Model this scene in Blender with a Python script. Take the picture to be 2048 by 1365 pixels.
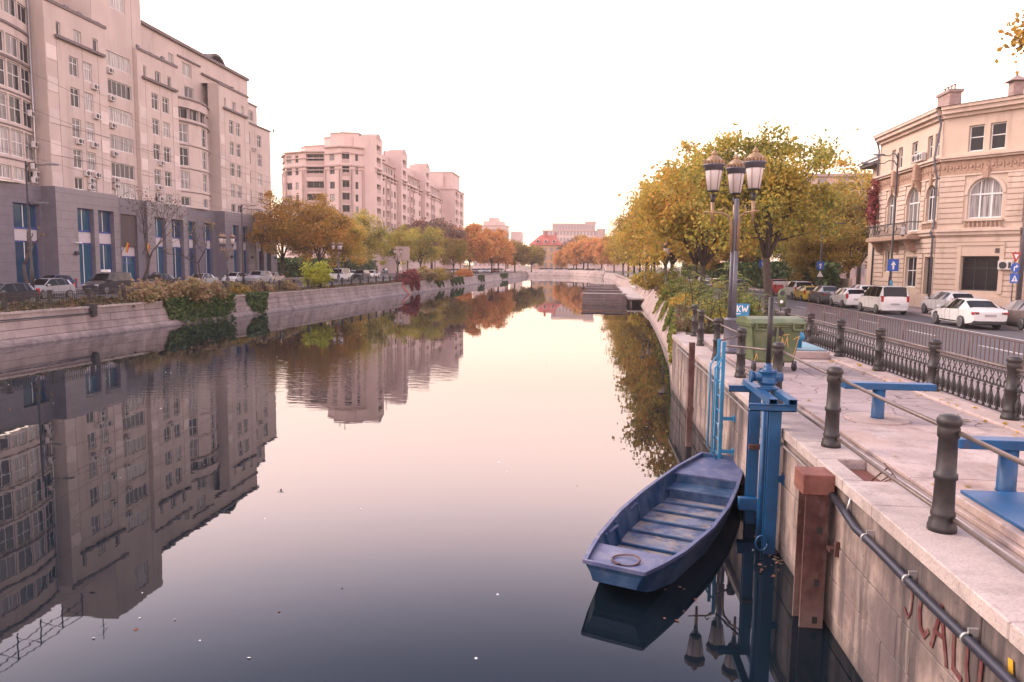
import bpy, bmesh, math, random
import numpy as np
from mathutils import Vector, Matrix
R = math.radians
rnd = random.Random(7)
for o in list(bpy.data.objects): bpy.data.objects.remove(o)
SC = bpy.context.scene
COL = SC.collection

# ---------------------------------------------------------------- camera
cd = bpy.data.cameras.new('camera'); cam = bpy.data.objects.new('camera', cd); COL.objects.link(cam)
cd.sensor_width = 36; cd.lens = 1480 / 2048 * 36; cd.clip_start = .05; cd.clip_end = 4000
PITCH, YAW, ROLL, CAMZ = R(5.93), R(5.95), R(.65), 4.5
_f = Vector((-math.sin(YAW) * math.cos(PITCH), math.cos(YAW) * math.cos(PITCH), -math.sin(PITCH)))
_r = Vector((math.cos(YAW), math.sin(YAW), 0)); _u = _r.cross(_f)
_r, _u = math.cos(ROLL) * _r + math.sin(ROLL) * _u, math.cos(ROLL) * _u - math.sin(ROLL) * _r
cam.matrix_world = Matrix(((_r.x, _u.x, -_f.x, 0), (_r.y, _u.y, -_f.y, 0), (_r.z, _u.z, -_f.z, CAMZ), (0, 0, 0, 1)))
SC.camera = cam

# ---------------------------------------------------------------- world, sun, exposure
W = bpy.data.worlds.new('World'); SC.world = W; W.use_nodes = True
nt = W.node_tree; nt.nodes.clear()
SUN_EL, SUN_AZ = R(38), R(-72)          # veiled sun over the houses of the left bank, azimuth from +Y
def wn(t, **k):
    n = nt.nodes.new(t)
    for a, b in k.items(): setattr(n, a, b)
    return n
sky = wn('ShaderNodeTexSky', sky_type='NISHITA', sun_disc=False, sun_elevation=SUN_EL, sun_rotation=SUN_AZ, air_density=1.0, dust_density=3.0, ozone_density=1.5)
bg1 = wn('ShaderNodeBackground'); bg1.inputs[1].default_value = .05
nt.links.new(sky.outputs[0], bg1.inputs[0])
geo = wn('ShaderNodeTexCoord'); sep = wn('ShaderNodeSeparateXYZ'); nt.links.new(geo.outputs['Generated'], sep.inputs[0])
rampn = wn('ShaderNodeValToRGB'); cr = rampn.color_ramp; cr.interpolation = 'CARDINAL'
nt.links.new(sep.outputs[2], rampn.inputs[0])
VEIL = [(0.0, (.40, .265, .175)), (.10, (.46, .31, .22)), (.18, (.58, .395, .305)), (.30, (.87, .61, .55)), (.40, (.56, .44, .48)), (.48, (.21, .185, .245)), (.60, (.155, .14, .18)), (1.0, (.145, .13, .155))]
while len(cr.elements) < len(VEIL): cr.elements.new(.5)
for e, (p, c) in zip(cr.elements, VEIL): e.position = p; e.color = (*c, 1)
bg2 = wn('ShaderNodeBackground'); bg2.inputs[1].default_value = 2.5
nt.links.new(rampn.outputs[0], bg2.inputs[0])
addn = wn('ShaderNodeAddShader'); outw = wn('ShaderNodeOutputWorld')
nt.links.new(bg1.outputs[0], addn.inputs[0]); nt.links.new(bg2.outputs[0], addn.inputs[1]); nt.links.new(addn.outputs[0], outw.inputs[0])
sd = bpy.data.lights.new('sun', 'SUN'); sun = bpy.data.objects.new('sun', sd); COL.objects.link(sun)
sd.energy = 1.5; sd.angle = R(25); sd.color = (1, .80, .66)
sun.location = (0, 0, 60)
sv = Vector((math.sin(SUN_AZ) * math.cos(SUN_EL), math.cos(SUN_AZ) * math.cos(SUN_EL), math.sin(SUN_EL)))
sun.rotation_euler = sv.to_track_quat('Z', 'Y').to_euler()
vs = SC.view_settings
vs.view_transform = 'Standard'; vs.look = 'None'; vs.exposure = 1.1; vs.gamma = 1; vs.use_curve_mapping = False
SC.render.engine = 'CYCLES'
SC.cycles.use_denoising = True
SC.cycles.max_bounces = 8; SC.cycles.volume_bounces = 1; SC.cycles.transparent_max_bounces = 8
SC.cycles.sample_clamp_indirect = 6

# ---------------------------------------------------------------- helpers
def at(px, py, z):
    "ground point (height z) that the photograph shows at px, py of its 2048 x 1365 pixels"
    d = _f * 1480 + _r * (px - 1024) - _u * (py - 682.5)
    t = (z - CAMZ) / d.z
    return Vector((0, 0, CAMZ)) + d * t
def atX(px, py, X):
    d = _f * 1480 + _r * (px - 1024) - _u * (py - 682.5)
    return Vector((0, 0, CAMZ)) + d * (X / d.x)
def atY(px, py, Y):
    d = _f * 1480 + _r * (px - 1024) - _u * (py - 682.5)
    return Vector((0, 0, CAMZ)) + d * (Y / d.y)

class MB:
    "collects shapes and links them as one mesh object"
    def __init__(s): s.v = []; s.f = []; s.m = []; s.s = []
    def add(s, vs, fs, m=0, smooth=False):
        o = len(s.v); s.v += [tuple(p) for p in vs]
        for f in fs: s.f.append([i + o for i in f]); s.m.append(m); s.s.append(smooth)
        return s
    def box(s, x0, y0, z0, x1, y1, z1, m=0):
        v = [(x0, y0, z0), (x1, y0, z0), (x1, y1, z0), (x0, y1, z0), (x0, y0, z1), (x1, y0, z1), (x1, y1, z1), (x0, y1, z1)]
        return s.add(v, [(0, 3, 2, 1), (4, 5, 6, 7), (0, 1, 5, 4), (1, 2, 6, 5), (2, 3, 7, 6), (3, 0, 4, 7)], m)
    def cbox(s, x0, y0, z0, x1, y1, z1, c=.01, m=0):
        "box with chamfered edges"
        b = bmesh.new(); bmesh.ops.create_cube(b, size=1)
        for v in b.verts: v.co = Vector(((x0 + x1) / 2 + v.co.x * (x1 - x0), (y0 + y1) / 2 + v.co.y * (y1 - y0), (z0 + z1) / 2 + v.co.z * (z1 - z0)))
        bmesh.ops.bevel(b, geom=b.edges[:], offset=c, segments=1, affect='EDGES')
        s.bm(b, m); return s
    def bm(s, b, m=0, smooth=False, mat=None):
        b.verts.index_update()
        s.add([(mat @ v.co if mat else v.co) for v in b.verts], [[v.index for v in f.verts] for f in b.faces], m, smooth); b.free(); return s
    def obox(s, A, B, n, w, z0, z1, m=0):
        "upright box on the segment A-B (2D), thickness w towards n"
        A = Vector(A[:2]); B = Vector(B[:2]); n = Vector(n[:2]) * w
        p = [A, B, B + n, A + n]
        if (B - A).cross(n) < 0: p = p[::-1]
        v = [(q.x, q.y, z0) for q in p] + [(q.x, q.y, z1) for q in p]
        return s.add(v, [(3, 2, 1, 0), (4, 5, 6, 7), (0, 1, 5, 4), (1, 2, 6, 5), (2, 3, 7, 6), (3, 0, 4, 7)], m)
    def cyl(s, p0, p1, r0, r1=None, n=10, m=0, caps=True, smooth=True):
        p0 = Vector(p0); p1 = Vector(p1); r1 = r0 if r1 is None else r1
        d = (p1 - p0).normalized(); a = d.orthogonal().normalized(); b = d.cross(a)
        o = len(s.v); c = [(math.cos(2 * math.pi * i / n), math.sin(2 * math.pi * i / n)) for i in range(n)]
        s.v += [tuple(p0 + (a * x + b * y) * r0) for x, y in c] + [tuple(p1 + (a * x + b * y) * r1) for x, y in c]
        for i in range(n):
            j = (i + 1) % n; s.f.append([o + i, o + j, o + n + j, o + n + i]); s.m.append(m); s.s.append(smooth)
        if caps:
            s.f += [[o + i for i in range(n)][::-1], [o + n + i for i in range(n)]]; s.m += [m, m]; s.s += [False, False]
        return s
    def tube(s, pts, r, n=8, m=0, taper=None):
        pts = [Vector(p) for p in pts]; N = len(pts); o = len(s.v); a = None
        for i, p in enumerate(pts):
            d = (pts[min(i + 1, N - 1)] - pts[max(i - 1, 0)]).normalized()
            a = d.orthogonal().normalized() if a is None else (a - d * a.dot(d)).normalized()
            b = d.cross(a); rr = (r[i] if isinstance(r, (list, tuple)) else r)
            s.v += [tuple(p + (a * math.cos(2 * math.pi * k / n) + b * math.sin(2 * math.pi * k / n)) * rr) for k in range(n)]
        for i in range(N - 1):
            for k in range(n):
                j = (k + 1) % n; s.f.append([o + i * n + k, o + i * n + j, o + i * n + n + j, o + i * n + n + k]); s.m.append(m); s.s.append(True)
        s.f += [[o + k for k in range(n)][::-1], [o + (N - 1) * n + k for k in range(n)]]; s.m += [m, m]; s.s += [False, False]
        return s
    def lathe(s, prof, n=20, c=(0, 0, 0), m=0, smooth=True):
        o = len(s.v); P = len(prof)
        for r, z in prof:
            s.v += [(c[0] + r * math.cos(2 * math.pi * k / n), c[1] + r * math.sin(2 * math.pi * k / n), c[2] + z) for k in range(n)]
        for i in range(P - 1):
            for k in range(n):
                j = (k + 1) % n; s.f.append([o + i * n + k, o + i * n + j, o + i * n + n + j, o + i * n + n + k]); s.m.append(m); s.s.append(smooth)
        s.f += [[o + k for k in range(n)][::-1], [o + (P - 1) * n + k for k in range(n)]]; s.m += [m, m]; s.s += [False, False]
        return s
    def prism(s, poly, d, m=0):
        "extrude a planar polygon (list of 3D points) by vector d"
        poly = [Vector(p) for p in poly]; d = Vector(d); n = len(poly); o = len(s.v)
        s.v += [tuple(p) for p in poly] + [tuple(p + d) for p in poly]
        fs = [[o + i for i in range(n)][::-1], [o + n + i for i in range(n)]] + [[o + i, o + (i + 1) % n, o + n + (i + 1) % n, o + n + i] for i in range(n)]
        s.f += fs; s.m += [m] * len(fs); s.s += [False] * len(fs)
        return s
    def mesh(s, name, mats):
        me = bpy.data.meshes.new(name); me.from_pydata(s.v, [], s.f)
        for q in (mats if isinstance(mats, (list, tuple)) else [mats]): me.materials.append(q)
        if s.f:
            me.polygons.foreach_set('material_index', s.m); me.polygons.foreach_set('use_smooth', s.s)
        me.update(); return me
    def obj(s, name, mats, parent=None, loc=None):
        "with parent and no loc the coordinates are world coordinates"
        if parent is not None and loc is None:
            L = parent.get('_w') or tuple(parent.location); s.v = [(a - L[0], b - L[1], c - L[2]) for a, b, c in s.v]
        return put(name, s.mesh(name, mats), parent, loc or (0, 0, 0))
def put(name, me, parent=None, loc=(0, 0, 0), rz=0):
    o = bpy.data.objects.new(name, me); COL.objects.link(o); o.location = loc
    if rz: o.rotation_euler = (0, 0, rz)
    if parent is not None: o.parent = parent
    return o
def tag(o, label, cat, group=None, kind=None):
    if label: o['label'] = label
    if cat: o['category'] = cat
    if group: o['group'] = group
    if kind: o['kind'] = kind
    return o
def thing(name, label, cat, loc=(0, 0, 0), rz=0, group=None):
    o = bpy.data.objects.new(name, None); COL.objects.link(o); o.location = loc; o.rotation_euler = (0, 0, rz); o.empty_display_size = .1
    return tag(o, label, cat, group)
KIDS = {}
def kids(o):
    return list(o.children)
def copy_tree(o, parent=None):
    c = o.copy(); COL.objects.link(c)
    if parent is not None: c.parent = parent
    for k in kids(o): copy_tree(k, c)
    return c
def dup(t, loc, rz=None, label=None, group=None, scale=None, tint=None):
    r = copy_tree(t); r.location = loc
    if rz is not None: r.rotation_euler = (0, 0, rz)
    if label: r['label'] = label
    if group: r['group'] = group
    if scale: r.scale = (scale, scale, scale) if not isinstance(scale, tuple) else scale
    return r
class Pieces:
    "every shape added becomes an object of its own under par"
    def __init__(s, name, m, par): s.n = name; s.m_ = m; s.p = par
    def obox(s, *a, **k): return MB().obox(*a, **k).obj(s.n, s.m_, s.p)
ORD = 'first second third fourth fifth sixth seventh eighth ninth tenth eleventh twelfth thirteenth'.split()
def structure(o): o['kind'] = 'structure'; return o
def stuff(o, label=None): 
    o['kind'] = 'stuff'
    if label: o['label'] = label
    return o
# ---------------------------------------------------------------- materials
def mat(name, col, rough=.6, metal=0., var=.15, scale=4., dirt=None, dscale=.7, damt=.5, streak=1., bump=0., bscale=30., coord='Object', objvar=0., coat=0., spec=.5, detail=5, dlo=.45, dhi=.7):
    m = bpy.data.materials.new(name); m.use_nodes = True; t = m.node_tree; N = t.nodes; L = t.links
    b = N['Principled BSDF']; b.inputs['Roughness'].default_value = rough; b.inputs['Metallic'].default_value = metal
    b.inputs['Specular IOR Level'].default_value = spec
    if coat: b.inputs['Coat Weight'].default_value = coat; b.inputs['Coat Roughness'].default_value = .05
    if coord == 'World': g = N.new('ShaderNodeNewGeometry'); co = g.outputs['Position']
    else: g = N.new('ShaderNodeTexCoord'); co = g.outputs['Object']
    def noise(sc, st=1., det=detail):
        q = N.new('ShaderNodeTexNoise'); q.inputs['Scale'].default_value = sc; q.inputs['Detail'].default_value = det; q.inputs['Roughness'].default_value = .6
        if st != 1.:
            mp = N.new('ShaderNodeMapping'); mp.inputs['Scale'].default_value = (1, 1, st); L.new(co, mp.inputs[0]); L.new(mp.outputs[0], q.inputs['Vector'])
        else: L.new(co, q.inputs['Vector'])
        return q
    def mix(a, bb, fac, mode='MIX'):
        q = N.new('ShaderNodeMix'); q.data_type = 'RGBA'; q.blend_type = mode
        for sock, val in ((q.inputs[6], a), (q.inputs[7], bb), (q.inputs[0], fac)):
            if isinstance(val, (tuple, list)): sock.default_value = (*val, 1)
            elif isinstance(val, (int, float)): sock.default_value = val
            else: L.new(val, sock)
        return q.outputs[2]
    def rmp(x, lo, hi):
        q = N.new('ShaderNodeMapRange'); q.inputs[1].default_value = lo; q.inputs[2].default_value = hi; L.new(x, q.inputs[0]); return q.outputs[0]
    n1 = noise(scale)
    c = mix([v * (1 - var) for v in col], [min(1, v * (1 + var)) for v in col], rmp(n1.outputs[0], .3, .7))
    if dirt:
        n2 = noise(dscale, streak)
        f = N.new('ShaderNodeMath'); f.operation = 'MULTIPLY'; L.new(rmp(n2.outputs[0], dlo, dhi), f.inputs[0]); f.inputs[1].default_value = damt
        c = mix(c, dirt, f.outputs[0])
    if objvar:
        oi = N.new('ShaderNodeObjectInfo'); h = N.new('ShaderNodeHueSaturation'); L.new(c, h.inputs['Color'])
        h.inputs['Value'].default_value = 1; q = N.new('ShaderNodeMapRange'); q.inputs[3].default_value = 1 - objvar; q.inputs[4].default_value = 1 + objvar
        L.new(oi.outputs['Random'], q.inputs[0]); L.new(q.outputs[0], h.inputs['Value']); c = h.outputs[0]
    L.new(c, b.inputs['Base Color'])
    if bump:
        n3 = noise(bscale); bp = N.new('ShaderNodeBump'); bp.inputs['Strength'].default_value = bump; bp.inputs['Distance'].default_value = .02
        L.new(n3.outputs[0], bp.inputs['Height']); L.new(bp.outputs[0], b.inputs['Normal'])
    return m
MT = {}
def glass_mat(name, dark, light, lo=.35, hi=.75, rough=.08):
    m = bpy.data.materials.new(name); m.use_nodes = True; t = m.node_tree; N = t.nodes; L = t.links
    b = N['Principled BSDF']; b.inputs['Roughness'].default_value = rough; b.inputs['IOR'].default_value = 1.3
    oi = N.new('ShaderNodeObjectInfo'); q = N.new('ShaderNodeMapRange'); q.inputs[1].default_value = lo; q.inputs[2].default_value = hi; L.new(oi.outputs['Random'], q.inputs[0])
    x = N.new('ShaderNodeMix'); x.data_type = 'RGBA'; x.inputs[6].default_value = (*dark, 1); x.inputs[7].default_value = (*light, 1)
    # drawn curtains: soft vertical folds behind the pane
    tc = N.new('ShaderNodeTexCoord'); mp = N.new('ShaderNodeMapping'); mp.inputs['Scale'].default_value = (6, 6, .3); ns = N.new('ShaderNodeTexNoise'); ns.inputs['Scale'].default_value = 1.5
    L.new(tc.outputs['Object'], mp.inputs[0]); L.new(mp.outputs[0], ns.inputs['Vector'])
    mu = N.new('ShaderNodeMath'); mu.operation = 'MULTIPLY'; L.new(q.outputs[0], mu.inputs[0])
    r2 = N.new('ShaderNodeMapRange'); r2.inputs[1].default_value = .35; r2.inputs[2].default_value = .6; r2.inputs[3].default_value = .35; L.new(ns.outputs[0], r2.inputs[0]); L.new(r2.outputs[0], mu.inputs[1])
    L.new(mu.outputs[0], x.inputs[0]); L.new(x.outputs[2], b.inputs['Base Color'])
    return m
def leaf_mat(name, cols, trans=.42, scale=.35, bark=False):
    "leaf colour drifts through the crown and from tree to tree"
    m = bpy.data.materials.new(name); m.use_nodes = True; t = m.node_tree; N = t.nodes; L = t.links
    b = N['Principled BSDF']; b.inputs['Roughness'].default_value = .6; b.inputs['Specular IOR Level'].default_value = .25
    tc = N.new('ShaderNodeTexCoord'); oi = N.new('ShaderNodeObjectInfo')
    n1 = N.new('ShaderNodeTexNoise'); n1.noise_dimensions = '4D'; n1.inputs['Scale'].default_value = scale; n1.inputs['Detail'].default_value = 2
    L.new(tc.outputs['Object'], n1.inputs['Vector']); mw = N.new('ShaderNodeMath'); mw.operation = 'MULTIPLY'; mw.inputs[1].default_value = 37; L.new(oi.outputs['Random'], mw.inputs[0]); L.new(mw.outputs[0], n1.inputs['W'])
    n2 = N.new('ShaderNodeTexWhiteNoise'); n2.noise_dimensions = '3D'
    at_ = N.new('ShaderNodeAttribute'); at_.attribute_name = 'leaf'
    ad = N.new('ShaderNodeMath'); ad.operation = 'MULTIPLY_ADD'; ad.inputs[1].default_value = .5
    sb = N.new('ShaderNodeMath'); sb.operation = 'SUBTRACT'; sb.inputs[1].default_value = .5; L.new(at_.outputs['Fac'], sb.inputs[0])
    L.new(sb.outputs[0], ad.inputs[0]); L.new(n1.outputs[0], ad.inputs[2])
    rp = N.new('ShaderNodeValToRGB'); cr = rp.color_ramp
    while len(cr.elements) < len(cols): cr.elements.new(.5)
    for i, (e, c) in enumerate(zip(cr.elements, cols)): e.position = .22 + .56 * i / max(1, len(cols) - 1); e.color = (*[min(.75, v * 2.0) for v in c], 1)
    L.new(ad.outputs[0], rp.inputs[0]); L.new(rp.outputs[0], b.inputs['Base Color'])
    tr = N.new('ShaderNodeBsdfTranslucent'); L.new(rp.outputs[0], tr.inputs[0]); ms = N.new('ShaderNodeMixShader'); ms.inputs[0].default_value = trans
    L.new(b.outputs[0], ms.inputs[1]); L.new(tr.outputs[0], ms.inputs[2]); L.new(ms.outputs[0], N['Material Output'].inputs[0])
    return m
GREY = (.30, .27, .28)
M_ = dict(
 conc=mat('quay_concrete', (.34, .255, .222), .85, 0, .3, 2.4, (.045, .037, .038), 2.3, .9, .10, .5, 14, 'World', dlo=.46, dhi=.64),
 coping=mat('coping_concrete', (.45, .37, .345), .85, 0, .12, 3, (.25, .20, .185), .9, .6, 1, .35, 40, 'World'),
 plat=mat('platform_concrete', (.44, .34, .315), .85, 0, .12, 1.4, (.28, .20, .18), .5, .6, 1, .3, 25, 'World'),
 asphslab=mat('worn_paving', (.31, .245, .24), .85, 0, .15, 2.5, (.2, .15, .15), .8, .6, 1, .4, 20, 'World', objvar=.1),
 bank=mat('bank_concrete', (.42, .315, .29), .85, 0, .16, 1.2, (.18, .14, .13), .35, .7, .5, .4, 5, 'World'),
 bankL=mat('left_wall_concrete', (.35, .28, .265), .85, 0, .15, .9, (.15, .115, .115), .8, .7, .3, .4, 5, 'World', dlo=.46, dhi=.68),
 asphalt=mat('asphalt', (.085, .077, .083), .8, 0, .12, .8, (.06, .055, .06), .2, .5, 1, .2, 60, 'World'),
 pave=mat('pavement', (.24, .19, .19), .85, 0, .12, 1.5, (.15, .12, .12), .3, .5, 1, .2, 30, 'World'),
 soil=mat('soil', (.10, .075, .05), .9, 0, .3, 1.5, (.06, .06, .03), .4, .6, 1, .6, 6, 'World'),
 white=mat('white_paint', (.75, .73, .72), .5, 0, .06, 5),
 line=mat('road_paint', (.62, .60, .6), .7, 0, .15, 8, (.2, .18, .18), 3, .6, coord='World'),
 iron=mat('dark_iron', (.034, .031, .034), .5, .3, .25, 9, (.10, .07, .055), 5, .35, bump=.15, bscale=60),
 ironrail=mat('rail_iron', (.16, .125, .115), .5, .5, .25, 12, (.08, .05, .04), 6, .5, coord='World'),
 cyanp=mat('pale_cyan_paint', (.16, .33, .40), .5, 0, .15, 4, (.3, .3, .3), 2.5, .5, coord='World'),
 grey=mat('grey_metal', (.12, .115, .14), .5, .3, .12, 5),
 lampgold=mat('lamp_bronze', (.30, .19, .11), .45, .3, .2, 6),
 rust=mat('rust', (.085, .036, .032), .85, .1, .4, 7, (.24, .15, .125), 1.8, .6, .6, .5, 30, 'World'),
 rustcap=mat('rust_cap', (.165, .055, .042), .8, .1, .2, 5, (.27, .125, .09), 2.5, .6, bump=.2, bscale=30, coord='World'),
 blue=mat('blue_paint', (.004, .075, .195), .42, .0, .18, 5, (.02, .05, .13), 2.5, .5, .5, .08, 40, 'World'),
 boat=mat('boat_blue', (.007, .048, .125), .5, 0, .25, 3, (.13, .17, .25), 2.2, .7, 1, .15, 25, dlo=.45, dhi=.75),
 boatdeck=mat('boat_deck', (.065, .085, .19), .5, 0, .2, 3, (.2, .2, .26), 2.5, .6, 1, .15, 25),
 boatfloor=mat('boat_floor', (.27, .225, .205), .7, 0, .25, 4, (.08, .13, .25), 2.2, .7, 1, .2, 20, dlo=.42, dhi=.6),
 cyan=mat('light_blue_paint', (.02, .20, .38), .45, 0, .15, 5, (.06, .2, .3), 3, .4, coord='World'),
 bin=mat('bin_plastic', (.095, .125, .06), .5, 0, .12, 4, (.22, .22, .14), 2, .5, bump=.05, bscale=50),
 black=mat('black_rubber', (.02, .02, .023), .6, 0, .2, 5),
 pipe=mat('black_pipe', (.025, .026, .04), .4, 0, .15, 5),
 pipeg=mat('grey_pipe', (.2, .17, .165), .55, 0, .15, 5),
 zinc=mat('zinc', (.5, .48, .48), .4, .6, .1, 8),
 red=mat('red_paint', (.10, .02, .022), .75, 0, .3, 9, (.16, .10, .09), 6, .7),
 yellow=mat('yellow_paint', (.55, .30, .02), .6, 0, .2, 8),
 orange=mat('orange_scrawl', (.55, .33, .10), .7, 0, .15, 9),
 beige=mat('facade_panels', (.53, .43, .392), .85, 0, .07, .5, (.38, .305, .29), .16, .6, .35, .1, 20, 'World'),
 quoin=mat('pale_stone', (.60, .505, .475), .85, 0, .08, .8, coord='World', objvar=.12),
 granite=mat('grey_granite', (.135, .122, .15), .6, 0, .15, 1.3, (.11, .10, .12), .3, .6, .6, .1, 40, 'World'),
 granite2=mat('granite_pale', (.215, .19, .205), .6, 0, .12, 1.3, (.17, .155, .17), .3, .6, .6, .1, 40, 'World'),
 trimd=mat('dark_ledge', (.15, .115, .115), .8, 0, .15, 2, coord='World'),
 pinkw=mat('pink_facade', (.63, .475, .435), .85, 0, .05, .4, (.50, .365, .335), .15, .5, .4, coord='World'),  # paled so the wall colour itself carries part of the distance haze
 pinkt=mat('pink_trim', (.46, .335, .305), .85, 0, .06, .6, coord='World'),
 winf=mat('window_frame_white', (.70, .68, .68), .5, 0, .04, 5),
 wing=mat('window_frame_grey', (.30, .27, .28), .5, 0, .08, 5),
 wbl=mat('window_frame_blue', (.025, .06, .28), .4, .1, .15, 4),
 spand=mat('spandrel_white', (.48, .44, .47), .5, 0, .05, 3),
 brown=mat('brown_panel', (.07, .05, .055), .7, 0, .12, 4),
 pane=glass_mat('window_glass', (.022, .022, .03), (.50, .46, .45), .35, .85),
 paneb=glass_mat('blue_glass', (.012, .045, .095), (.025, .10, .16), .2, .9, .06),
 paned=glass_mat('dark_glass', (.016, .014, .02), (.026, .023, .03), .3, .9, .12),
 ac=mat('ac_white', (.55, .5, .49), .5, 0, .08, 4), 
 stucco=mat('cream_stucco', (.55, .425, .34), .85, 0, .07, 1.0, (.46, .345, .28), .4, .55, .4, .12, 25, 'World'),
 stucco2=mat('cream_course', (.58, .45, .375), .85, 0, .09, 1.2, (.43, .315, .255), .7, .55, .4, .15, 25, 'World', objvar=.05),
 ornam=mat('carved_stucco', (.40, .26, .19), .85, 0, .18, 6, (.24, .15, .11), 5, .6, bump=.5, bscale=12, coord='World'),
 roofd=mat('dark_roof', (.09, .075, .075), .7, 0, .15, 2),
 brick=mat('brick', (.33, .235, .215), .85, 0, .2, 5, (.2, .1, .08), 2, .5, coord='World'),
 redroof=mat('red_tiles', (.40, .10, .075), .8, 0, .18, .6, (.28, .07, .05), .3, .5, coord='World'),
 ochre=mat('ochre_wall', (.60, .38, .22), .85, 0, .07, .5, coord='World'),
 bark=mat('bark', (.055, .04, .035), .9, 0, .3, 6, (.09, .07, .06), 3, .5, .3, .6, 20),
 signb=mat('sign_blue', (.01, .09, .42), .4, 0, .05, 5), signw=mat('sign_white', (.75, .73, .73), .4, 0, .04, 5), signr=mat('sign_red', (.45, .03, .03), .4, 0, .05, 5),
 wood=mat('weathered_wood', (.27, .205, .20), .85, 0, .3, 3, (.08, .06, .065), 1.5, .6, 1, .4, 12, 'World', objvar=.2),
 dockw=mat('dock_deck', (.5, .43, .42), .8, 0, .1, 2, coord='World'),
 glow=mat('lamp_glass', (.72, .64, .63), .35, 0, .04, 4),
 tyre=mat('tyre', (.02, .02, .022), .8, 0, .1, 6), rim=mat('rim', (.20, .195, .20), .4, .4, .1, 6),
 cglass=mat('car_glass', (.006, .0065, .009), .08, 0, .1, 3, spec=.22), plate=mat('number_plate', (.32, .31, .31), .5),
 tail=mat('tail_light', (.36, .012, .012), .25, 0, .1, 5), head=mat('head_light', (.6, .6, .62), .15, .2, .1, 5), trimb=mat('car_trim', (.025, .025, .028), .6),
)
LEAF = dict(
 gold=leaf_mat('leaves_gold', [(.13, .12, .03), (.22, .175, .035), (.30, .205, .04), (.35, .18, .04)]),
 green=leaf_mat('leaves_green', [(.085, .095, .025), (.16, .15, .032), (.23, .185, .036), (.29, .195, .036)]),
 orange=leaf_mat('leaves_orange', [(.20, .12, .03), (.30, .155, .04), (.36, .165, .05), (.32, .115, .05)]),
 rust=leaf_mat('leaves_rust', [(.12, .09, .03), (.20, .13, .028), (.28, .165, .028), (.27, .12, .03)]),
 olive=leaf_mat('leaves_olive', [(.09, .08, .025), (.15, .115, .025), (.21, .14, .026), (.17, .10, .028)]),
 plum=leaf_mat('leaves_plum', [(.07, .06, .045), (.10, .075, .055), (.14, .075, .06), (.20, .09, .05)]),
 lime=leaf_mat('leaves_lime', [(.16, .18, .025), (.25, .26, .03), (.33, .31, .04)]),
 ivy=leaf_mat('leaves_ivy', [(.015, .035, .015), (.03, .06, .02), (.06, .08, .025)], .2, 1.2),
 pinky=leaf_mat('leaves_pink', [(.08, .075, .03), (.16, .13, .055), (.19, .125, .07), (.14, .08, .055)], .3, 1.3),
 scrub=leaf_mat('leaves_scrub', [(.03, .035, .018), (.055, .05, .022), (.085, .06, .03), (.10, .055, .035)], .2, 1.1),
 red=leaf_mat('leaves_red', [(.07, .018, .02), (.12, .022, .026), (.15, .045, .035)], .3, .8),
 fern=leaf_mat('leaves_fern', [(.03, .05, .014), (.065, .09, .022), (.12, .13, .028), (.18, .13, .03)], .35, .6),
)

def stained(m, layers, base=None):
    "further stain layers over a material: (colour, scale, (sx, sy, sz), lo, hi, amount)"
    t = m.node_tree; N = t.nodes; L = t.links; b = N['Principled BSDF']; src = b.inputs['Base Color'].links[0].from_socket; g = N.new('ShaderNodeNewGeometry')
    for col, sc, st, lo, hi, amt in layers:
        mp = N.new('ShaderNodeMapping'); mp.inputs['Scale'].default_value = st; ns = N.new('ShaderNodeTexNoise'); ns.inputs['Scale'].default_value = sc; ns.inputs['Detail'].default_value = 6; ns.inputs['Roughness'].default_value = .65
        L.new(g.outputs['Position'], mp.inputs[0]); L.new(mp.outputs[0], ns.inputs['Vector'])
        r_ = N.new('ShaderNodeMapRange'); r_.inputs[1].default_value = lo; r_.inputs[2].default_value = hi; r_.inputs[4].default_value = amt; L.new(ns.outputs[0], r_.inputs[0])
        q = N.new('ShaderNodeMix'); q.data_type = 'RGBA'; q.inputs[7].default_value = (*col, 1); L.new(src, q.inputs[6]); L.new(r_.outputs[0], q.inputs[0]); src = q.outputs[2]
    L.new(src, b.inputs['Base Color'])
def topband(m, col, z0, z1, amt, sc=1.6):
    "dirt washed down from an edge above, in ragged tongues"
    t = m.node_tree; N = t.nodes; L = t.links; b = N['Principled BSDF']; src = b.inputs['Base Color'].links[0].from_socket; g = N.new('ShaderNodeNewGeometry'); sp = N.new('ShaderNodeSeparateXYZ'); L.new(g.outputs['Position'], sp.inputs[0])
    mp = N.new('ShaderNodeMapping'); mp.inputs['Scale'].default_value = (1, 1, .15); ns = N.new('ShaderNodeTexNoise'); ns.inputs['Scale'].default_value = sc; ns.inputs['Detail'].default_value = 6; L.new(g.outputs['Position'], mp.inputs[0]); L.new(mp.outputs[0], ns.inputs['Vector'])
    ad = N.new('ShaderNodeMath'); ad.operation = 'MULTIPLY_ADD'; ad.inputs[1].default_value = 2.2; L.new(ns.outputs[0], ad.inputs[0]); L.new(sp.outputs[2], ad.inputs[2])
    r_ = N.new('ShaderNodeMapRange'); r_.inputs[1].default_value = z0 + 1.1; r_.inputs[2].default_value = z1 + 1.1; r_.inputs[4].default_value = amt; L.new(ad.outputs[0], r_.inputs[0])
    q = N.new('ShaderNodeMix'); q.data_type = 'RGBA'; q.inputs[7].default_value = (*col, 1); L.new(src, q.inputs[6]); L.new(r_.outputs[0], q.inputs[0]); L.new(q.outputs[2], b.inputs['Base Color'])
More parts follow.
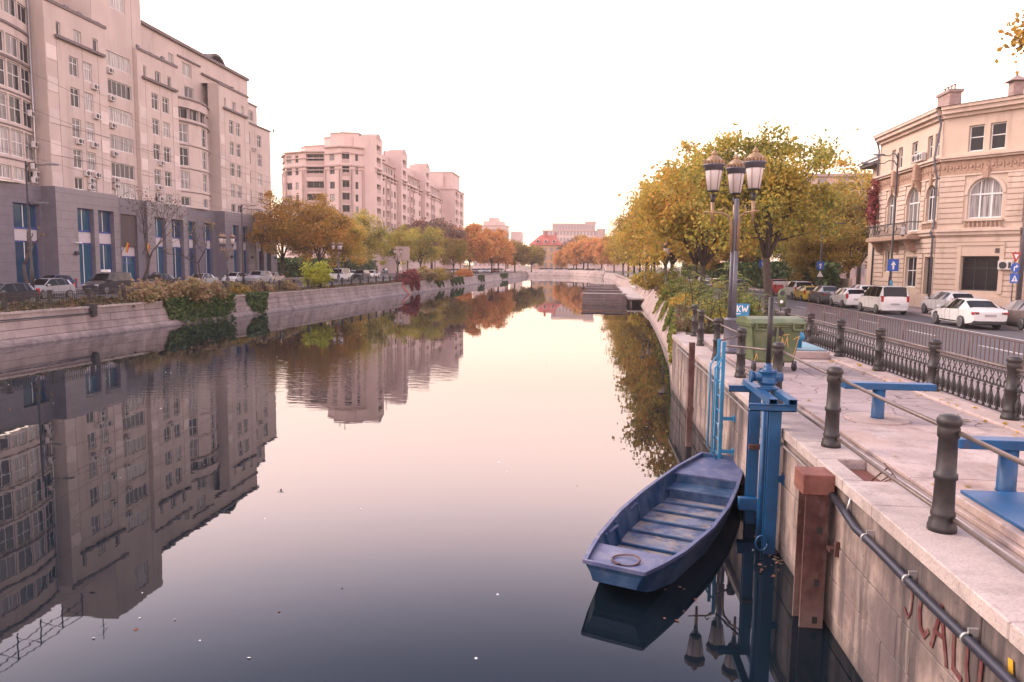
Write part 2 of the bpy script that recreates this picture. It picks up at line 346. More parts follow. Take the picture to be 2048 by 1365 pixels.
def band(m, col, z0, z1, amt):
    "stain that follows height (a tide mark), with a ragged edge"
    t = m.node_tree; N = t.nodes; L = t.links; b = N['Principled BSDF']; src = b.inputs['Base Color'].links[0].from_socket; g = N.new('ShaderNodeNewGeometry'); sp = N.new('ShaderNodeSeparateXYZ'); L.new(g.outputs['Position'], sp.inputs[0])
    ns = N.new('ShaderNodeTexNoise'); ns.inputs['Scale'].default_value = 3; ns.inputs['Detail'].default_value = 5; L.new(g.outputs['Position'], ns.inputs['Vector'])
    ad = N.new('ShaderNodeMath'); ad.operation = 'MULTIPLY_ADD'; ad.inputs[1].default_value = .5; L.new(ns.outputs[0], ad.inputs[0]); L.new(sp.outputs[2], ad.inputs[2])
    r_ = N.new('ShaderNodeMapRange'); r_.inputs[1].default_value = z0 + .25; r_.inputs[2].default_value = z1 + .25; r_.inputs[3].default_value = amt; r_.inputs[4].default_value = 0; L.new(ad.outputs[0], r_.inputs[0])
    q = N.new('ShaderNodeMix'); q.data_type = 'RGBA'; q.inputs[7].default_value = (*col, 1); L.new(src, q.inputs[6]); L.new(r_.outputs[0], q.inputs[0]); L.new(q.outputs[2], b.inputs['Base Color'])
stained(M_['conc'], [((.055, .043, .047), .7, (1, 1, .55), .52, .64, .6), ((.10, .075, .08), .9, (1, 1, .6), .48, .60, .75), ((.45, .36, .31), 2.0, (1, 1.3, .10), .58, .70, .65), ((.035, .03, .034), 2.2, (1, 1.2, .09), .53, .66, .85), ((.30, .16, .10), 1.7, (1, 1, .3), .60, .72, .5), ((.06, .045, .05), 9, (1, 1, 1), .62, .70, .7)])
topband(M_['conc'], (.05, .04, .043), 1.35, 1.95, .65, 2.2)
band(M_['conc'], (.035, .03, .032), -.1, .28, .85)
stained(M_['bankL'], [((.10, .08, .082), .9, (.4, .4, 2.2), .54, .68, .6), ((.42, .33, .31), 1.8, (1, 1, .1), .60, .70, .55), ((.12, .095, .10), .12, (1, 1, 1), .50, .62, .45)])
band(M_['bankL'], (.04, .033, .035), -.05, .3, .7)
stained(M_['bank'], [((.14, .10, .09), 1.4, (1, 1, .3), .52, .68, .6)])
band(M_['bank'], (.06, .05, .045), -.1, .25, .7)
stained(M_['coping'], [((.22, .17, .16), 6, (1, 1, 1), .55, .68, .5), ((.30, .17, .11), .8, (1, 1, 1), .58, .70, .35), ((.14, .11, .11), 38, (1, 1, 1), .52, .64, .45), ((.20, .16, .155), 2.2, (1, 1, 1), .52, .66, .45)])
stained(M_['plat'], [((.17, .12, .115), 9, (1, 1, 1), .60, .70, .5), ((.24, .15, .11), .9, (1, .5, 1), .56, .66, .55), ((.36, .20, .13), .55, (1, 1, 1), .55, .68, .5), ((.20, .15, .145), 3.0, (1, 1, 1), .52, .66, .55), ((.15, .11, .11), 34, (1, 1, 1), .54, .66, .35), ((.52, .45, .43), 1.2, (1, 1, 1), .58, .66, .4)])
stained(M_['boat'], [((.13, .065, .045), 4, (1.4, 1.4, .25), .62, .70, .7), ((.24, .26, .30), 14, (1, 1, 1), .67, .72, .5), ((.09, .13, .18), 3, (1, 1, .4), .54, .66, .55), ((.012, .03, .08), 1.6, (1, 1, 1), .52, .64, .5), ((.2, .15, .13), 9, (1, 1, 1), .66, .70, .7)])
stained(M_['boatdeck'], [((.22, .21, .26), 5, (1, 1, 1), .55, .66, .6), ((.03, .05, .12), 2.5, (1, 1, 1), .56, .66, .5)])
stained(M_['boatfloor'], [((.02, .055, .15), 2.2, (1, 1, 1), .50, .60, .75), ((.12, .07, .045), 5, (1, 1, 1), .58, .68, .8)])
stained(M_['beige'], [((.30, .24, .235), .5, (1, 1, .15), .54, .70, .45), ((.36, .29, .275), 1.6, (1, 1, .08), .56, .70, .4)])
stained(M_['blue'], [((.10, .05, .035), 5, (1.2, 1.2, .3), .62, .70, .6), ((.01, .08, .24), 3, (1, 1, .4), .54, .66, .6)])
stained(M_['stucco'], [((.30, .215, .165), 1.4, (1, 1, .12), .55, .70, .4)])
stained(M_['stucco2'], [((.30, .21, .16), 1.8, (1, 1, .3), .54, .68, .45)])
stained(M_['rust'], [((.20, .14, .125), 2.2, (1, 1, .5), .58, .68, .6)])
band(M_['rust'], (.22, .165, .15), .1, .6, .5)
band(M_['blue'], (.012, .03, .07), -.1, .35, .7)
# ---------------------------------------------------------------- water, ground, roads, quays
def water_mat():
    m = bpy.data.materials.new('canal_water'); m.use_nodes = True; t = m.node_tree; N = t.nodes; L = t.links
    b = N['Principled BSDF']; b.inputs['Base Color'].default_value = (.004, .009, .0145, 1); b.inputs['Roughness'].default_value = .012; b.inputs['IOR'].default_value = 1.333
    g = N.new('ShaderNodeNewGeometry'); mp = N.new('ShaderNodeMapping'); mp.inputs['Scale'].default_value = (1, 1, 1); L.new(g.outputs['Position'], mp.inputs[0])
    # faint long swell everywhere, finer ripples in a patch below the second block
    n1 = N.new('ShaderNodeTexNoise'); n1.inputs['Scale'].default_value = .35; n1.inputs['Detail'].default_value = 2; L.new(mp.outputs[0], n1.inputs['Vector'])
    n2 = N.new('ShaderNodeTexNoise'); n2.inputs['Scale'].default_value = 2.6; n2.inputs['Detail'].default_value = 2; mp2 = N.new('ShaderNodeMapping'); mp2.inputs['Scale'].default_value = (.45, 1.3, 1); L.new(g.outputs['Position'], mp2.inputs[0]); L.new(mp2.outputs[0], n2.inputs['Vector'])
    vd = N.new('ShaderNodeVectorMath'); vd.operation = 'DISTANCE'; vd.inputs[1].default_value = (-12.0, 29.5, 0); L.new(mp.outputs[0], vd.inputs[0])
    fr = N.new('ShaderNodeMapRange'); fr.interpolation_type = 'SMOOTHSTEP'; fr.inputs[1].default_value = 2; fr.inputs[2].default_value = 10; fr.inputs[3].default_value = .65; fr.inputs[4].default_value = .035; L.new(vd.outputs['Value'], fr.inputs[0])
    mu = N.new('ShaderNodeMath'); mu.operation = 'MULTIPLY'; L.new(n2.outputs[0], mu.inputs[0]); L.new(fr.outputs[0], mu.inputs[1])
    ad = N.new('ShaderNodeMath'); ad.operation = 'MULTIPLY_ADD'; ad.inputs[1].default_value = .3; L.new(n1.outputs[0], ad.inputs[0]); L.new(mu.outputs[0], ad.inputs[2])
    bp = N.new('ShaderNodeBump'); bp.inputs['Strength'].default_value = 1; bp.inputs['Distance'].default_value = .012; L.new(ad.outputs[0], bp.inputs['Height']); L.new(bp.outputs[0], b.inputs['Normal'])
    return m
mb = MB(); mb.add([(-320, -90, 0), (30, -90, 0), (30, 480, 0), (-320, 480, 0)], [(0, 1, 2, 3)])
structure(mb.obj('water', water_mat()))

RT = [(3.2, -90), (3.2, 27.6), (4.6, 40), (5.9, 60), (7.0, 85), (7.4, 140), (7.7, 200), (7.4, 236), (5.2, 264), (0, 290), (-8, 304.5), (-22, 310.5), (-60, 324), (-320, 420)]
RW = [(3.2, -90), (3.25, 27.5), (4.25, 40), (5.05, 62), (5.7, 85), (6.1, 140), (6.4, 200), (6.1, 234), (4.1, 261), (-.6, 287), (-8, 301.5), (-22, 307.5), (-60, 321), (-320, 417)]
LT = [(-31.6, -90), (-30.6, 20), (-30.1, 35), (-28.9, 55), (-27.5, 80), (-26.4, 119), (-25, 200), (-24.2, 285), (-26.5, 291), (-60, 303), (-320, 395)]
def lerp_poly(P, y):
    for (x0, y0), (x1, y1) in zip(P, P[1:]):
        if y0 <= y <= y1: return x0 + (x1 - x0) * (y - y0) / (y1 - y0)
    return P[-1][0]
mb = MB()
outer = [(1500, -90), (1500, 27), (1500, 40), (1500, 60), (1500, 85), (1500, 140), (1500, 200), (1500, 236), (1500, 264), (1500, 400), (1500, 1500), (300, 1500), (-300, 1500), (-1500, 1500)]
vs = [(x + .3, y, 1.5) for x, y in RT] + [(x, y, 1.5) for x, y in outer]; n = len(RT)
fs = [(i, n + i, n + i + 1, i + 1) for i in range(n - 1)]
o = len(vs); louter = [(-1500, y) for x, y in LT]; louter[-1] = (-1500, 700)
vs += [(x - .3, y, 1.5) for x, y in LT] + [(x, y, 1.5) for x, y in louter]; k = len(LT)
fs += [(o + i, o + i + 1, o + k + i + 1, o + k + i) for i in range(k - 1)]
mb.add(vs, fs); structure(mb.obj('ground', M_['soil']))

def ribbon(name, ptsL, ptsR, z, m, thick=0):
    "sheet (or slab) between two polylines"
    mb = MB(); n = len(ptsL)
    mb.add([(*p, z) for p in ptsL] + [(*p, z) for p in ptsR], [(i, n + i, n + i + 1, i + 1) for i in range(n - 1)])
    if thick:
        for P, fl in ((ptsL, 0), (ptsR, 1)):
            q = [(*p, z) for p in P] + [(*p, z - thick) for p in P]
            mb.add(q, [((i, i + 1, n + i + 1, n + i) if fl else (i + 1, i, n + i, n + i + 1)) for i in range(n - 1)])
        for e in (0, n - 1):
            a, b = ptsL[e], ptsR[e]; w = [(*a, z), (*b, z), (*b, z - thick), (*a, z - thick)]; mb.add(w, [(0, 3, 2, 1) if e == 0 else (0, 1, 2, 3)])
    return mb.obj(name, m)
# right bank: promenade, road, far pavement
ys = [-60, 27, 60, 110, 160, 200, 235]
structure(ribbon('promenade', [(7.25, y) for y in ys], [(11.3, y) for y in ys], 1.74, M_['pave'], .3))
structure(ribbon('road', [(11.3, y) for y in ys + [262, 280]], [(21.1, y) for y in ys + [262, 280]], 1.55, M_['asphalt']))
structure(ribbon('pavement', [(21.1, y) for y in ys], [(24.3, y) for y in ys], 1.68, M_['pave'], .3))
mb = MB()
for y in range(-40, 250, 2):
    mb.box(20.95, y + .01, 1.5, 21.12, y + 1.99, 1.672)
structure(mb.obj('kerb', M_['coping']))['kind'] = 'structure'
mb = MB(); mb.box(11.2, -60, 1.5, 11.38, 240, 1.752); structure(mb.obj('kerb', M_['coping']))
mb = MB()
for x, y0, L_ in [(15.0, 20.5, 3), (15.1, 27.5, 3), (15.25, 34.5, 3), (15.4, 41.5, 3), (15.5, 48.5, 3)] + [(15.6, 55.5 + 7 * i, 3) for i in range(16)]:
    mb.add([(x, y0, 1.554), (x + .14, y0, 1.554), (x + .14, y0 + L_, 1.554), (x, y0 + L_, 1.554)], [(0, 1, 2, 3)])
mb.add([(18.1, -10, 1.554), (18.22, -10, 1.554), (18.22, 200, 1.554), (18.1, 200, 1.554)], [(0, 1, 2, 3)])
structure(mb.obj('road_marking', M_['line']))
# planted strip of the right bank beyond the quay
yr = [28.2, 40, 60, 85, 140, 200, 236, 264]
structure(ribbon('bank_verge', [(lerp_poly(RT, y) + .02, y) for y in yr], [(7.24 if y < 70 else 9.4, y) for y in yr], 1.95, M_['soil'], .4))
# far bank street
structure(ribbon('street', [(-60, 326), (-22, 314), (-8, 308), (0, 294), (6, 268)], [(-60, 345), (-18, 335), (2, 325), (14, 310), (21, 285)], 1.6, M_['asphalt']))
# left bank
yl = [-60, 20, 35, 55, 80, 119, 200, 285]
structure(ribbon('bank_verge', [(lerp_poly(LT, y) - 3.3, y) for y in yl], [(lerp_poly(LT, y) - .02, y) for y in yl], 1.60, M_['soil'], .3))
structure(ribbon('promenade', [(lerp_poly(LT, y) - 6.0, y) for y in yl], [(lerp_poly(LT, y) - 3.32, y) for y in yl], 1.66, M_['pave'], .3))
structure(ribbon('road', [(-48.8, y) for y in yl], [(lerp_poly(LT, y) - 6.02, y) for y in yl], 1.6, M_['asphalt']))
structure(ribbon('pavement', [(-60, y) for y in yl], [(-48.8, y) for y in yl], 1.75, M_['pave'], .3))

# near quay wall: panels and coping laid piece by piece
qw = thing('quay_wall', 'stained concrete quay wall with panel joints along the right bank', None); qw['kind'] = 'structure'
mb = MB(); mb.box(3.2, -12, -1.2, 3.85, 27.6, 1.852); mb.obj('wall_core', M_['bank'], qw)
for r_, (z0, z1) in enumerate([(-.7, .2), (.2, .66), (.66, 1.12), (1.12, 1.85)]):
    y = -1.0 + (r_ % 2) * .9
    while y < 27.4:
        y1 = min(y + 1.7 + rnd.random() * .5, 27.5); p = rnd.random() * .012
        mb = MB(); mb.cbox(3.075 - p, y + .006, z0 + .006, 3.2, y1 - .006, z1 - .006, .008); mb.obj('wall_panel', M_['conc'], qw); y = y1
def slab(x0, y0, x1, y1, z0, z1, name, m, par, c=.012):
    mb = MB(); mb.cbox(x0, y0, z0, x1, y1, z1, c); return mb.obj(name, M_[m], par)
yy = [-1, 2.2, 5.4, 8.0, 8.93, 9.93, 10.9, 14.1, 17.2, 20.6, 24.0, 27.5]
for a, b in zip(yy, yy[1:]):
    if a == 8.93:
        slab(3.03, a + .006, 3.28, b - .006, 1.852, 2.0, 'coping_slab', 'coping', qw); slab(3.66, a + .006, 3.76, b - .006, 1.852, 2.0, 'coping_slab', 'coping', qw)
        slab(3.30, a + .03, 3.64, b - .03, 1.853, 1.87, 'pit_cover', 'rustcap', qw, .003)
    else: slab(3.03, a + .006, 3.76, b - .006, 1.852, 2.0, 'coping_slab', 'coping', qw)
pl = thing('quay_platform', 'pale concrete quay platform with worn cracked paving', None); pl['kind'] = 'structure'
mb = MB(); mb.box(3.86, -12, 1.0, 7.24, 28.2, 1.93); mb.obj('platform_base', M_['bank'], pl)
def crackify(m, sc=1.3):
    t = m.node_tree; N = t.nodes; L = t.links; b = N['Principled BSDF']; src = b.inputs['Base Color'].links[0].from_socket
    g = N.new('ShaderNodeNewGeometry'); ns = N.new('ShaderNodeTexNoise'); ns.inputs['Scale'].default_value = 2; mx = N.new('ShaderNodeMix'); mx.data_type = 'VECTOR'; mx.inputs[0].default_value = .22
    L.new(g.outputs['Position'], ns.inputs['Vector']); L.new(g.outputs['Position'], mx.inputs[4]); L.new(ns.outputs['Color'], mx.inputs[5])
    v = N.new('ShaderNodeTexVoronoi'); v.feature = 'DISTANCE_TO_EDGE'; v.inputs['Scale'].default_value = sc; L.new(mx.outputs[1], v.inputs['Vector'])
    r_ = N.new('ShaderNodeMapRange'); r_.inputs[1].default_value = .004; r_.inputs[2].default_value = .018; L.new(v.outputs['Distance'], r_.inputs[0])
    q = N.new('ShaderNodeMix'); q.data_type = 'RGBA'; q.inputs[6].default_value = (.10, .07, .07, 1); L.new(src, q.inputs[7]); L.new(r_.outputs[0], q.inputs[0]); L.new(q.outputs[2], b.inputs['Base Color'])
crackify(M_['asphslab'], 1.6)
ry = [-2, 1, 4, 6.2, 9.2, 12.4, 14.6, 17.4, 20.4, 24, 28.1]
for i, (a, b) in enumerate(zip(ry, ry[1:])):
    for x0, x1 in ((3.90, 5.25), (5.25, 6.62)):
        worn = a >= 12.4 and not (a > 20)
        slab(x0 + .006, a + .006, x1 - .006, b - .006, 1.932, 1.985 + rnd.random() * .012, 'paving_slab', 'asphslab' if worn else 'plat', pl, .01)
for a, b in zip(ry, ry[1:]):
    slab(6.63, a + .004, 7.22, b - .004, 1.932, 2.03, 'edge_slab', 'plat', pl, .015)
mb = MB(); mb.lathe([(.50, 1.94), (.50, 2.006), (.47, 2.012), (0.01, 2.014)], 28, (4.82, 12.76, 0)); mb.obj('concrete_patch', M_['plat'], pl)
# sloped banks
bk = thing('bank_wall', 'sloped pale concrete bank wall under the plants', None); bk['kind'] = 'structure'
def bank(P, Q, z0, z1, y0, y1, step, name, par, m, gap=.02):
    y = y0
    while y < y1 - .01:
        y2 = min(y + step, y1); a, b = Vector((lerp_poly(P, y + gap), y + gap, z1)), Vector((lerp_poly(P, y2), y2, z1)); c, d = Vector((lerp_poly(Q, y2), y2, z0)), Vector((lerp_poly(Q, y + gap), y + gap, z0))
        s_ = 1 if P is RT else -1; T = Vector((.35 * s_, 0, -.02))
        mb = MB(); q = [a, b, c, d]; mb.prism(q if s_ < 0 else q[::-1], T); mb.obj(name, m, par); y = y2
RW2 = [(x - .15, y) for x, y in RW]
bank(RT, RW2, -.3, 1.98, 27.6, 84, 2.6, 'bank_slab', bk, M_['bank'])
mb = MB()
def strip(P, Q, z0, z1, i0, i1):
    n = i1 - i0; mb.add([(*P[i], z1) for i in range(i0, i1)] + [(*Q[i], z0) for i in range(i0, i1)], [(j, j + 1, n + j + 1, n + j) for j in range(n - 1)])
strip(RT, RW, -.3, 1.98, 4, 9)
strip([(x, y) for x, y in RT], [(a + (c - a) * .45, b + (d - b) * .45) for (a, b), (c, d) in zip(RT, RW)], 1.25, 2.45, 8, 14)
strip([(a + (c - a) * .6, b + (d - b) * .6) for (a, b), (c, d) in zip(RT, RW)], RW, -.3, 1.2, 8, 14)
mb.obj('bank_wall_far', M_['bank'], bk)
lw = thing('bank_wall', 'long stained concrete wall of the left bank', None); lw['kind'] = 'structure'
offs = [0, .06, .16, .30, .95]; zs = [1.65, 1.22, .78, .34, -.3]
for r_ in range(4):
    y = 14 + r_ * .7
    while y < 128:
        y1 = y + 4.6 + rnd.random() * 1.6; q = []
        pr = rnd.random() * .02
        for yy_, o_, z_ in ((y + .02, offs[r_] + .02 + pr, zs[r_] - .01), (y1, offs[r_] + .02 + pr, zs[r_] - .01), (y1, offs[r_ + 1] - .03 + pr, zs[r_ + 1] + .012), (y + .02, offs[r_ + 1] - .03 + pr, zs[r_ + 1] + .012)): q.append((lerp_poly(LT, yy_) + o_, yy_, z_))
        mb = MB(); mb.prism(q, (-.4, 0, -.02)); mb.obj('wall_panel', M_['bankL'], lw); y = y1
y = 14
while y < 128:
    y1 = y + 3.1; mb = MB(); xa, xb = lerp_poly(LT, y + .02), lerp_poly(LT, y1)
    mb.prism([(xa + .09, y + .02, 1.72), (xb + .09, y1, 1.72), (xb + .09, y1, 1.60), (xa + .09, y + .02, 1.60)], (-.42, 0, 0)); mb.obj('coping_slab', M_['coping'], lw); y = y1
mb = MB(); yf = [127.5, 160, 200, 240, 285]
P_ = [[(lerp_poly(LT, y) + o_, y, z_) for y in yf] for o_, z_ in zip(offs, zs)]
P_ = [[(x - .4, y, 1.72) for x, y, z in P_[0]], [(x, y, 1.72) for x, y, z in P_[0]]] + P_[1:]
for a, b in zip(P_, P_[1:]):
    mb.add(a + b, [(j, j + 1, len(yf) + j + 1, len(yf) + j) for j in range(len(yf) - 1)])
mb.add([(-24.2, 285, 1.72), (-26.5, 291, 1.72), (-60, 303, 1.72), (-23.4, 285, -.3), (-26, 292, -.3), (-60, 304, -.3)], [(0, 1, 4, 3), (1, 2, 5, 4)])
mb.obj('bank_wall_far', M_['bankL'], lw)
mb = MB(); mb.box(-33, 14, -1, -30.9, 20, 1.6)
# ---------------------------------------------------------------- building helpers
def V2(p): return Vector((p[0], p[1]))
def wall(mb, A, B, z0, z1, ops=(), depth=.25, m=0, mr=None):
    "upright wall from A to B (outward on the right hand) with rectangular openings (s0, s1, za, zb) and their reveals"
    A = V2(A); B = V2(B); Ln = (B - A).length; u = (B - A) / Ln; nrm = Vector((u.y, -u.x)); mr = m if mr is None else mr
    S = sorted({0., Ln, *[round(max(0, min(Ln, o[i])), 4) for o in ops for i in (0, 1)]}); Z = sorted({z0, z1, *[round(max(z0, min(z1, o[i])), 4) for o in ops for i in (2, 3)]})
    P = lambda s, z, d=0: (A.x + u.x * s - nrm.x * d, A.y + u.y * s - nrm.y * d, z)
    for a, b in zip(S, S[1:]):
        run = None
        for c, d in zip(Z, Z[1:]):
            hole = any(o[0] - 1e-3 < (a + b) / 2 < o[1] + 1e-3 and o[2] - 1e-3 < (c + d) / 2 < o[3] + 1e-3 for o in ops)
            if not hole: run = [c, d] if run is None else [run[0], d]
            if (hole or d == Z[-1]) and run:
                mb.add([P(a, run[0]), P(b, run[0]), P(b, run[1]), P(a, run[1])], [(0, 1, 2, 3)], m); run = None
    for s0, s1, a, b in [o[:4] for o in ops]:
        q = [P(s0, a), P(s1, a), P(s1, b), P(s0, b), P(s0, a, depth), P(s1, a, depth), P(s1, b, depth), P(s0, b, depth)]
        mb.add(q, [(0, 4, 5, 1), (1, 5, 6, 2), (2, 6, 7, 3), (3, 7, 4, 0)], mr)
WM = {}
def win_mesh(w, h, nx=2, bars=(), fw=.07, mull=.06, frame='winf', pane='pane', arch=False, mm=None):
    k = (round(w, 2), round(h, 2), nx, tuple(bars), fw, frame, pane, arch)
    if k in WM: return WM[k]
    f = MB(); d0, d1 = -.035, .035
    f.box(0, d0, 0, fw, d1, h); f.box(w - fw, d0, 0, w, d1, h); f.box(fw, d0, 0, w - fw, d1, fw); f.box(fw, d0, h - fw, w - fw, d1, h)
    for i in range(1, nx): x = w * i / nx; f.box(x - mull / 2, d0 + .004, fw, x + mull / 2, d1 - .004, h - fw, 1)
    for z in bars: f.box(fw, d0 + .008, z * h - mull / 2, w - fw, d1 - .008, z * h + mull / 2)
    f.box(-.06, -.14, -.06, w + .06, d1, -.004)
    p = MB(); p.box(fw * .5, -.004, fw * .5, w - fw * .5, .004, h - fw * .5)
    WM[k] = (f.mesh('window', [M_[frame], M_['winf' if frame == 'wbl' else frame]]), p.mesh('pane', M_[pane])); return WM[k]
def window(b, A, B, s, z, w, h, inset=.17, **kw):
    A = V2(A); B = V2(B); u = (B - A).normalized(); nrm = Vector((u.y, -u.x)); q = A + u * s - nrm * inset
    fm, pm = win_mesh(w, h, **kw); o = put('window', fm, b, (q.x - b.location.x, q.y - b.location.y, z - b.location.z), math.atan2(u.y, u.x))
    put('pane', pm, o); return o
f = MB(); f.cbox(0, -.36, 0, .84, -.04, .58, .02); f.box(.05, -.04, .06, .10, .0, .5); f.box(.74, -.04, .06, .79, .0, .5); AC_B = f.mesh('air_conditioner', M_['ac'])
f = MB(); f.cyl((.3, -.372, .29), (.3, -.355, .29), .23, n=14); f.box(.62, -.366, .1, .78, -.358, .48); AC_F = f.mesh('fan_grille', M_['trimb'])
def aircon(b, A, B, s, z):
    A = V2(A); B = V2(B); u = (B - A).normalized(); q = A + u * s
    o = put('air_conditioner', AC_B, b, (q.x - b.location.x, q.y - b.location.y, z - b.location.z), math.atan2(u.y, u.x)); put('fan_grille', AC_F, o)
def ledge(mb, A, B, z0, z1, out, m=0, ext=.0):
    A = V2(A); B = V2(B); u = (B - A).normalized(); nrm = Vector((u.y, -u.x)); mb.obox(A - u * ext + nrm * .004, B + u * ext + nrm * .004, nrm, out, z0, z1, m)

# ---------------------------------------------------------------- first block on the left bank
b1 = thing('apartment_block', 'tall beige panel apartment block on a grey granite base at the left edge', 'building', (-54, 85, 1.7))
XB, XD = -52.4, -53.55
w1 = MB(); g1 = MB(); t1 = Pieces('ledge', M_['trimd'], b1); r1 = MB()
ZG, ROWS = 11.5, [22.9, 19.86, 16.82, 13.78, 11.62]       # sill heights
def hh(i): return 1.9 if i < 4 else 1.25
def arc(y0, y1, x, sag, n):
    c = (y1 - y0) / 2; return [(x + sag * (1 - ((y - (y0 + y1) / 2) / c) ** 2), y) for y in [y0 + (y1 - y0) * i / n for i in range(n + 1)]]
def quoins(A, B, s0, s1, zs_, off):
    A = V2(A); B = V2(B); u = (B - A).normalized(); nrm = Vector((u.y, -u.x))
    for k, z in enumerate(zs_):
        m = MB(); m.obox(A + u * (s0 + .02) + nrm * .004, A + u * (s1 - .02) + nrm * .004, nrm, .035, z, z + off - .03); m.obj('stone_panel', M_['quoin'], b1)
def joints(A, B, zz):
    pass
def block_bay(A, B, top, cols, rows=ROWS, w=1.35, acs=(), small=None, nx=2, hgt=None, base=ZG, bars=(.68,)):
    A2, B2 = V2(A), V2(B); ops = []
    for i, z in enumerate(rows):
        h = hgt or hh(i)
        for s in cols: ops.append((s, s + w, z, z + h))
    if small:
        for s, ww in small[1]: ops.append((s, s + ww, small[0], small[0] + 1.25))
    wall(w1, A, B, base, top, ops, .26)
    for s0, s1, a, c in ops: window(b1, A, B, s0 + .02, a + .02, s1 - s0 - .04, c - a - .04, nx=nx if (s1 - s0) > 1 else 1, bars=bars if c - a > 1.5 else ())
    for s, z in acs: aircon(b1, A, B, s, z)
# A: bowed bay
for (y0, y1, x, sag, colsel) in ((55.0, 68.3, -54.0, 1.3, (1, 2, 3, 4)), (93.4, 101.9, -54.0, 1.1, (0, 1, 2, 3))):
    P_ = arc(y0, y1, x, sag, 6 if y0 < 60 else 4); top = 29.6 if y0 < 60 else 25.9; nseg = len(P_) - 1
    for i, (a, c) in enumerate(zip(P_, P_[1:])):
        Ln = (V2(c) - V2(a)).length; ops = []; loggia = (23.1, 24.5)
        for k, z in enumerate(ROWS[1:]):
            if y0 < 60: ops.append((.12, Ln - .12, z + .1, z + (2.55 if k < 3 else 1.3)))
            elif i in (0, 2, 3): ops.append((.3, Ln - .35, z + .1, z + (2.5 if k < 3 else 1.3)))
        ops.append((.0, Ln, *loggia) if y0 > 60 else (.1, Ln - .1, 22.95, 24.8))
        if y0 < 60: ops.append((.1, Ln - .1, 26.6, 28.2))
        wall(w1, a, c, ZG, top, ops, .3)
        for q in ops:
            if y0 > 60 and q[2] == 23.1: window(b1, a, c, q[0] + .02, q[2] + .02, q[1] - q[0] - .04, q[3] - q[2] - .04, inset=.5, nx=2, frame='winf', pane='paned')
            else: window(b1, a, c, q[0] + .02, q[2] + .02, q[1] - q[0] - .04, q[3] - q[2] - .04, nx=2, bars=(.55,) if q[3] - q[2] > 2 else ())
        for z in (25.55, 22.55) + ((29.5,) if y0 < 60 else ()): ledge(t1, a, c, z, z + .22, .14)
        for z in ROWS[1:4]: ledge(t1, a, c, z - .28, z - .16, .06)
    for i in range(nseg):
        pass
    q = [(*p, top) for p in P_] + [(P_[-1][0] - 4, P_[-1][1], top), (P_[0][0] - 4, P_[0][1], top)]; r1.add(q, [list(range(len(q)))[::-1]])
for i, z in enumerate((17.9, 15.1, 13.0, 12.3, 11.7)): aircon(b1, (-52.85, 65.6), (-53.7, 68.0), .9 + (i % 2) * .5, z)
# B pier
wall(w1, (-54, 68.3), (XB, 68.3), ZG, 29.25)
block_bay((XB, 68.3), (XB, 77.4), 29.25, [3.25, 5.35], small=(26.35, [(1.6, .62), (4.1, 1.15), (7.0, .85)]), acs=[(6.4, 22.25), (6.5, 19.25), (3.6, 16.2), (5.9, 16.2), (4.6, 13.1), (6.1, 13.1), (5.1, 11.75), (5.15, 12.4)])
wall(w1, (XB, 77.4), (-54, 77.4), ZG, 29.25)
quoins((XB, 68.3), (XB, 77.4), .05, 1.5, [11.6 + 3.04 * i + (0 if i else 0) for i in range(5)], 1.4); quoins((XB, 68.3), (XB, 77.4), 7.75, 9.05, [12.9 + 3.04 * i for i in range(4)], 1.35)
ledge(t1, (XB, 69.6), (XB, 76.9), 26.0, 26.28, .35); ledge(t1, (XB, 68.3), (XB, 77.4), 29.1, 29.4, .12, ext=.12)
# C tower
block_bay((-54, 77.4), (-54, 84.8), 31.0, [2.5], w=4.3, hgt=1.65, nx=5, rows=[z + .1 for z in (25.95, 22.9, 19.86, 16.82, 13.78)] + [11.65], bars=(), acs=[(2.3, 25.2), (2.4, 22.2), (2.4, 19.2), (2.5, 16.1), (2.5, 13.2), (2.5, 12.5)])
wall(w1, (-54, 77.4), (-54, 84.8), 31.0, 37.2, [(3.4, 6.2, 32.6, 35.6)], .26); window(b1, (-54, 77.4), (-54, 84.8), 3.42, 32.62, 2.76, 2.96, nx=3, bars=(.6,))
wall(w1, (-54, 86.6), (-61, 86.6), 25, 37.2); wall(w1, (-54, 84.8), (-54, 86.6), 25, 37.2); wall(w1, (-61, 77.4), (-54, 77.4), 29, 37.2)
r1.add([(-54, 77.4, 37.2), (-54, 86.6, 37.2), (-61, 86.6, 37.2), (-61, 77.4, 37.2)], [(0, 1, 2, 3)])
# D
block_bay((XD, 84.8), (XD, 93.4), 29.25, [2.7, 5.0], w=1.45, small=(26.35, [(1.2, .6), (3.6, 1.2), (6.3, .85)]), acs=[(3.6, 16.2), (2.9, 13.15), (3.2, 10.8 + 1)])
wall(w1, (-54, 84.8), (XD, 84.8), ZG, 29.25); wall(w1, (XD, 93.4), (-54.6, 93.4), ZG, 29.25)
quoins((XD, 84.8), (XD, 93.4), .05, 1.45, [12.2 + 3.04 * i for i in range(4)], 1.4); quoins((XD, 84.8), (XD, 93.4), 7.2, 8.5, [13.6 + 3.04 * i for i in range(4)], 1.35)
ledge(t1, (XD, 85.6), (XD, 93.0), 26.0, 26.28, .35); ledge(t1, (XD, 84.8), (XD, 93.4), 29.1, 29.4, .12)
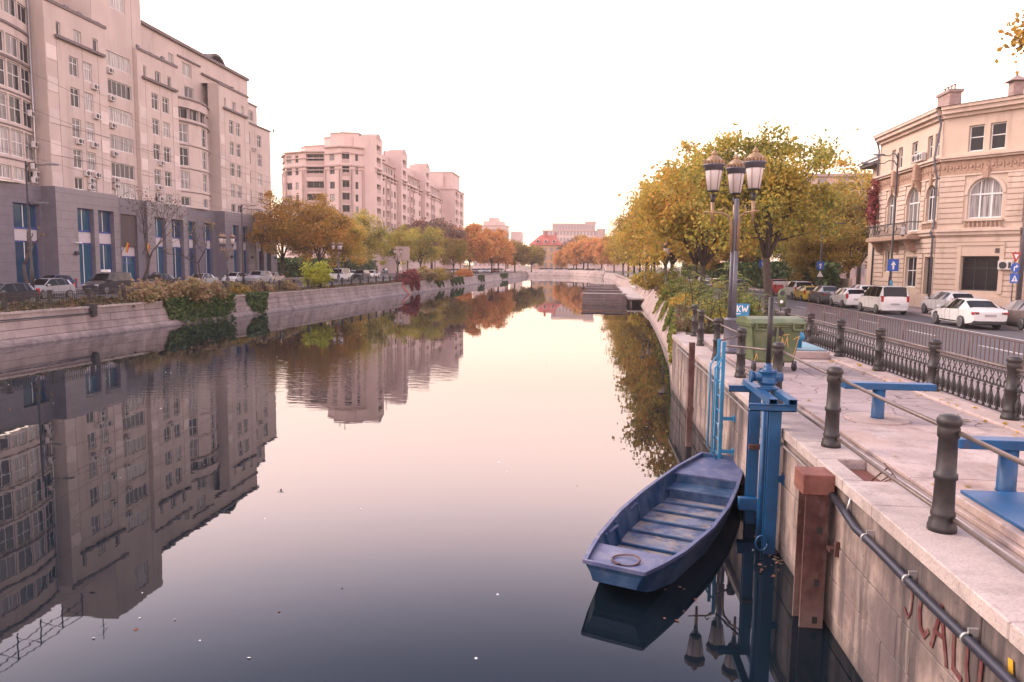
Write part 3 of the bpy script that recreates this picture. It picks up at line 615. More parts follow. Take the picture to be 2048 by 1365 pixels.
# E upper wall behind the bow
block_bay((-55.2, 86.6), (-55.2, 111.4), 33.2, [], rows=[]); 
ops = [(7.3, 8.6, 29.9, 31.3), (10.6, 13.0, 29.3, 31.0), (7.6, 8.9, 26.3, 28.2), (11.0, 13.4, 26.2, 28.0)]
wall(w1, (-55.0, 86.6), (-55.0, 111.4), 25.5, 33.3, ops)
for s0, s1, a, c in ops: window(b1, (-55, 86.6), (-55, 111.4), s0 + .02, a + .02, s1 - s0 - .04, c - a - .04, nx=2)
ledge(t1, (-55, 86.6), (-55, 116.4), 33.0, 33.4, .35); ledge(t1, (-55, 96), (-55, 101.8), 31.4, 31.6, .2); ledge(t1, (-55, 102), (-55, 111), 30.5, 30.75, .3)
# F pier
wall(w1, (-54, 101.9), (XB, 101.9), ZG, 29.3)
block_bay((XB, 101.9), (XB, 111.0), 29.3, [2.9, 4.95], small=(26.35, [(1.5, .62), (3.9, 1.1), (6.7, .85)]))
wall(w1, (XB, 111.0), (-55, 111.0), ZG, 29.3)
quoins((XB, 101.9), (XB, 111.0), .05, 1.4, [11.9 + 3.04 * i for i in range(5)], 1.4); quoins((XB, 101.9), (XB, 111.0), 7.7, 9.0, [13.3 + 3.04 * i for i in range(4)], 1.35)
ledge(t1, (XB, 103), (XB, 110.4), 26.0, 26.28, .35); ledge(t1, (XB, 101.9), (XB, 111.0), 29.15, 29.45, .12, ext=.12)
# G
block_bay((-54, 111.0), (-54, 122.2), 26.2, [2.3, 6.3], w=1.5, rows=ROWS, acs=[(4.4, 22.0), (.6, 16.4), (.6, 13.4), (4.5, 11.7)])
wall(w1, (-54, 122.2), (-66, 122.2), ZG, 26.2); wall(w1, (-55, 111.0), (-55, 119.6), 26.2, 29.7, [(3.6, 7.2, 27.0, 28.6)]); window(b1, (-55, 111), (-55, 119.6), 3.62, 27.02, 3.56, 1.56, nx=3)
wall(w1, (-55, 119.6), (-66, 119.6), 26.2, 29.7); wall(w1, (-55, 116.4), (-66, 116.4), 29.7, 33.3); ledge(t1, (-54, 111), (-54, 122.2), 26.05, 26.3, .15, ext=.1); ledge(t1, (-55, 111), (-55, 119.6), 29.55, 29.8, .12)
wall(w1, (-55, 111.4), (-55, 116.4), 29.7, 33.3)
# set-back mass behind A, B
wall(w1, (-57.5, 50), (-57.5, 77.4), 29, 33.4); wall(w1, (-66, 55), (-54, 55), ZG, 29.5); wall(w1, (-54, 40), (-54, 55), 2, 29.6)
ops = [(1.2, 4, 26.9, 28.3), (8, 10.5, 26.9, 28.3)]
for z, y0, y1, x in ((29.25, 68.3, 77.4, XB), (29.25, 84.8, 93.4, XD), (29.3, 101.9, 111, XB), (33.4, 50, 77.4, -57.5), (33.3, 86.6, 116.4, -55), (29.7, 111, 119.6, -55), (26.2, 111, 122.2, -54), (29.55, 40, 68.3, -54)):
    r1.add([(x, y0, z), (x, y1, z), (-66, y1, z), (-66, y0, z)], [(0, 1, 2, 3)])
# panel joints across the whole front
jn = MB()
for z in [11.6 + 1.52 * i for i in range(1, 12)]:
    for x, y0, y1 in ((XB, 68.32, 77.38), (XD, 84.82, 93.38), (XB, 101.92, 110.98), (-54, 111.1, 122.15)):
        if z < 26 and (z - 11.6) % 3.04 < .1: jn.box(x + .002, y0, z - .03, x + .007, y1, z + .03)
for x, ys_, top in ((XB, (69.85, 73.55, 76.0), 29), (-54, (77.5, 84.7), 36), (XD, (86.3, 89.3, 92.0), 29), (XB, (103.4, 106.55, 109.6), 29), (-54, (112.9, 116.4), 26)):
    for y in ys_: jn.box(x + .002, y - .025, 11.6, x + .007, y + .025, top if top != 29 else 26)
stuff(jn.obj('panel_joint', M_['trimd'], b1))
w1.obj('wall', M_['beige'], b1); 
r1.obj('roof', M_['roofd'], b1)
# dome and roof railing
m = MB()
for k in range(7):
    a0, a1 = math.pi * k / 7, math.pi * (k + 1) / 7
    for rr in (2.4, 2.1): pass
    m.prism([(-56 - 0, 109 + 2.6 * math.cos(a0), 33.3 + 1.9 * math.sin(a0)), (-56, 109 + 2.6 * math.cos(a1), 33.3 + 1.9 * math.sin(a1)), (-56, 109 + 2.2 * math.cos(a1), 33.3 + 1.55 * math.sin(a1)), (-56, 109 + 2.2 * math.cos(a0), 33.3 + 1.55 * math.sin(a0))], (-5, 0, 0))
m.box(-60.5, 106.7, 33.31, -56.6, 111.3, 34.3)
m.obj('roof_vault', M_['roofd'], b1)
m = MB()
ySt = [50 + 3.2 * i for i in range(9)]
for y in ySt:
    m.box(-57.1, y, 33.4, -57.0, y + .1, 36.2)
for a, c in zip(ySt, ySt[1:]): m.tube([(-57.05, a, 33.6), (-57.05, c, 36.1)], .04, 5)
for z in (34.4, 35.4, 36.2): m.box(-57.09, 50, z - .03, -57.01, ySt[-1] + .1, z + .03)
m.obj('roof_railing', M_['iron'], b1)
m = MB(); m.tube([(-57.4, 79.5, 37.2), (-57.4, 79.5, 41)], .05, 6); m.tube([(-57.4, 78.6, 40.2), (-57.4, 80.4, 40.2)], .03, 5); m.tube([(-57.4, 78.9, 39.4), (-57.4, 80.1, 39.4)], .03, 5); m.lathe([(.02, 0), (.5, .12), (.7, .3)], 14, (-57, 77.9, 33.9)); m.obj('antenna', M_['iron'], b1)
m = MB()
for i in range(22):
    y = 69 + i * 2.3 + rnd.random(); z = 29.4 if (y < 77 or 85 < y < 93 or 102 < y < 111) else 0
    if z: m.box(XB - .6 if not 85 < y < 93 else XD - .6, y, z, XB - .3 if not 85 < y < 93 else XD - .3, y + .5, z + .25 + rnd.random() * .3)
m.obj('roof_unit', M_['grey'], b1)
# drain pipe of the bowed bay
m = MB(); m.tube([(-53.75, 68.0, 3), (-53.75, 68.0, 29.5)], .09, 8); m.obj('drain_pipe', M_['zinc'], b1)
# granite base
ZF = 9.7
def gl(A, B, s, w, z0, z1, nx=1, frame='wbl', pane='paneb', bars=()):
    window(b1, A, B, s + .02, z0 + .02, w - .04, z1 - z0 - .04, inset=.5, nx=nx, frame=frame, pane=pane, fw=.11, mull=.09, bars=bars)
def spandrel(A, B, s, w, z0, z1):
    A = V2(A); B = V2(B); u = (B - A).normalized(); nrm = Vector((u.y, -u.x)); q = MB(); q.obox(A + u * (s + .03) - nrm * .52, A + u * (s + w - .03) - nrm * .52, nrm, .08, z0, z1); q.obj('spandrel_panel', M_['spand'], b1)
def granite(A, B, groups, mtl=0, top=ZG + .05):
    ops = [(s, s + w, 1.9, ZF) for s, w, k in groups]; wall(g1, A, B, 1.7, top, ops, .7, mtl, 0)
    for s, w, k in groups:
        if k == 'door':
            gl(A, B, s, w, 1.9, 4.9, 2, bars=(.75,)); spandrel(A, B, s, w, 4.92, 6.0)
            A2 = V2(A); u = (V2(B) - A2).normalized(); nrm = Vector((u.y, -u.x)); q = MB(); q.obox(A2 + u * (s + .02) - nrm * .3, A2 + u * (s + w - .02) - nrm * .3, nrm, .1, 6.02, ZF - .02); q.obj('door_panel', M_['brown'], b1)
        else:
            gl(A, B, s, w, 7.35, ZF, k); spandrel(A, B, s, w, 6.2, 7.33); gl(A, B, s, w, 1.9, 6.18, k)
granite((-53.3, 40), (-53.3, 68.0), [(2, 3, 2), (8, 3, 2), (13, 3, 2), (19.0, 2.2, 2), (24.2, 3.4, 2)])
granite((-53.3, 68.0), (-51.9, 68.0), [])
granite((-51.9, 68.0), (-51.9, 77.7), [(3.0, 2.5, 2), (6.2, 2.6, 2)], 1)
granite((-51.9, 77.7), (-53.2, 77.7), [])
granite((-53.2, 77.7), (-53.2, 84.6), [(2.2, 3.1, 'door')])
granite((-53.2, 84.6), (-52.9, 84.6), [])
granite((-52.9, 84.6), (-52.9, 93.4), [(1.6, 2.2, 2), (5.2, 2.7, 2)], 1)
granite((-52.9, 93.4), (-53.3, 93.4), [])
granite((-53.3, 93.4), (-53.3, 101.7), [(1.1, 1.7, 1), (5.2, 2.2, 2)])
granite((-53.3, 101.7), (-51.9, 101.7), [])
granite((-51.9, 101.7), (-51.9, 111.2), [(2.3, 1.9, 2), (5.3, 1.9, 2)], 1)
granite((-51.9, 111.2), (-53.3, 111.2), [])
granite((-53.3, 111.2), (-53.3, 122.5), [(1.5, 1.7, 1), (4.3, 1.7, 2), (7.1, 1.7, 1)], 1)
granite((-53.3, 122.5), (-66, 122.5), [])
for x0, y0, y1 in ((-53.3, 40, 68.0), (-51.9, 68.0, 77.7), (-53.2, 77.7, 84.6), (-52.9, 84.6, 93.4), (-53.3, 93.4, 101.7), (-51.9, 101.7, 111.2), (-53.3, 111.2, 122.5)):
    g1.add([(x0, y0, ZG + .05), (x0, y1, ZG + .05), (-54.9, y1, ZG + .05), (-54.9, y0, ZG + .05)], [(0, 1, 2, 3)])
jg = MB()
for x0, y0, y1, gs in ((-51.9, 68.02, 77.68, [(71.0, 73.5), (74.2, 76.8)]), (-52.9, 84.62, 93.38, [(86.2, 88.4), (89.8, 92.5)]), (-51.9, 101.72, 111.18, [(104, 105.9), (107, 108.9)]), (-53.3, 111.22, 122.48, [(112.7, 114.4), (115.5, 117.2), (118.3, 120)]), (-53.3, 55, 67.98, [(59, 61.2), (64.2, 67.6)])):
    for k in range(11):
        z = 2.4 + .86 * k; ed = [y0] + [v for g_ in gs for v in g_] + [y1]
        for a, c in ((zip(ed[::2], ed[1::2])) if z < ZF else [(y0, y1)]): jg.box(x0 + .002, a, z - .012, x0 + .006, c, z + .012)
stuff(jg.obj('slab_joint', M_['brown'], b1))
g1.obj('granite_base', [M_['granite'], M_['granite2']], b1)
# dark rooms behind the glass, flags at the door, wall lamps, camera
m = MB(); m.box(-65.9, 40.2, 1.72, -56.2, 122.1, 11.4); m.obj('inner_wall', M_['brown'], b1)
for y, c in ((79.6, 0), (83.6, 1)):
    m = MB(); m.tube([(-53.1, y, 5.2), (-52.3, y, 6.6)], .03, 5); m.add([(-52.35, y, 6.5), (-52.3, y + .22, 6.4), (-52.5, y + .2, 5.3), (-52.6, y + .02, 5.35)], [(0, 1, 2, 3)], 1); m.add([(-52.34, y + .22, 6.4), (-52.3, y + .4, 6.3), (-52.5, y + .36, 5.3), (-52.52, y + .2, 5.3)], [(0, 1, 2, 3)], 2)
    m.obj('flag', [M_['iron'], M_['yellow'], M_['signr']], b1)
m = MB()
for y in (70.2, 94.9, 103.0, 109.6, 121.3): m.cbox(-51.9 if y not in (94.9, 121.3) else -53.3, y, 4.9, -51.55 if y not in (94.9, 121.3) else -52.95, y + .4, 5.3, .08)
m.obj('wall_lamp', M_['iron'], b1)
m = MB(); m.cbox(-51.9, 70.4, 6.1, -51.3, 70.75, 6.22, .03); m.obj('security_camera', M_['winf'], b1)
# ---------------------------------------------------------------- second block with the rounded front
b2 = thing('apartment_block', 'pale pink apartment block with stepped octagonal front and dark balcony recesses', 'building', (-62, 190, 1.7))
w2 = MB(); t2 = Pieces('cornice', M_['pinkt'], b2); r2 = MB(); k2 = Pieces('pilaster', M_['pinkt'], b2)
RZ = [4.2, 7.4, 10.6, 13.4, 16.3, 19.2, 22.2, 25.7]
def face2(A, B, top, cols, rows, hgt=1.75, base=1.7, inset=.2, nx=2, frame='wing', deep=()):
    "cols: (s, width, kind); kind b = open balcony recess"
    ops = []; seen = []
    for z in rows:
        for s, w, kd in cols:
            if kd == 'b': ops.append((s, s + w, z - .55, z + hgt + .25)); seen.append((s, w, z, kd))
            else: ops.append((s, s + w, z, z + hgt)); seen.append((s, w, z, kd))
    wall(w2, A, B, base, top, ops, .9 if any(c[2] == 'b' for c in cols) else .25)
    for s, w, z, kd in seen:
        if kd == 'b':
            window(b2, A, B, s + .02, z - .53, w - .04, hgt + .76, inset=.88, nx=max(2, int(w / 1.2)), frame=frame, pane='paned', bars=(.35,))
            A2 = V2(A); u = (V2(B) - A2).normalized(); nr = Vector((u.y, -u.x)); q = MB(); q.obox(A2 + u * (s + .02) - nr * .12, A2 + u * (s + w - .02) - nr * .12, nr, .1, z - .53, z + .38); q.obj('balcony_front', M_['pinkt'], b2)
        else: window(b2, A, B, s + .02, z + .02, w - .04, hgt - .04, inset=inset, nx=nx if w > 1 else 1, frame=frame)
def pil(A, B, s, w, z0, z1, out=.3):
    A = V2(A); u = (V2(B) - A).normalized(); nr = Vector((u.y, -u.x)); k2.obox(A + u * s + nr * .003, A + u * (s + w) + nr * .003, nr, out, z0, z1)
F_ = [(-78.5, 185), (-76, 180.5), (-70.4, 178.2), (-64.8, 178.2), (-64.8, 177.6), (-60.4, 176), (-57.9, 176.8), (-55.6, 179.2), (-54, 179.2)]
TOPF = 31.3
def seg(i): return F_[i], F_[i + 1]
def ln(i): return (V2(F_[i + 1]) - V2(F_[i])).length
face2(*seg(0), TOPF - .4, [(1.2, 1.2, 'w'), (3.0, 1.4, 'w')], RZ[2:] + [28.7])
face2(*seg(1), TOPF, [(.5, 1.7, 'w'), (3.4, 1.0, 'w')], RZ[2:] + [28.7], nx=1)
face2(*seg(2), TOPF, [(.7, 4.5, 'b')], RZ[2:] + [28.7])
wall(w2, *seg(3), 1.7, TOPF + .9)
face2(*seg(4), TOPF + .9, [(1.5, 1.5, 'w')], RZ[2:] + [28.9])
face2(*seg(5), TOPF + .9, [(.45, 1.75, 'b')], RZ[2:] + [28.9])
face2(*seg(6), TOPF + .9, [(1.1, .8, 'w')], RZ[2:] + [28.9])
wall(w2, *seg(7), 1.7, TOPF + .9)
for i in range(7):
    if i == 3: continue
    top = TOPF + (.9 if i > 3 else 0) - (.4 if i == 0 else 0)
    for z, h, o in ((top - .25, .3, .55), (top - 1.75, .25, .3), (27.55, .35, .35), (26.75, .2, .2), (12.3, .3, .2)): ledge(t2, *seg(i), z, z + h, o, ext=.02)
    pil(*seg(i), .02, .35, 12.6, 26.7); pil(*seg(i), ln(i) - .4, .35, 12.6, 26.7)
# side wall in bays between tall piers
PI_ = [(179.4, 186.0), (205.0, 212.0), (235.0, 242.0), (267, 270)]
wall(w2, (-54, 179.2), (-52.8, 179.4), 1.7, 35)
for j, (a, c) in enumerate(PI_[:3]):
    A, B = (-52.8, a), (-52.8, c); L_ = c - a; top = 35.2 + j * .2
    face2(A, B, top, [(1.7, 3.5, 'b')], RZ[2:] + [28.7, 31.7], hgt=1.35)
    wall(w2, (-54.6, a), A, 12, 29); wall(w2, B, (-54.6, c), 1.7, top)
    for z in (27.4, 26.6): ledge(t2, A, B, z, z + .28, .25)
    q = MB(); pts = [(-52.75, a + L_ / 2 + 2.2 * math.cos(t), 34.6 + j * .2 + 1.5 * math.sin(t)) for t in [math.pi * i / 8 for i in range(9)]]
    q.prism(pts, (-4, 0, 0)); q.obj('arched_gable', M_['pinkt'], b2)
    r2.add([(-52.8, a, top), (-52.8, c, top), (-58, c, top), (-58, a, top)], [(0, 1, 2, 3)]); wall(w2, (-58, a), (-52.8, a), 29, top); wall(w2, (-58, c), (-58, a), 29, top)
for j in range(3):
    a, c = PI_[j][1], PI_[j + 1][0]; A, B = (-54, a), (-54, c); L_ = c - a
    cols = [(1.2, 1.7, 'w'), (4.4, 1.8, 'w'), (8.0, 3.1, 'b'), (12.4 if L_ > 17 else L_ - 3, 1.8, 'w')] + ([(L_ - 3.4, 2.0, 'w')] if L_ > 18 else [])
    face2(A, B, 27.2, cols, RZ[2:], nx=2)
    A3, B3 = (-54.9, a), (-54.9, c); n_ = int(L_ / 2.5)
    face2(A3, B3, 30.6, [(.8 + 2.45 * i, 1.9, 'w') for i in range(n_ - 0) if .8 + 2.45 * i + 1.9 < L_], [28.3], base=27.2, hgt=1.7, nx=2, frame='winf')
    A4, B4 = (-56.4, a), (-56.4, c); face2(A4, B4, 33.6, [(L_ * .4, 4, 'w')], [31.4], base=30.6, hgt=1.5, nx=3); wall(w2, (-66, a), A4, 30, 33.6)
    for z, o in ((27.1, .45), (26.2, .25)): ledge(t2, A, B, z, z + .3, o)
    ledge(t2, A3, B3, 30.4, 30.75, .5); ledge(t2, A, B, 12.3, 12.6, .2)
    for s in (.1, 3.4, 7.2, 11.4, L_ - .6): pil(A, B, s, .45, 12.6, 26.2, .25)
    for x, z, y0, y1 in ((-54, 27.2, a, c), (-54.9, 30.6, a, c), (-56.4, 33.6, a, c)): r2.add([(x, y0, z), (x, y1, z), (-72, y1, z), (-72, y0, z)], [(0, 1, 2, 3)])
# end tower
wall(w2, (-54, 270), (-49.6, 270), 1.7, 31.5); face2((-49.6, 270), (-49.6, 289), 31.5, [(1.2, 4.4, 'b'), (7, 1.4, 'w'), (11, 4.4, 'b'), (16.5, 1.2, 'w')], RZ[2:] + [28.6]); wall(w2, (-66, 270), (-54, 270), 26, 37.2); face2((-54, 267), (-54, 270), 27.4, [(1, 1, 'w')], RZ[2:]); wall(w2, (-49.6, 289), (-70, 289), 1.7, 31.5)
wall(w2, (-60, 272), (-51, 272), 31.5, 37.8, [(4.5, 6, 34.4, 36)]); wall(w2, (-51, 272), (-51, 287), 31.5, 37.8); wall(w2, (-51, 287), (-60, 287), 31.5, 37.8); r2.add([(-60, 272, 37.8), (-51, 272, 37.8), (-51, 287, 37.8), (-60, 287, 37.8)], [(0, 1, 2, 3)]); r2.add([(-49.6, 270, 31.5), (-49.6, 289, 31.5), (-60, 289, 31.5), (-60, 270, 31.5)], [(0, 1, 2, 3)])
for z in (31.2, 37.5): ledge(t2, (-51 if z > 33 else -49.6, 272 if z > 33 else 270), (-51 if z > 33 else -49.6, 287 if z > 33 else 289), z, z + .35, .3); ledge(t2, (-60, 272 if z > 33 else 270), (-51 if z > 33 else -49.6, 272 if z > 33 else 270), z, z + .35, .3)
# roofs of the front, set-back drum
r2.add([(*p, TOPF - .3) for p in F_[:4]] + [(-64.8, 200, TOPF - .3), (-79, 200, TOPF - .3)], [list(range(6))[::-1]]); r2.add([(*p, TOPF + .6) for p in F_[4:8]] + [(-55.6, 200, TOPF + .6), (-64.8, 200, TOPF + .6)], [list(range(6))[::-1]])
D_ = [(-74, 186), (-72, 183.5), (-66.5, 182), (-64.4, 180.6), (-60.6, 179.4), (-57, 180.5), (-54.2, 183)]
for x, z in ((D_[0][0], 33.4), (D_[3][0], 36.0)): wall(w2, (x, 188), D_[0] if z < 34 else D_[3], 30.8, z)
for i in range(6):
    top = 33.4 if i < 2 else (36.0 if i in (3, 4) else 35.2); wall(w2, D_[i], D_[i + 1], 30.8, top); ledge(t2, D_[i], D_[i + 1], top - .2, top + .1, .15)
    r2.add([(*D_[i], top), (*D_[i + 1], top), (D_[i + 1][0], 190 if i < 3 else 186, top), (D_[i][0], 190 if i < 3 else 186, top)], [(0, 1, 2, 3)])
w2.obj('wall', M_['pinkw'], b2); r2.obj('roof', M_['pinkt'], b2)
for x, y, z, h in ((-62, 182, 36, 2.6), (-63.3, 182, 36, 1.6), (-57, 203, 33.6, 4), (-57.5, 226, 33.6, 5), (-58, 231, 33.6, 4.5)):
    q = MB(); q.tube([(x, y, z), (x, y, z + h)], .07, 5); q.tube([(x, y - .7, z + h * .8), (x, y + .7, z + h * .8)], .04, 4); q.tube([(x, y - .5, z + h * .6), (x, y + .5, z + h * .6)], .04, 4); q.obj('antenna', M_['grey'], b2)
q = MB(); q.box(-53.9, 181, 2, -53.7, 204, 2.1)

# ---------------------------------------------------------------- far houses (windows a few pixels wide stay joined)
def far_house(name, label, x0, x1, y0, y1, z1, wm, rows, cols, ww, wh, roof=None, z0=1.6, eave=.4):
    b = thing(name, label, 'building', ((x0 + x1) / 2, y0, z0)); q = MB(); p = MB(); c = MB(); rm = MB()
    q.box(x0, y0, z0, x1, y1, z1)
    q.obj('wall', M_[wm], b)
    for (A, B) in (((x0, y0), (x1, y0)), ((x1, y0), (x1, y1)), ((x0, y1), (x0, y0))):
        A2, B2 = V2(A), V2(B); L_ = (B2 - A2).length; u = (B2 - A2) / L_; nr = Vector((u.y, -u.x)); n_ = max(2, round(cols * L_ / (x1 - x0)))
        for z in rows:
            for i in range(n_):
                s = L_ * (i + .5) / n_ - ww / 2; p.obox(A2 + u * s + nr * .01, A2 + u * (s + ww) + nr * .01, nr, .06, z, z + wh)
                c.obox(A2 + u * (s - .1) + nr * .01, A2 + u * (s + ww + .1) + nr * .01, nr, .12, z - .25, z - .05)
        c.obox(A2 + nr * .01, B2 + nr * .01, nr, eave, z1 - .45, z1 - .02)
    stuff(p.obj('window', M_['wing'], b)); stuff(c.obj('ledge', M_['pinkt'], b))
    return b
f3 = far_house('apartment_block', 'hazy pink stepped apartment block beyond the orange trees', -66.5, -48, 420, 436, 26.3, 'pinkw', [3.5 + 3.2 * i for i in range(7)], 7, 1.5, 1.6)
q = MB(); q.box(-61, 421, 26.3, -50, 434, 28.6); q.box(-58, 422, 28.6, -53, 432, 30.6); q.box(-45.5, 424, 1.6, -40, 440, 23.0); q.obj('upper_storey', M_['pinkw'], f3)
f4 = far_house('office_block', 'long pale flat roofed office block in the far distance', -31, 3.5, 480, 505, 26.4, 'pinkw', [4 + 3.9 * i for i in range(6)], 16, 1.3, 2.2)
q = MB(); q.box(-25, 483, 26.4, 2.5, 503, 31.0); q.box(-4, 484, 31, 3, 500, 32.4); q.box(3.6, 478, 1.6, 9, 500, 27.5); q.obj('upper_storey', M_['pinkt'], f4)
q = MB()
for i in range(14): q.box(-24.4 + i * 1.9, 482.9, 27.3, -23.2 + i * 1.9, 482.98, 29.9)
stuff(q.obj('upper_window', M_['wing'], f4))
far_house('house', 'low pale house half hidden to the right of the office block', 8, 24, 400, 414, 15.2, 'pinkw', [4, 7.6, 11.2], 6, 1.2, 1.8)
f5 = far_house('red_roof_house', 'ochre house under a steep red tiled roof at the canal bend', -27.5, -14, 345, 365, 13.6, 'ochre', [3.2, 6.9, 10.4], 5, 1.2, 1.9)
q = MB(); zr, zt = 13.5, 18.4; q.add([(-28.6, 344, zr), (-12.9, 344, zr), (-12.9, 366, zr), (-28.6, 366, zr), (-23.5, 352, zt), (-17.5, 352, zt), (-17.5, 358, zt), (-23.5, 358, zt)], [(0, 1, 5, 4), (1, 2, 6, 5), (2, 3, 7, 6), (3, 0, 4, 7), (4, 5, 6, 7), (3, 2, 1, 0)])
q.box(-21.6, 350, 17.6, -20.6, 351, 20.0); q.box(-17.0, 352, 17.0, -16.2, 353, 19.6); q.obj('roof', M_['redroof'], f5)
for x in (-24.5, -20.8, -17.0):
    q = MB(); q.box(x - .7, 345.3, 14.5, x + .7, 349.5, 15.9); q.obj('dormer', M_['pinkw'], f5); q = MB(); q.box(x - .45, 345.22, 14.7, x + .45, 345.3, 15.6); q.obj('dormer_window', M_['paned'], f5)
q = MB(); q.box(-14, 347, 1.6, -11.0, 362, 11.5); q.obj('wing', M_['ochre'], f5); q = MB(); q.prism([(-14.2, 346.5, 11.5), (-10.6, 346.5, 11.5), (-13.6, 346.5, 14.5)], (0, 16, 0)); q.obj('wing_roof', M_['redroof'], f5)
far_house('apartment_block', 'low pink block between the first two blocks on the left bank', -88, -73, 230, 244, 26.5, 'pinkw', [4 + 3 * i for i in range(7)], 5, 1.2, 1.5)
f6 = far_house('apartment_block', 'dull pink block rising behind the trees left of the cream house', 33, 58, 118, 134, 18.6, 'pinkw', [3.5 + 3.2 * i for i in range(5)], 8, 1.3, 1.6)

# ---------------------------------------------------------------- cream corner house on the right
b3 = thing('corner_house', 'cream stucco corner house with arched windows, carved frieze and balcony', 'building', (26, 58, 1.68))
w3 = MB(); o3 = MB(); t3 = Pieces('cornice', M_['stucco2'], b3)
P0, P1, P2, P3 = (24, 66.3), (24, 55), (27.48, 51.14), (44, 51.14)
def arch_window(b, A, B, s, z, w, h, inset=.22, dark=True):
    "window with a round head: frame and pane follow the arch; the wall opening gets its two spandrels"
    A2 = V2(A); u = (V2(B) - A2).normalized(); nr = Vector((u.y, -u.x)); rad = w / 2; zs = h - rad
    k = ('arch', round(w, 2), round(h, 2), dark)
    if k not in WM:
        f = MB(); p = MB(); fw = .09; N_ = 14
        f.box(0, -.04, 0, fw, .04, zs); f.box(w - fw, -.04, 0, w, .04, zs); f.box(fw, -.04, 0, w - fw, .04, fw); f.box(fw, -.05, zs - .05, w - fw, .03, zs + .05)
        for i in range(N_):
            a0, a1 = math.pi * i / N_, math.pi * (i + 1) / N_; q = []
            for a_, r_ in ((a0, rad), (a1, rad), (a1, rad - fw), (a0, rad - fw)): q.append((rad + r_ * math.cos(a_), -.04, zs + r_ * math.sin(a_)))
            f.prism(q, (0, .08, 0))
        for i in (1, 2): x = w * i / 3; f.box(x - .05, -.036, fw, x + .05, .036, zs - .05); f.box(x - .035, -.036, zs + .05, x + .035, .036, zs + math.sqrt(max(0, rad * rad - (x - rad) ** 2)) - fw)
        p.add([(fw * .5, 0, fw * .5), (w - fw * .5, 0, fw * .5)] + [(rad + (rad - fw * .5) * math.cos(math.pi * i / 12), 0, zs + (rad - fw * .5) * math.sin(math.pi * i / 12)) for i in range(13)], [list(range(15))])
        WM[k] = (f.mesh('window', M_['winf']), p.mesh('pane', M_['pane']))
    q = A2 + u * s - nr * inset; o = put('window', WM[k][0], b, (q.x - b.location.x, q.y - b.location.y, z - b.location.z), math.atan2(u.y, u.x)); put('pane', WM[k][1], o)
    for sg in (0, 1):     # spandrels
        pts = []
        for i in range(8):
            a_ = math.pi / 2 * i / 7; x = rad - rad * math.cos(a_) if sg == 0 else rad + rad * math.cos(a_); pts.append((x, zs + rad * math.sin(a_)))
        pts.append((0 if sg == 0 else w, h))
        P = [(A2.x + u.x * (s + x) - nr.x * .003, A2.y + u.y * (s + x) - nr.y * .003, z + zz) for x, zz in pts]; w3.prism(P if sg else P[::-1], (-nr.x * .35, -nr.y * .35, 0))
    m = MB()              # archivolt and keystone
    for i in range(16):
        a0, a1 = math.pi * i / 16, math.pi * (i + 1) / 16; P = []
        for a_, r_ in ((a0, rad + .22), (a1, rad + .22), (a1, rad + .02), (a0, rad + .02)): P.append((A2.x + u.x * (s + rad + r_ * math.cos(a_)) + nr.x * .004, A2.y + u.y * (s + rad + r_ * math.cos(a_)) + nr.y * .004, z + zs + r_ * math.sin(a_)))
        m.prism(P, (nr.x * .07, nr.y * .07, 0))
    m.obj('archivolt', M_['stucco2'], b)
    m = MB(); c_ = A2 + u * (s + rad); m.obox(c_ - u * .16 + nr * .005, c_ + u * .16 + nr * .005, nr, .2, z + h - .02, z + h + .75); m.obox(c_ - u * .24 + nr * .006, c_ + u * .24 + nr * .006, nr, .14, z + h + .3, z + h + .6); m.obj('keystone', M_['ornam'], b)
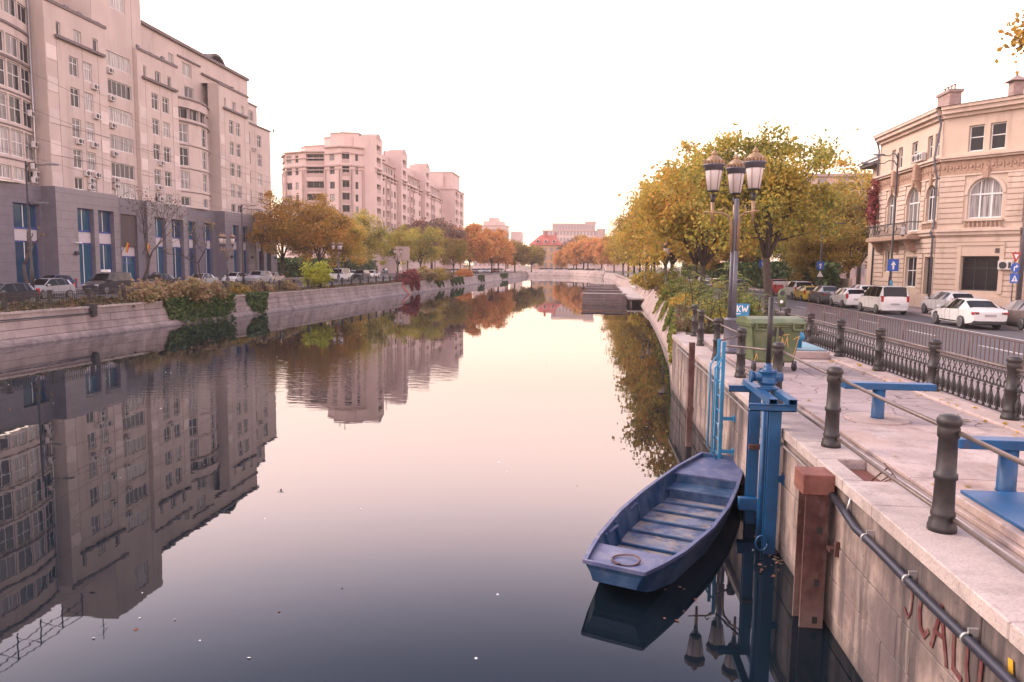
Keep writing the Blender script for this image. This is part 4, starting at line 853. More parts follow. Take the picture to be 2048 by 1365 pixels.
def house_face(A, B, top, arches, rects, name):
    ops = [(s, s + w, z, z + h) for s, z, w, h in arches] + [(s, s + w, z, z + h) for s, z, w, h, *_ in rects]
    wall(w3, A, B, 1.68, top, ops, .36)
    for s, z, w, h in arches: arch_window(b3, A, B, s, z, w, h)
    for s, z, w, h, st in rects:
        if st == 'dark': window(b3, A, B, s + .02, z + .02, w - .04, h - .04, inset=.25, nx=3, bars=(.66,), frame='trimdark', pane='paned')
        elif st == 'door': window(b3, A, B, s + .02, z + .02, w - .04, h - .04, inset=.3, nx=2, bars=(.25, .72), frame='trimdark', pane='paned')
        else: window(b3, A, B, s + .02, z + .02, w - .04, h - .04, inset=.2, nx=st, bars=(.55,))
    A2 = V2(A); L_ = (V2(B) - A2).length; u = (V2(B) - A2) / L_; nr = Vector((u.y, -u.x))
    z = 2.75
    while z < 10.75:          # rusticated courses, cut round the openings
        h = .36
        if 6.75 < z < 7.6: z = 7.62; continue
        segs = [(0.02, L_ - .02)]
        for s, e, a, c in ops:
            c2 = c
            for ar in arches:
                if abs(ar[0] - s) < 1e-6 and z + h > ar[1] + ar[3] - ar[2] / 2: e = e
            if z < c2 + .28 and z + h > a - .1:
                n_ = []
                for p_, q_ in segs:
                    if e + .24 <= p_ or s - .24 >= q_: n_.append((p_, q_)); continue
                    if p_ < s - .24: n_.append((p_, s - .24))
                    if e + .24 < q_: n_.append((e + .24, q_))
                segs = n_
        for p_, q_ in segs:
            if q_ - p_ < .12: continue
            m = MB(); m.obox(A2 + u * p_ + nr * .003, A2 + u * q_ + nr * .003, nr, .065, z, z + h - .07); m.obj('stone_course', M_['stucco2'], b3)
        z += h
    for z0, z1, o_ in ((1.7, 2.7, .12), (6.82, 7.05, .22), (7.05, 7.22, .34), (10.78, 10.9, .1), (11.85, 12.0, .25), (12.0, 12.14, .38), (top - .75, top - .5, .2), (top - .5, top - .22, .45), (top - .22, top - .02, .6)): ledge(t3, A, B, z0, z1, o_)
    ledge(o3, A, B, 10.92, 11.83, .05)
    n_ = int(L_ / .42)
    for i in range(n_):      # carved rosettes of the frieze
        c_ = A2 + u * (L_ * (i + .5) / n_) + nr * .05; o3.cyl((c_.x, c_.y, 11.37), (c_.x + nr.x * .06, c_.y + nr.y * .06, 11.37), .13, .07, 8); o3.obox(c_ + u * .17, c_ + u * .24, nr, .05, 11.15, 11.6)
M_['trimdark'] = M_['trimb']
TOP3 = 15.5
house_face(P0, P1, TOP3, [(66.3 - 64.0, 7.9, 1.7, 2.5), (66.3 - 60.3, 7.3, 2.3, 3.25), (9.35, 7.9, 1.6, 2.5)],
           [(66.3 - 63.8, 12.35, .75, 1.6, 1), (66.3 - 62.5, 12.35, .8, 1.6, 1), (66.3 - 60.0, 12.35, 1.0, 1.6, 2), (66.3 - 57.35, 12.35, .75, 1.6, 1), (66.3 - 56.2, 12.35, .75, 1.6, 1), (66.3 - 59.8, 3.1, 1.9, 2.3, 2), (66.3 - 56.6, 1.85, 1.35, 3.5, 'door'), (66.3 - 63.9, 4.2, .9, 1.8, 1)], 'left')
house_face(P1, P2, TOP3, [(1.85, 7.9, 2.1, 2.65)], [(1.62, 12.35, .95, 1.72, 1), (2.92, 12.35, .95, 1.72, 1), (1.75, 3.08, 2.3, 2.3, 'dark')], 'corner')
house_face(P2, P3, TOP3, [(3, 7.9, 2.1, 2.65)], [(1.0, 3.1, 1.2, 2.2, 1), (3.3, 12.35, 1, 1.7, 1)], 'right')
wall(w3, (34, 66.3), (24, 66.3), 1.68, TOP3)
for z0, z1, o_ in ((TOP3 - .5, TOP3 - .22, .45), (TOP3 - .22, TOP3 - .02, .6)): ledge(t3, (34, 66.3), (24, 66.3), z0, z1, o_)
w3.obj('wall', M_['stucco'], b3); o3.obj('frieze', M_['ornam'], b3)
m = MB(); m.add([(23.35, 67, 15.5), (23.35, 54.7, 15.5), (27.2, 50.4, 15.5), (45, 50.4, 15.5), (27, 64, 15.95), (27, 57, 15.95), (29, 54.5, 15.95), (45, 54.5, 15.95), (27, 67, 15.95), (45, 67, 15.95)], [(0, 1, 5, 8), (1, 2, 6, 5), (2, 3, 7, 6), (8, 5, 6, 7, 9)]); m.obj('roof', M_['roofd'], b3)
m = MB(); m.box(25.2, 57.2, 15.6, 26.0, 59.1, 17.05); m.box(25.1, 57.1, 17.05, 26.1, 59.2, 17.25)
for i in range(4): m.cyl((25.6, 57.4 + i * .5, 17.25), (25.6, 57.4 + i * .5, 17.6), .06, n=8); m.box(25.5, 57.3 + i * .5, 17.6, 25.7, 57.5 + i * .5, 17.66)
m.obj('chimney', M_['brick'], b3)
m = MB(); m.cbox(28.35, 55.1, 15.8, 29.05, 55.8, 17.3, .03); m.add([(28.1, 54.85, 17.3), (29.3, 54.85, 17.3), (29.3, 56.05, 17.3), (28.1, 56.05, 17.3), (28.7, 55.45, 17.75)], [(0, 1, 4), (1, 2, 4), (2, 3, 4), (3, 0, 4), (3, 2, 1, 0)]); m.cyl((28.7, 55.45, 17.6), (28.7, 55.45, 18.0), .08, n=6); m.obj('chimney', M_['brick'], b3)
for pts in ([(23.45, 66.2, 15.3), (23.7, 66.2, 14.9), (23.86, 66.2, 14.3), (23.86, 66.2, 1.8)], [(23.5, 55.15, 15.3), (23.75, 55.1, 14.7), (23.84, 55.1, 14.4), (23.55, 55.1, 12.2), (23.6, 55.1, 11.7), (23.8, 55.1, 10.8), (23.8, 55.1, 7.4), (23.6, 55.1, 7.0), (23.8, 55.1, 6.7), (23.8, 55.1, 1.8)]):
    m = MB(); m.tube(pts, .075, 8); m.obj('drain_pipe', M_['grey'], b3)
m = MB(); m.tube([(27.5, 50.75, 12), (27.5, 50.9, 1.8)], .14, 8); m.obj('drain_pipe', M_['grey'], b3)
# balustrades under the arched windows, balcony, brackets
for A, B, s, w in ((P1, P2, 1.7, 2.4), (P0, P1, 9.2, 1.9)):
    A2 = V2(A); u = (V2(B) - A2).normalized(); nr = Vector((u.y, -u.x))
    for z0, z1 in ((7.23, 7.3), (7.72, 7.86)): m = MB(); m.obox(A2 + u * s + nr * .06, A2 + u * (s + w) + nr * .06, nr, .16, z0, z1); m.obj('balustrade_rail', M_['stucco2'], b3)
    for i in range(9):
        c_ = A2 + u * (s + w * (i + .5) / 9) + nr * .13; m = MB(); m.lathe([(.07, 7.3), (.07, 7.34), (.045, 7.38), (.09, 7.5), (.04, 7.62), (.06, 7.72)], 8, (c_.x, c_.y, 0)); m.obj('baluster', M_['ornam'], b3)
m = MB(); m.cbox(22.9, 57.3, 6.62, 23.98, 65.4, 6.95, .05)
for y in (58.2, 61.2, 64.4): m.prism([(23.95, y, 6.62), (23.95, y, 5.7), (23.6, y, 5.85), (23.1, y, 6.62)], (0, .35, 0))
m.obj('balcony_slab', M_['ornam'], b3)
m = MB(); m.tube([(23.95, 65.3, 7.9), (22.98, 65.3, 7.9), (22.98, 57.4, 7.9), (23.95, 57.4, 7.9)], .035, 6); m.tube([(22.98, 65.3, 7.05), (22.98, 57.4, 7.05)], .03, 6)
y = 57.45
while y < 65.3:
    m.tube([(22.98, y, 7.05), (22.9, y + .05, 7.35), (22.98, y + .1, 7.9)], .015, 4); y += .16
for i in range(5): m.tube([(22.95, 58 + i * 1.6 + .35 * math.cos(t), 7.5 + .3 * math.sin(t)) for t in [math.pi * 2 * k / 10 for k in range(11)]], .025, 4)
m.obj('balcony_railing', M_['iron'], b3)
for y in (57.9, 61.9):
    m = MB(); m.cbox(23.45, y, 10.9, 23.99, y + .45, 12.15, .05); m.prism([(23.99, y + .05, 10.9), (23.5, y + .05, 10.9), (23.99, y + .05, 10.0)], (0, .35, 0)); m.obj('bracket', M_['ornam'], b3)
def ac_at(b, x, y, z, rz):
    o = put('air_conditioner', AC_B, b, (x - b.location.x, y - b.location.y, z - b.location.z), rz); put('fan_grille', AC_F, o)
ac_at(b3, 23.3, 58.4, 6.97, R(-90 - 20)); ac_at(b3, 23.98, 58.2, 12.3, R(-90)); ac_at(b3, 23.98, 59.0, 12.3, R(-90))
aircon(b3, P1, P2, 4.1, 4.5)
m = MB(); A2 = V2(P1); u = (V2(P2) - A2).normalized(); nr = Vector((u.y, -u.x))     # surround of the dark shop window
m.obox(A2 + u * 1.45 + nr * .055, A2 + u * 1.72 + nr * .055, nr, .06, 2.9, 6.1); m.obox(A2 + u * 4.08 + nr * .055, A2 + u * 4.35 + nr * .055, nr, .06, 2.9, 6.1); m.obox(A2 + u * 1.45 + nr * .055, A2 + u * 4.35 + nr * .055, nr, .09, 6.1, 6.3); m.obox(A2 + u * 1.72 + nr * .054, A2 + u * 4.08 + nr * .054, nr, .03, 5.4, 6.1); m.obj('window_surround', M_['stucco'], b3)
m = MB(); c_ = A2 + u * 3.8 + nr * .09; m.obox(c_, c_ + u * .25, nr, .03, 5.6, 5.9); m.obj('number_plaque', M_['brown'], b3)
# recessed annex with its own little roof
m = MB(); m.box(25.5, 66.4, 1.7, 33, 72, 13.6); m.obj('annex_wall', M_['stucco'], b3)
m = MB(); m.box(24.6, 66.4, 13.6, 33, 72.8, 13.9); m.prism([(24.4, 66.4, 13.9), (24.4, 73, 13.9), (26.5, 73, 14.9), (26.5, 66.4, 14.9)][::-1], (0, 0, .12)); m.obj('annex_roof', M_['roofd'], b3)
window(b3, (25.5, 72), (25.5, 66.4), 2, 9, 1.3, 2.2, inset=-.05); window(b3, (25.5, 72), (25.5, 66.4), 3.8, 9, 1.3, 2.2, inset=-.05); ac_at(b3, 25.4, 71.6, 9.4, R(-90))
# walled garden with gate beyond the house
gw = thing('garden_wall', 'cream garden wall with gate pillars beside the corner house', 'wall', (24.5, 80, 1.68))
m = MB(); m.box(24.3, 73, 1.68, 24.6, 92, 3.5); m.obj('wall', M_['stucco'], gw)
for y in (78, 82, 92): m = MB(); m.cbox(24.0, y, 1.68, 24.9, y + .9, 4.2, .05); m.box(23.9, y - .1, 4.2, 25.0, y + 1.0, 4.4); m.obj('pillar', M_['stucco2'], gw)
m = MB()
for i in range(12): m.box(24.2, 79.0 + i * .25, 1.8, 24.28, 79.08 + i * .25, 3.9)
m.obj('gate', M_['brown'], gw)
# ---------------------------------------------------------------- vegetation
def leaf_mesh(name, pos, size, mat_, rng, flat=0., aspect=1.5, up=None):
    "one diamond-shaped leaf face per position"
    n = len(pos); pos = np.asarray(pos, float); a = rng.normal(size=(n, 3)); a[:, 2] *= (1 - flat); a /= np.linalg.norm(a, axis=1)[:, None] + 1e-9
    b = rng.normal(size=(n, 3)); b[:, 2] *= (1 - flat * .6); b -= a * (a * b).sum(1)[:, None]; b /= np.linalg.norm(b, axis=1)[:, None] + 1e-9
    s = size * (0.6 + .8 * rng.random(n))[:, None]
    v = np.stack([pos - a * s * aspect * .5, pos - b * s * .5 + a * s * .1, pos + a * s * aspect * .5, pos + b * s * .5 + a * s * .1], 1).reshape(-1, 3)
    me = bpy.data.meshes.new(name); me.vertices.add(4 * n); me.vertices.foreach_set('co', v.ravel()); me.loops.add(4 * n); me.loops.foreach_set('vertex_index', np.arange(4 * n, dtype=np.int32))
    me.polygons.add(n); me.polygons.foreach_set('loop_start', np.arange(0, 4 * n, 4, dtype=np.int32)); me.update(calc_edges=True)
    at_ = me.attributes.new('leaf', 'FLOAT', 'FACE'); at_.data.foreach_set('value', rng.random(n).astype(np.float32)); me.materials.append(mat_); return me
def clumps(rng, n, env, hollow=.35, low=-.75):
    "clump centres inside an ellipsoid, more of them near its surface; the radius wanders with direction so that the outline is uneven"
    out = []; ph = rng.random(8) * 6.28; 
    while len(out) < n:
        d = rng.normal(size=3); d /= np.linalg.norm(d)
        if d[2] < low: continue
        az = math.atan2(d[1], d[0]); w = 1 + .16 * math.sin(2 * az + ph[0]) + .12 * math.sin(3 * az + ph[1] + 2 * d[2]) + .10 * math.sin(5 * d[2] + ph[2]) + .07 * math.sin(5 * az + ph[3])
        r = (hollow + (1 - hollow) * rng.random() ** .6) * w; out.append(d * r * np.array(env))
    return np.array(out)
def tree(rng, trunk_h, cz, env, n_cl, cl_r, n_leaf, size, lmat, tr=.18, lean=(0, 0), bark='bark', hollow=.35):
    "trunk + limbs mesh and crown mesh; cz = height of the crown's centre"
    C_ = clumps(rng, n_cl, env, hollow) + np.array([lean[0], lean[1], cz]); mb = MB()
    top = Vector((lean[0] * .4, lean[1] * .4, trunk_h)); mb.tube([(0, 0, -.1), (lean[0] * .05, lean[1] * .05, .25), (lean[0] * .15, lean[1] * .15, trunk_h * .5), top], [tr * 1.5, tr * 1.08, tr * .95, tr * .85], 10)
    limbs = []; nl = 6
    for i in range(nl):
        az = 2 * math.pi * i / nl + rng.random() * .8; e = Vector((lean[0] + env[0] * .55 * math.cos(az), lean[1] + env[1] * .55 * math.sin(az), cz + env[2] * (rng.random() * .7 - .1)))
        mid = top.lerp(e, .5) + Vector((0, 0, -.1 * env[2] * rng.random())) + Vector(rng.normal(size=3) * .15); pts = [top - Vector((0, 0, .15)), top.lerp(mid, .5) + Vector(rng.normal(size=3) * .08), mid, mid.lerp(e, .5) + Vector(rng.normal(size=3) * .12), e]
        mb.tube(pts, [tr * .62, tr * .5, tr * .38, tr * .26, tr * .12], 7); limbs.append(pts)
    e = Vector((lean[0], lean[1], cz + env[2] * .6)); pts = [top - Vector((0, 0, .1)), top.lerp(e, .35) + Vector(rng.normal(size=3) * .15), top.lerp(e, .7) + Vector(rng.normal(size=3) * .2), e]; mb.tube(pts, [tr * .7, tr * .5, tr * .3, tr * .1], 7); limbs.append(pts)
    LP = [p for l in limbs for p in l[1:]]
    for c in C_[: min(len(C_), 90)]:
        cv = Vector(c); p = min(LP, key=lambda q: (q - cv).length + (0.8 if q.z > cv.z else 0)); m_ = p.lerp(cv, .5) + Vector(rng.normal(size=3) * .12) - Vector((0, 0, .1)); mb.tube([p, m_, cv], [tr * .2, tr * .12, tr * .035], 4)
    per = max(1, n_leaf // n_cl); P = []
    for c in C_:
        k = int(per * (.5 + rng.random())); r = cl_r * (.65 + .7 * rng.random()); q = rng.normal(size=(k, 3)) * r * np.array([.6, .6, .42]); P.append(c + q)
    return mb, leaf_mesh('crown', np.concatenate(P), size, lmat, rng)
def plant_tree(name, label, cat, loc, meshes, rz=0, sc=1., group=None, mat_=None, crown='crown'):
    t = thing(name, label, cat, loc, rz, group); t.scale = (sc, sc, sc) if not isinstance(sc, tuple) else sc
    put('trunk', meshes[0], t); c = put(crown, meshes[1], t)
    if mat_ is not None: c.material_slots[0].link = 'OBJECT'; c.material_slots[0].material = mat_
    return t
def rg(s): return np.random.default_rng(s)
def mk(*a, **k):
    b, l = tree(*a, **k); return b.mesh('trunk', M_['bark']), l
T_near = mk(rg(3), 3.3, 7.1, (4.1, 4.0, 3.7), 120, .78, 18000, .155, LEAF['green'], tr=.27)
T_a = mk(rg(11), 3.0, 7.6, (4.6, 4.6, 4.9), 110, 1.0, 17000, .20, LEAF['gold'], tr=.24)
T_b = mk(rg(12), 2.8, 7.2, (4.9, 4.4, 4.6), 110, 1.05, 17000, .20, LEAF['gold'], tr=.22)
T_c = mk(rg(13), 2.9, 7.0, (4.2, 5.0, 4.4), 100, 1.05, 15500, .21, LEAF['gold'], tr=.22)
T_wide = mk(rg(14), 3.2, 7.6, (6.6, 6.2, 5.2), 170, 1.15, 40000, .235, LEAF['rust'], tr=.3)
T_far = mk(rg(15), 3.0, 6.8, (5.2, 5.2, 4.6), 80, 1.2, 11000, .38, LEAF['orange'], tr=.25)
T_far2 = mk(rg(16), 3.0, 6.6, (5.4, 5.4, 4.2), 90, 1.2, 11000, .38, LEAF['olive'], tr=.25, hollow=.5)
# right bank row
G1 = 'street trees of the right bank'
plant_tree('street_tree', 'tall green and gold street tree whose dark forked trunk rises behind the green bin', 'tree', (11.5, 49.0, 1.7), T_near, 0, 1.04, G1).rotation_euler = (0, R(-6), 0)
RT_ = [(9.0, 61, T_b, 'gold', 1.02, 'gold leaved bank tree just left of the big lamp post'), (9.8, 71, T_a, 'gold', 1.0, 'amber bank tree standing third in the row from the green bin'),
       (8.8, 82, T_c, 'gold', 1.04, 'loose golden tree behind the single street lantern'), (9.3, 94, T_b, 'rust', 1.0, 'rusty gold tree behind the pair of lanterns'), (9.0, 107, T_a, 'gold', 1.0, 'golden tree above the white landing platform'),
       (9.2, 122, T_c, 'olive', 1.05, 'olive brown tree above the plank dock'), (9.0, 138, T_b, 'gold', 1.0, 'golden tree ninth in the row towards the canal bend'), (9.0, 155, T_a, 'gold', 1.0, 'yellow tree near the far end of the right hand row'), (8.8, 175, T_c, 'rust', 1.0, 'rusty tree near the far end of the right hand row'), (8.6, 198, T_b, 'gold', 1.0, 'last tall tree of the right hand row before the pale far wall')]
for i, (x, y, ms, lm, sc, lb) in enumerate(RT_): plant_tree('street_tree', lb, 'tree', (x, y, 1.75), ms, i * 1.3, sc, G1, LEAF[lm])
G2 = 'trees across the road on the right'
for i, (x, y, ms, lm, sc, lb) in enumerate([(31, 90, T_a, 'gold', 1.12, 'pale gold tree beyond the garden wall left of the cream house'), (27.5, 83, T_b, 'olive', .95, 'olive tree leaning over the garden wall beside the cream house'), (27, 101, T_c, 'green', 1.15, 'dark green tree behind the garden wall'), (25.5, 116, T_a, 'green', 1.1, 'green tree beyond the red pickup'), (24.5, 131, T_wide, 'rust', .9, 'wide rust tree far down the right side of the road'), (24.5, 150, T_b, 'green', 1.1, 'green tree far down the right side of the road'), (24, 172, T_c, 'olive', 1.15, 'olive tree farthest along the right side of the road'), (22.8, 77, T_c, 'olive', .62, 'small yellow green tree beside the gate pillars')]):
    plant_tree('garden_tree', lb, 'tree', (x, y, 1.6), ms, i * 1.9 + .4, sc, G2, LEAF[lm])
# far end of the canal
G3 = 'orange trees along the far bank'
for i, (x, y, sc, lb) in enumerate([(-7, 316, 1.0, 'bright orange tree beside the red roofed house'), (-1, 309, 1.15, 'tall bright orange tree in the middle of the far bank'), (4.5, 300, 1.1, 'orange tree at the right end of the far bank'), (-12.5, 322, .75, 'small orange tree before the red roofed house'), (9, 285, 1.15, 'amber tree behind the corner of the far wall'), (-3, 330, 1.3, 'amber tree standing behind the orange trees of the far bank')]):
    plant_tree('far_tree', lb, 'tree', (x, y, 1.7), T_far, i * 2.1, sc, G3, LEAF['orange'] if i < 5 else LEAF['rust'])
plant_tree('far_tree', 'grey green tree under the office block', 'tree', (-6.5, 348, 1.7), T_far2, 1, 1.35, None, LEAF['plum'])
# left bank
G4 = 'street trees of the left bank'
for i, (x, y, ms, lm, sc, lb) in enumerate([(*atY(566, 560, 112).xy, T_a, 'rust', 1.0, 'golden brown tree directly before the end of the beige block'), (*atY(640, 560, 110).xy, T_b, 'rust', 1.04, 'large golden tree with pale trunk behind the white van'), (*atY(690, 560, 118).xy, T_c, 'gold', .82, 'smaller golden tree at the right edge of the big group on the left bank'),
        (-44, 140, T_a, 'green', .95, 'yellow green tree before the pink block'), (-40, 152, T_b, 'green', .85, 'green tree beside the pale billboard'), (-37, 160, T_c, 'green', .9, 'yellow green tree right of the billboard'), (-41, 190, T_far2, 'plum', 1.3, 'dull grey plum tree behind the far parked cars'), (-33, 178, T_c, 'olive', .75, 'small reddish tree under the plum tree'),
        (-33.5, 205, T_far, 'orange', 1.12, 'vivid orange tree above the far parked cars'), (-29.5, 222, T_far, 'orange', 1.1, 'second vivid orange tree above the far parked cars'), (-31, 250, T_far, 'orange', .95, 'orange tree left of the rounded olive tree'), (-26.6, 262, T_far2, 'olive', 1.0, 'rounded olive tree at the canal bend'), (-22.5, 285, T_far2, 'olive', .9, 'second rounded olive tree at the canal bend')]):
    plant_tree('street_tree', lb, 'tree', (x, y, 1.65), ms, i * 1.7, sc, G4, LEAF[lm])
# bare young trees before the granite base
def bare_tree(seed, h, lv, leaves, lmat, spread=.55, tr=.14, split=.28):
    rng = rg(seed); mb = MB(); tips = []
    def grow(p, d, L_, r, k):
        n = 3; pts = [p]
        for i in range(n): d = (d + Vector(rng.normal(size=3)) * .13 + Vector((0, 0, .06))).normalized(); p = p + d * L_ / n; pts.append(p)
        mb.tube(pts, [r, r * .88, r * .76, r * .62], 6 if k < 2 else 4)
        if k >= lv: tips.append(p); return
        for j in range(2 if k == 0 else 3):
            nd = (d + Vector(rng.normal(size=3)) * spread).normalized(); nd.z = max(nd.z, .05); grow(pts[-1 if j < 2 else 2], nd, L_ * (.62 + .25 * rng.random()), r * .58, k + 1)
    grow(Vector((0, 0, 0)), Vector((0, 0, 1)), h * split, tr, 0)
    P = np.array([list(t) for t in tips]); P = np.repeat(P, max(1, leaves // len(P)), 0) + rng.normal(size=(len(P) * max(1, leaves // len(P)), 3)) * .25
    return mb.mesh('trunk', M_['bark']), leaf_mesh('leaves', P, .13, lmat, rng)
G5 = 'nearly bare young trees before the granite base'
plant_tree('bare_tree', 'bare tree with dense fine twigs before the entrance with flags', 'tree', at(287, 570, 1.75) * 1, bare_tree(21, 10.2, 5, 486, LEAF['scrub'], .5, .17, .30), 0, 1.0, G5, None, 'leaves')
plant_tree('bare_tree', 'thin pruned bare tree behind the silver car', 'tree', at(54, 590, 1.75), bare_tree(23, 6.5, 2, 9, LEAF['olive'], .25, .17, .36), 0, 1.0, G5, None, 'leaves')
plant_tree('bare_tree', 'slim bare tree rising from behind the yellow pink shrubs', 'tree', at(402, 575, 1.75), bare_tree(25, 8.2, 4, 160, LEAF['olive'], .42, .12, .31), 0, 1.0, G5, None, 'leaves')
# shrubs
def shrub(rng, env, n_cl, cl_r, n_leaf, size, lmat, low=-.2, flat=.2):
    C_ = clumps(rng, n_cl, env, .3, low); mb = MB(); C_[:, 2] += env[2] * .25
    for c in C_[:40]: cv = Vector(c); mb.tube([(cv.x * .25, cv.y * .25, -.05), cv * .55 + Vector((0, 0, .1)), cv], [.022, .016, .006], 4)
    P = [c + rng.normal(size=(int(n_leaf / n_cl * (.5 + rng.random())), 3)) * cl_r * np.array([.6, .6, .45]) for c in C_]
    return mb.mesh('stem', M_['bark']), leaf_mesh('foliage', np.concatenate(P), size, lmat, rng, flat)
def plant_shrub(name, label, cat, loc, ms, rz=0, sc=1., group=None, mat_=None):
    t = thing(name, label, cat, loc, rz, group); t.scale = (sc, sc, sc) if not isinstance(sc, tuple) else sc
    put('stem', ms[0], t); c = put('foliage', ms[1], t)
    if mat_ is not None: c.material_slots[0].link = 'OBJECT'; c.material_slots[0].material = mat_
    return t
S_pk = shrub(rg(31), (1.7, 2.1, 1.25), 46, .42, 4200, .17, LEAF['pinky']); S_pk2 = shrub(rg(32), (1.3, 1.8, .95), 36, .38, 3000, .16, LEAF['pinky'])
S_lime = shrub(rg(33), (1.2, 1.3, 2.4), 60, .34, 5200, .13, LEAF['lime'], 0.0); S_low = shrub(rg(34), (.9, 1.5, .28), 30, .24, 1800, .12, LEAF['olive'])
yx = lambda y, o: (lerp_poly(LT, y) + o, y, 1.62)
G6 = 'shrubs along the left wall'
for i, (y, o, ms, sc, lm, lb) in enumerate([(47.5, -.9, S_pk2, 1.0, None, 'yellow pink shrub at the start of the ivy'), (51.5, -.7, S_pk, .92, None, 'largest yellow pink shrub hanging over the ivy'), (55.0, -.9, S_pk, .8, None, 'yellow pink shrub at the end of the broad ivy'), (60.0, -1.2, S_pk2, .75, 'olive', 'low olive shrub behind the narrow ivy strip'), (64.5, -1.4, S_pk2, .8, None, 'pinkish shrub left of the lime bush'), (69, -1.2, S_pk2, .8, None, 'pinkish shrub close beside the lime bush'),
        (41.5, -1.5, S_low, 1.1, 'scrub', 'low brown shrub inside the railing by the dark van'), (38.6, -1.6, S_low, 1.0, 'scrub', 'low green shrub inside the railing by the silver car'), (44.6, -1.7, S_low, 1.2, 'scrub', 'low brown shrub before the yellow pink shrubs'), (35.3, -2.2, S_low, .9, 'scrub', 'low dark green shrub nearest on the left bank'),
        (111, -.8, S_pk2, 1.3, 'red', 'dark red bush spilling over the wall'), (106, -.6, S_low, 1.3, 'red', 'red creeper bush low on the wall top'), (119, -1.0, S_pk, 1.1, 'pinky', 'reddish shrub right of the red bush'), (126, -1.2, S_pk, 1.3, 'olive', 'tall olive shrub before the far parked cars'), (134, -1, S_pk2, 1.4, 'pinky', 'pinkish shrub far along the left wall'), (158, -1.2, S_pk2, 1.3, 'orange', 'orange shrub far along the left wall')]):
    plant_shrub('shrub', lb, 'shrub', yx(y, o), ms, i * 2.3, sc, G6, LEAF[lm] if lm else None)
plant_shrub('lime_bush', 'bright lime green bush standing on the left wall', 'bush', yx(76.5, -1.1), S_lime, .3, (1.25, 1.25, 1.05))
# ivy on the left wall
def ivy_on(y0, y1, n, seed, low=-.1, size=.15, lmat='ivy', fall=.9):
    rng = rg(seed); yv = y0 + (y1 - y0) * rng.random(n); e = np.minimum(yv - y0, y1 - yv); zlow = low + np.maximum(0, .9 - e * .7) * (.4 + .6 * np.sin(yv * 5.3) ** 2) + (.45 * np.sin(yv * 3.1) ** 2 + .35 * np.sin(yv * 7.7 + 1) ** 2) * fall; drop = rng.random(n) > np.clip(.35 + e * 1.1, 0, 1); zlow = np.where(drop, 1.5, zlow)
    z = zlow + (1.85 - zlow) * rng.random(n) ** .9; xs = np.array([lerp_poly(LT, y) for y in yv]); off = np.interp(z, zs[::-1], offs[::-1]); x = xs + off + .06 + np.abs(rng.normal(size=n)) * .14 + np.where(z < .25, .15, 0)
    return leaf_mesh('ivy', np.stack([x, yv, z], 1), size, LEAF[lmat], rng, .1, 1.2)
o = put('ivy', ivy_on(48.2, 57.0, 9000, 41)); stuff(tag(o, 'broad dark green ivy hanging down the left wall to the water', None)); o['kind'] = 'stuff'
o = put('ivy', ivy_on(59.2, 62.6, 3200, 42)); stuff(tag(o, 'narrow dark green ivy strip on the left wall', None))
for y0, y1, n, lb, lm in ((108, 113, 1500, 'dark red creeper hanging on the left wall', 'red'), (124, 130, 1600, 'green creeper far along the left wall', 'ivy'), (137, 149, 2400, 'green creeper patches under the far shrubs', 'ivy'), (168, 176, 1500, 'thin creeper strands near the far end of the left wall', 'ivy'), (205, 222, 1800, 'creeper clumps at the far end of the left wall', 'ivy')):
    rng = rg(int(y0)); yv = y0 + (y1 - y0) * rng.random(n); x = np.array([lerp_poly(LT, y) for y in yv]); z = 1.8 - 1.5 * rng.random(n) * (np.sin(yv * 1.7) * .4 + .6); off = np.interp(z, zs[::-1], offs[::-1])
    o = put('ivy', leaf_mesh('ivy', np.stack([x + off + .1 + .1 * rng.random(n), yv, z], 1), .28, LEAF[lm], rng, .1, 1.2)); stuff(tag(o, lb, None))
# grass and fallen leaves
def scatter(name, label, P, size, lm, seed, flat=0., asp=2.2):
    o = put(name, leaf_mesh(name, P, size, LEAF[lm], rg(seed), flat, asp)); return stuff(tag(o, label, None))
rng = rg(50); n = 9000; yv = 30 + 95 * rng.random(n) ** 1.3; xv = np.array([lerp_poly(LT, y) for y in yv]) - 3.2 * rng.random(n); scatter('grass', 'patchy grass along the left bank', np.stack([xv, yv, 1.66 + .12 * rng.random(n)], 1), .16, 'scrub', 51)
rng = rg(52); n = 9000; yv = 29 + 75 * rng.random(n) ** 1.2; f_ = rng.random(n); xv = np.array([lerp_poly(RT, y) for y in yv]); xv = xv + (8.8 - xv) * f_; scatter('grass', 'grass and weeds on the right bank', np.stack([xv, yv, 2.0 + .2 * rng.random(n)], 1), .17, 'scrub', 53)
rng = rg(54); n = 200; pts = []
for i in range(n):
    if i < 150: pts.append((6.9 - abs(rng.normal()) * .35, -1 + 28 * rng.random(), 2.01))
    else: pts.append((3.9 + 2.8 * rng.random(), 4 + 22 * rng.random(), 2.004))
pts = np.array(pts); pts[:, 2] = np.where(pts[:, 0] > 6.63, 2.045, pts[:, 2]); scatter('fallen_leaves', 'fallen leaves lying on the quay platform', pts, .055, 'rust', 55, .97, 1.4)
rng = rg(56); pts = []
for cx, cy, n, s in ((2.95, 11.5, 26, .10), (2.95, 12.3, 12, .08), (2.7, 11.0, 8, .2), (-29.2, 40, 40, 3), (1.2, 10.2, 8, .3)):
    pts += [(cx + rng.normal() * s * .5, cy + rng.normal() * s * 2.2, .008) for _ in range(n)]
pts += [(-26 + 28 * rng.random(), 8 + 60 * rng.random(), .008) for _ in range(70)]
scatter('fallen_leaves', 'leaves and flecks floating on the canal', np.array(pts), .045, 'plum', 57, .985, 1.4)
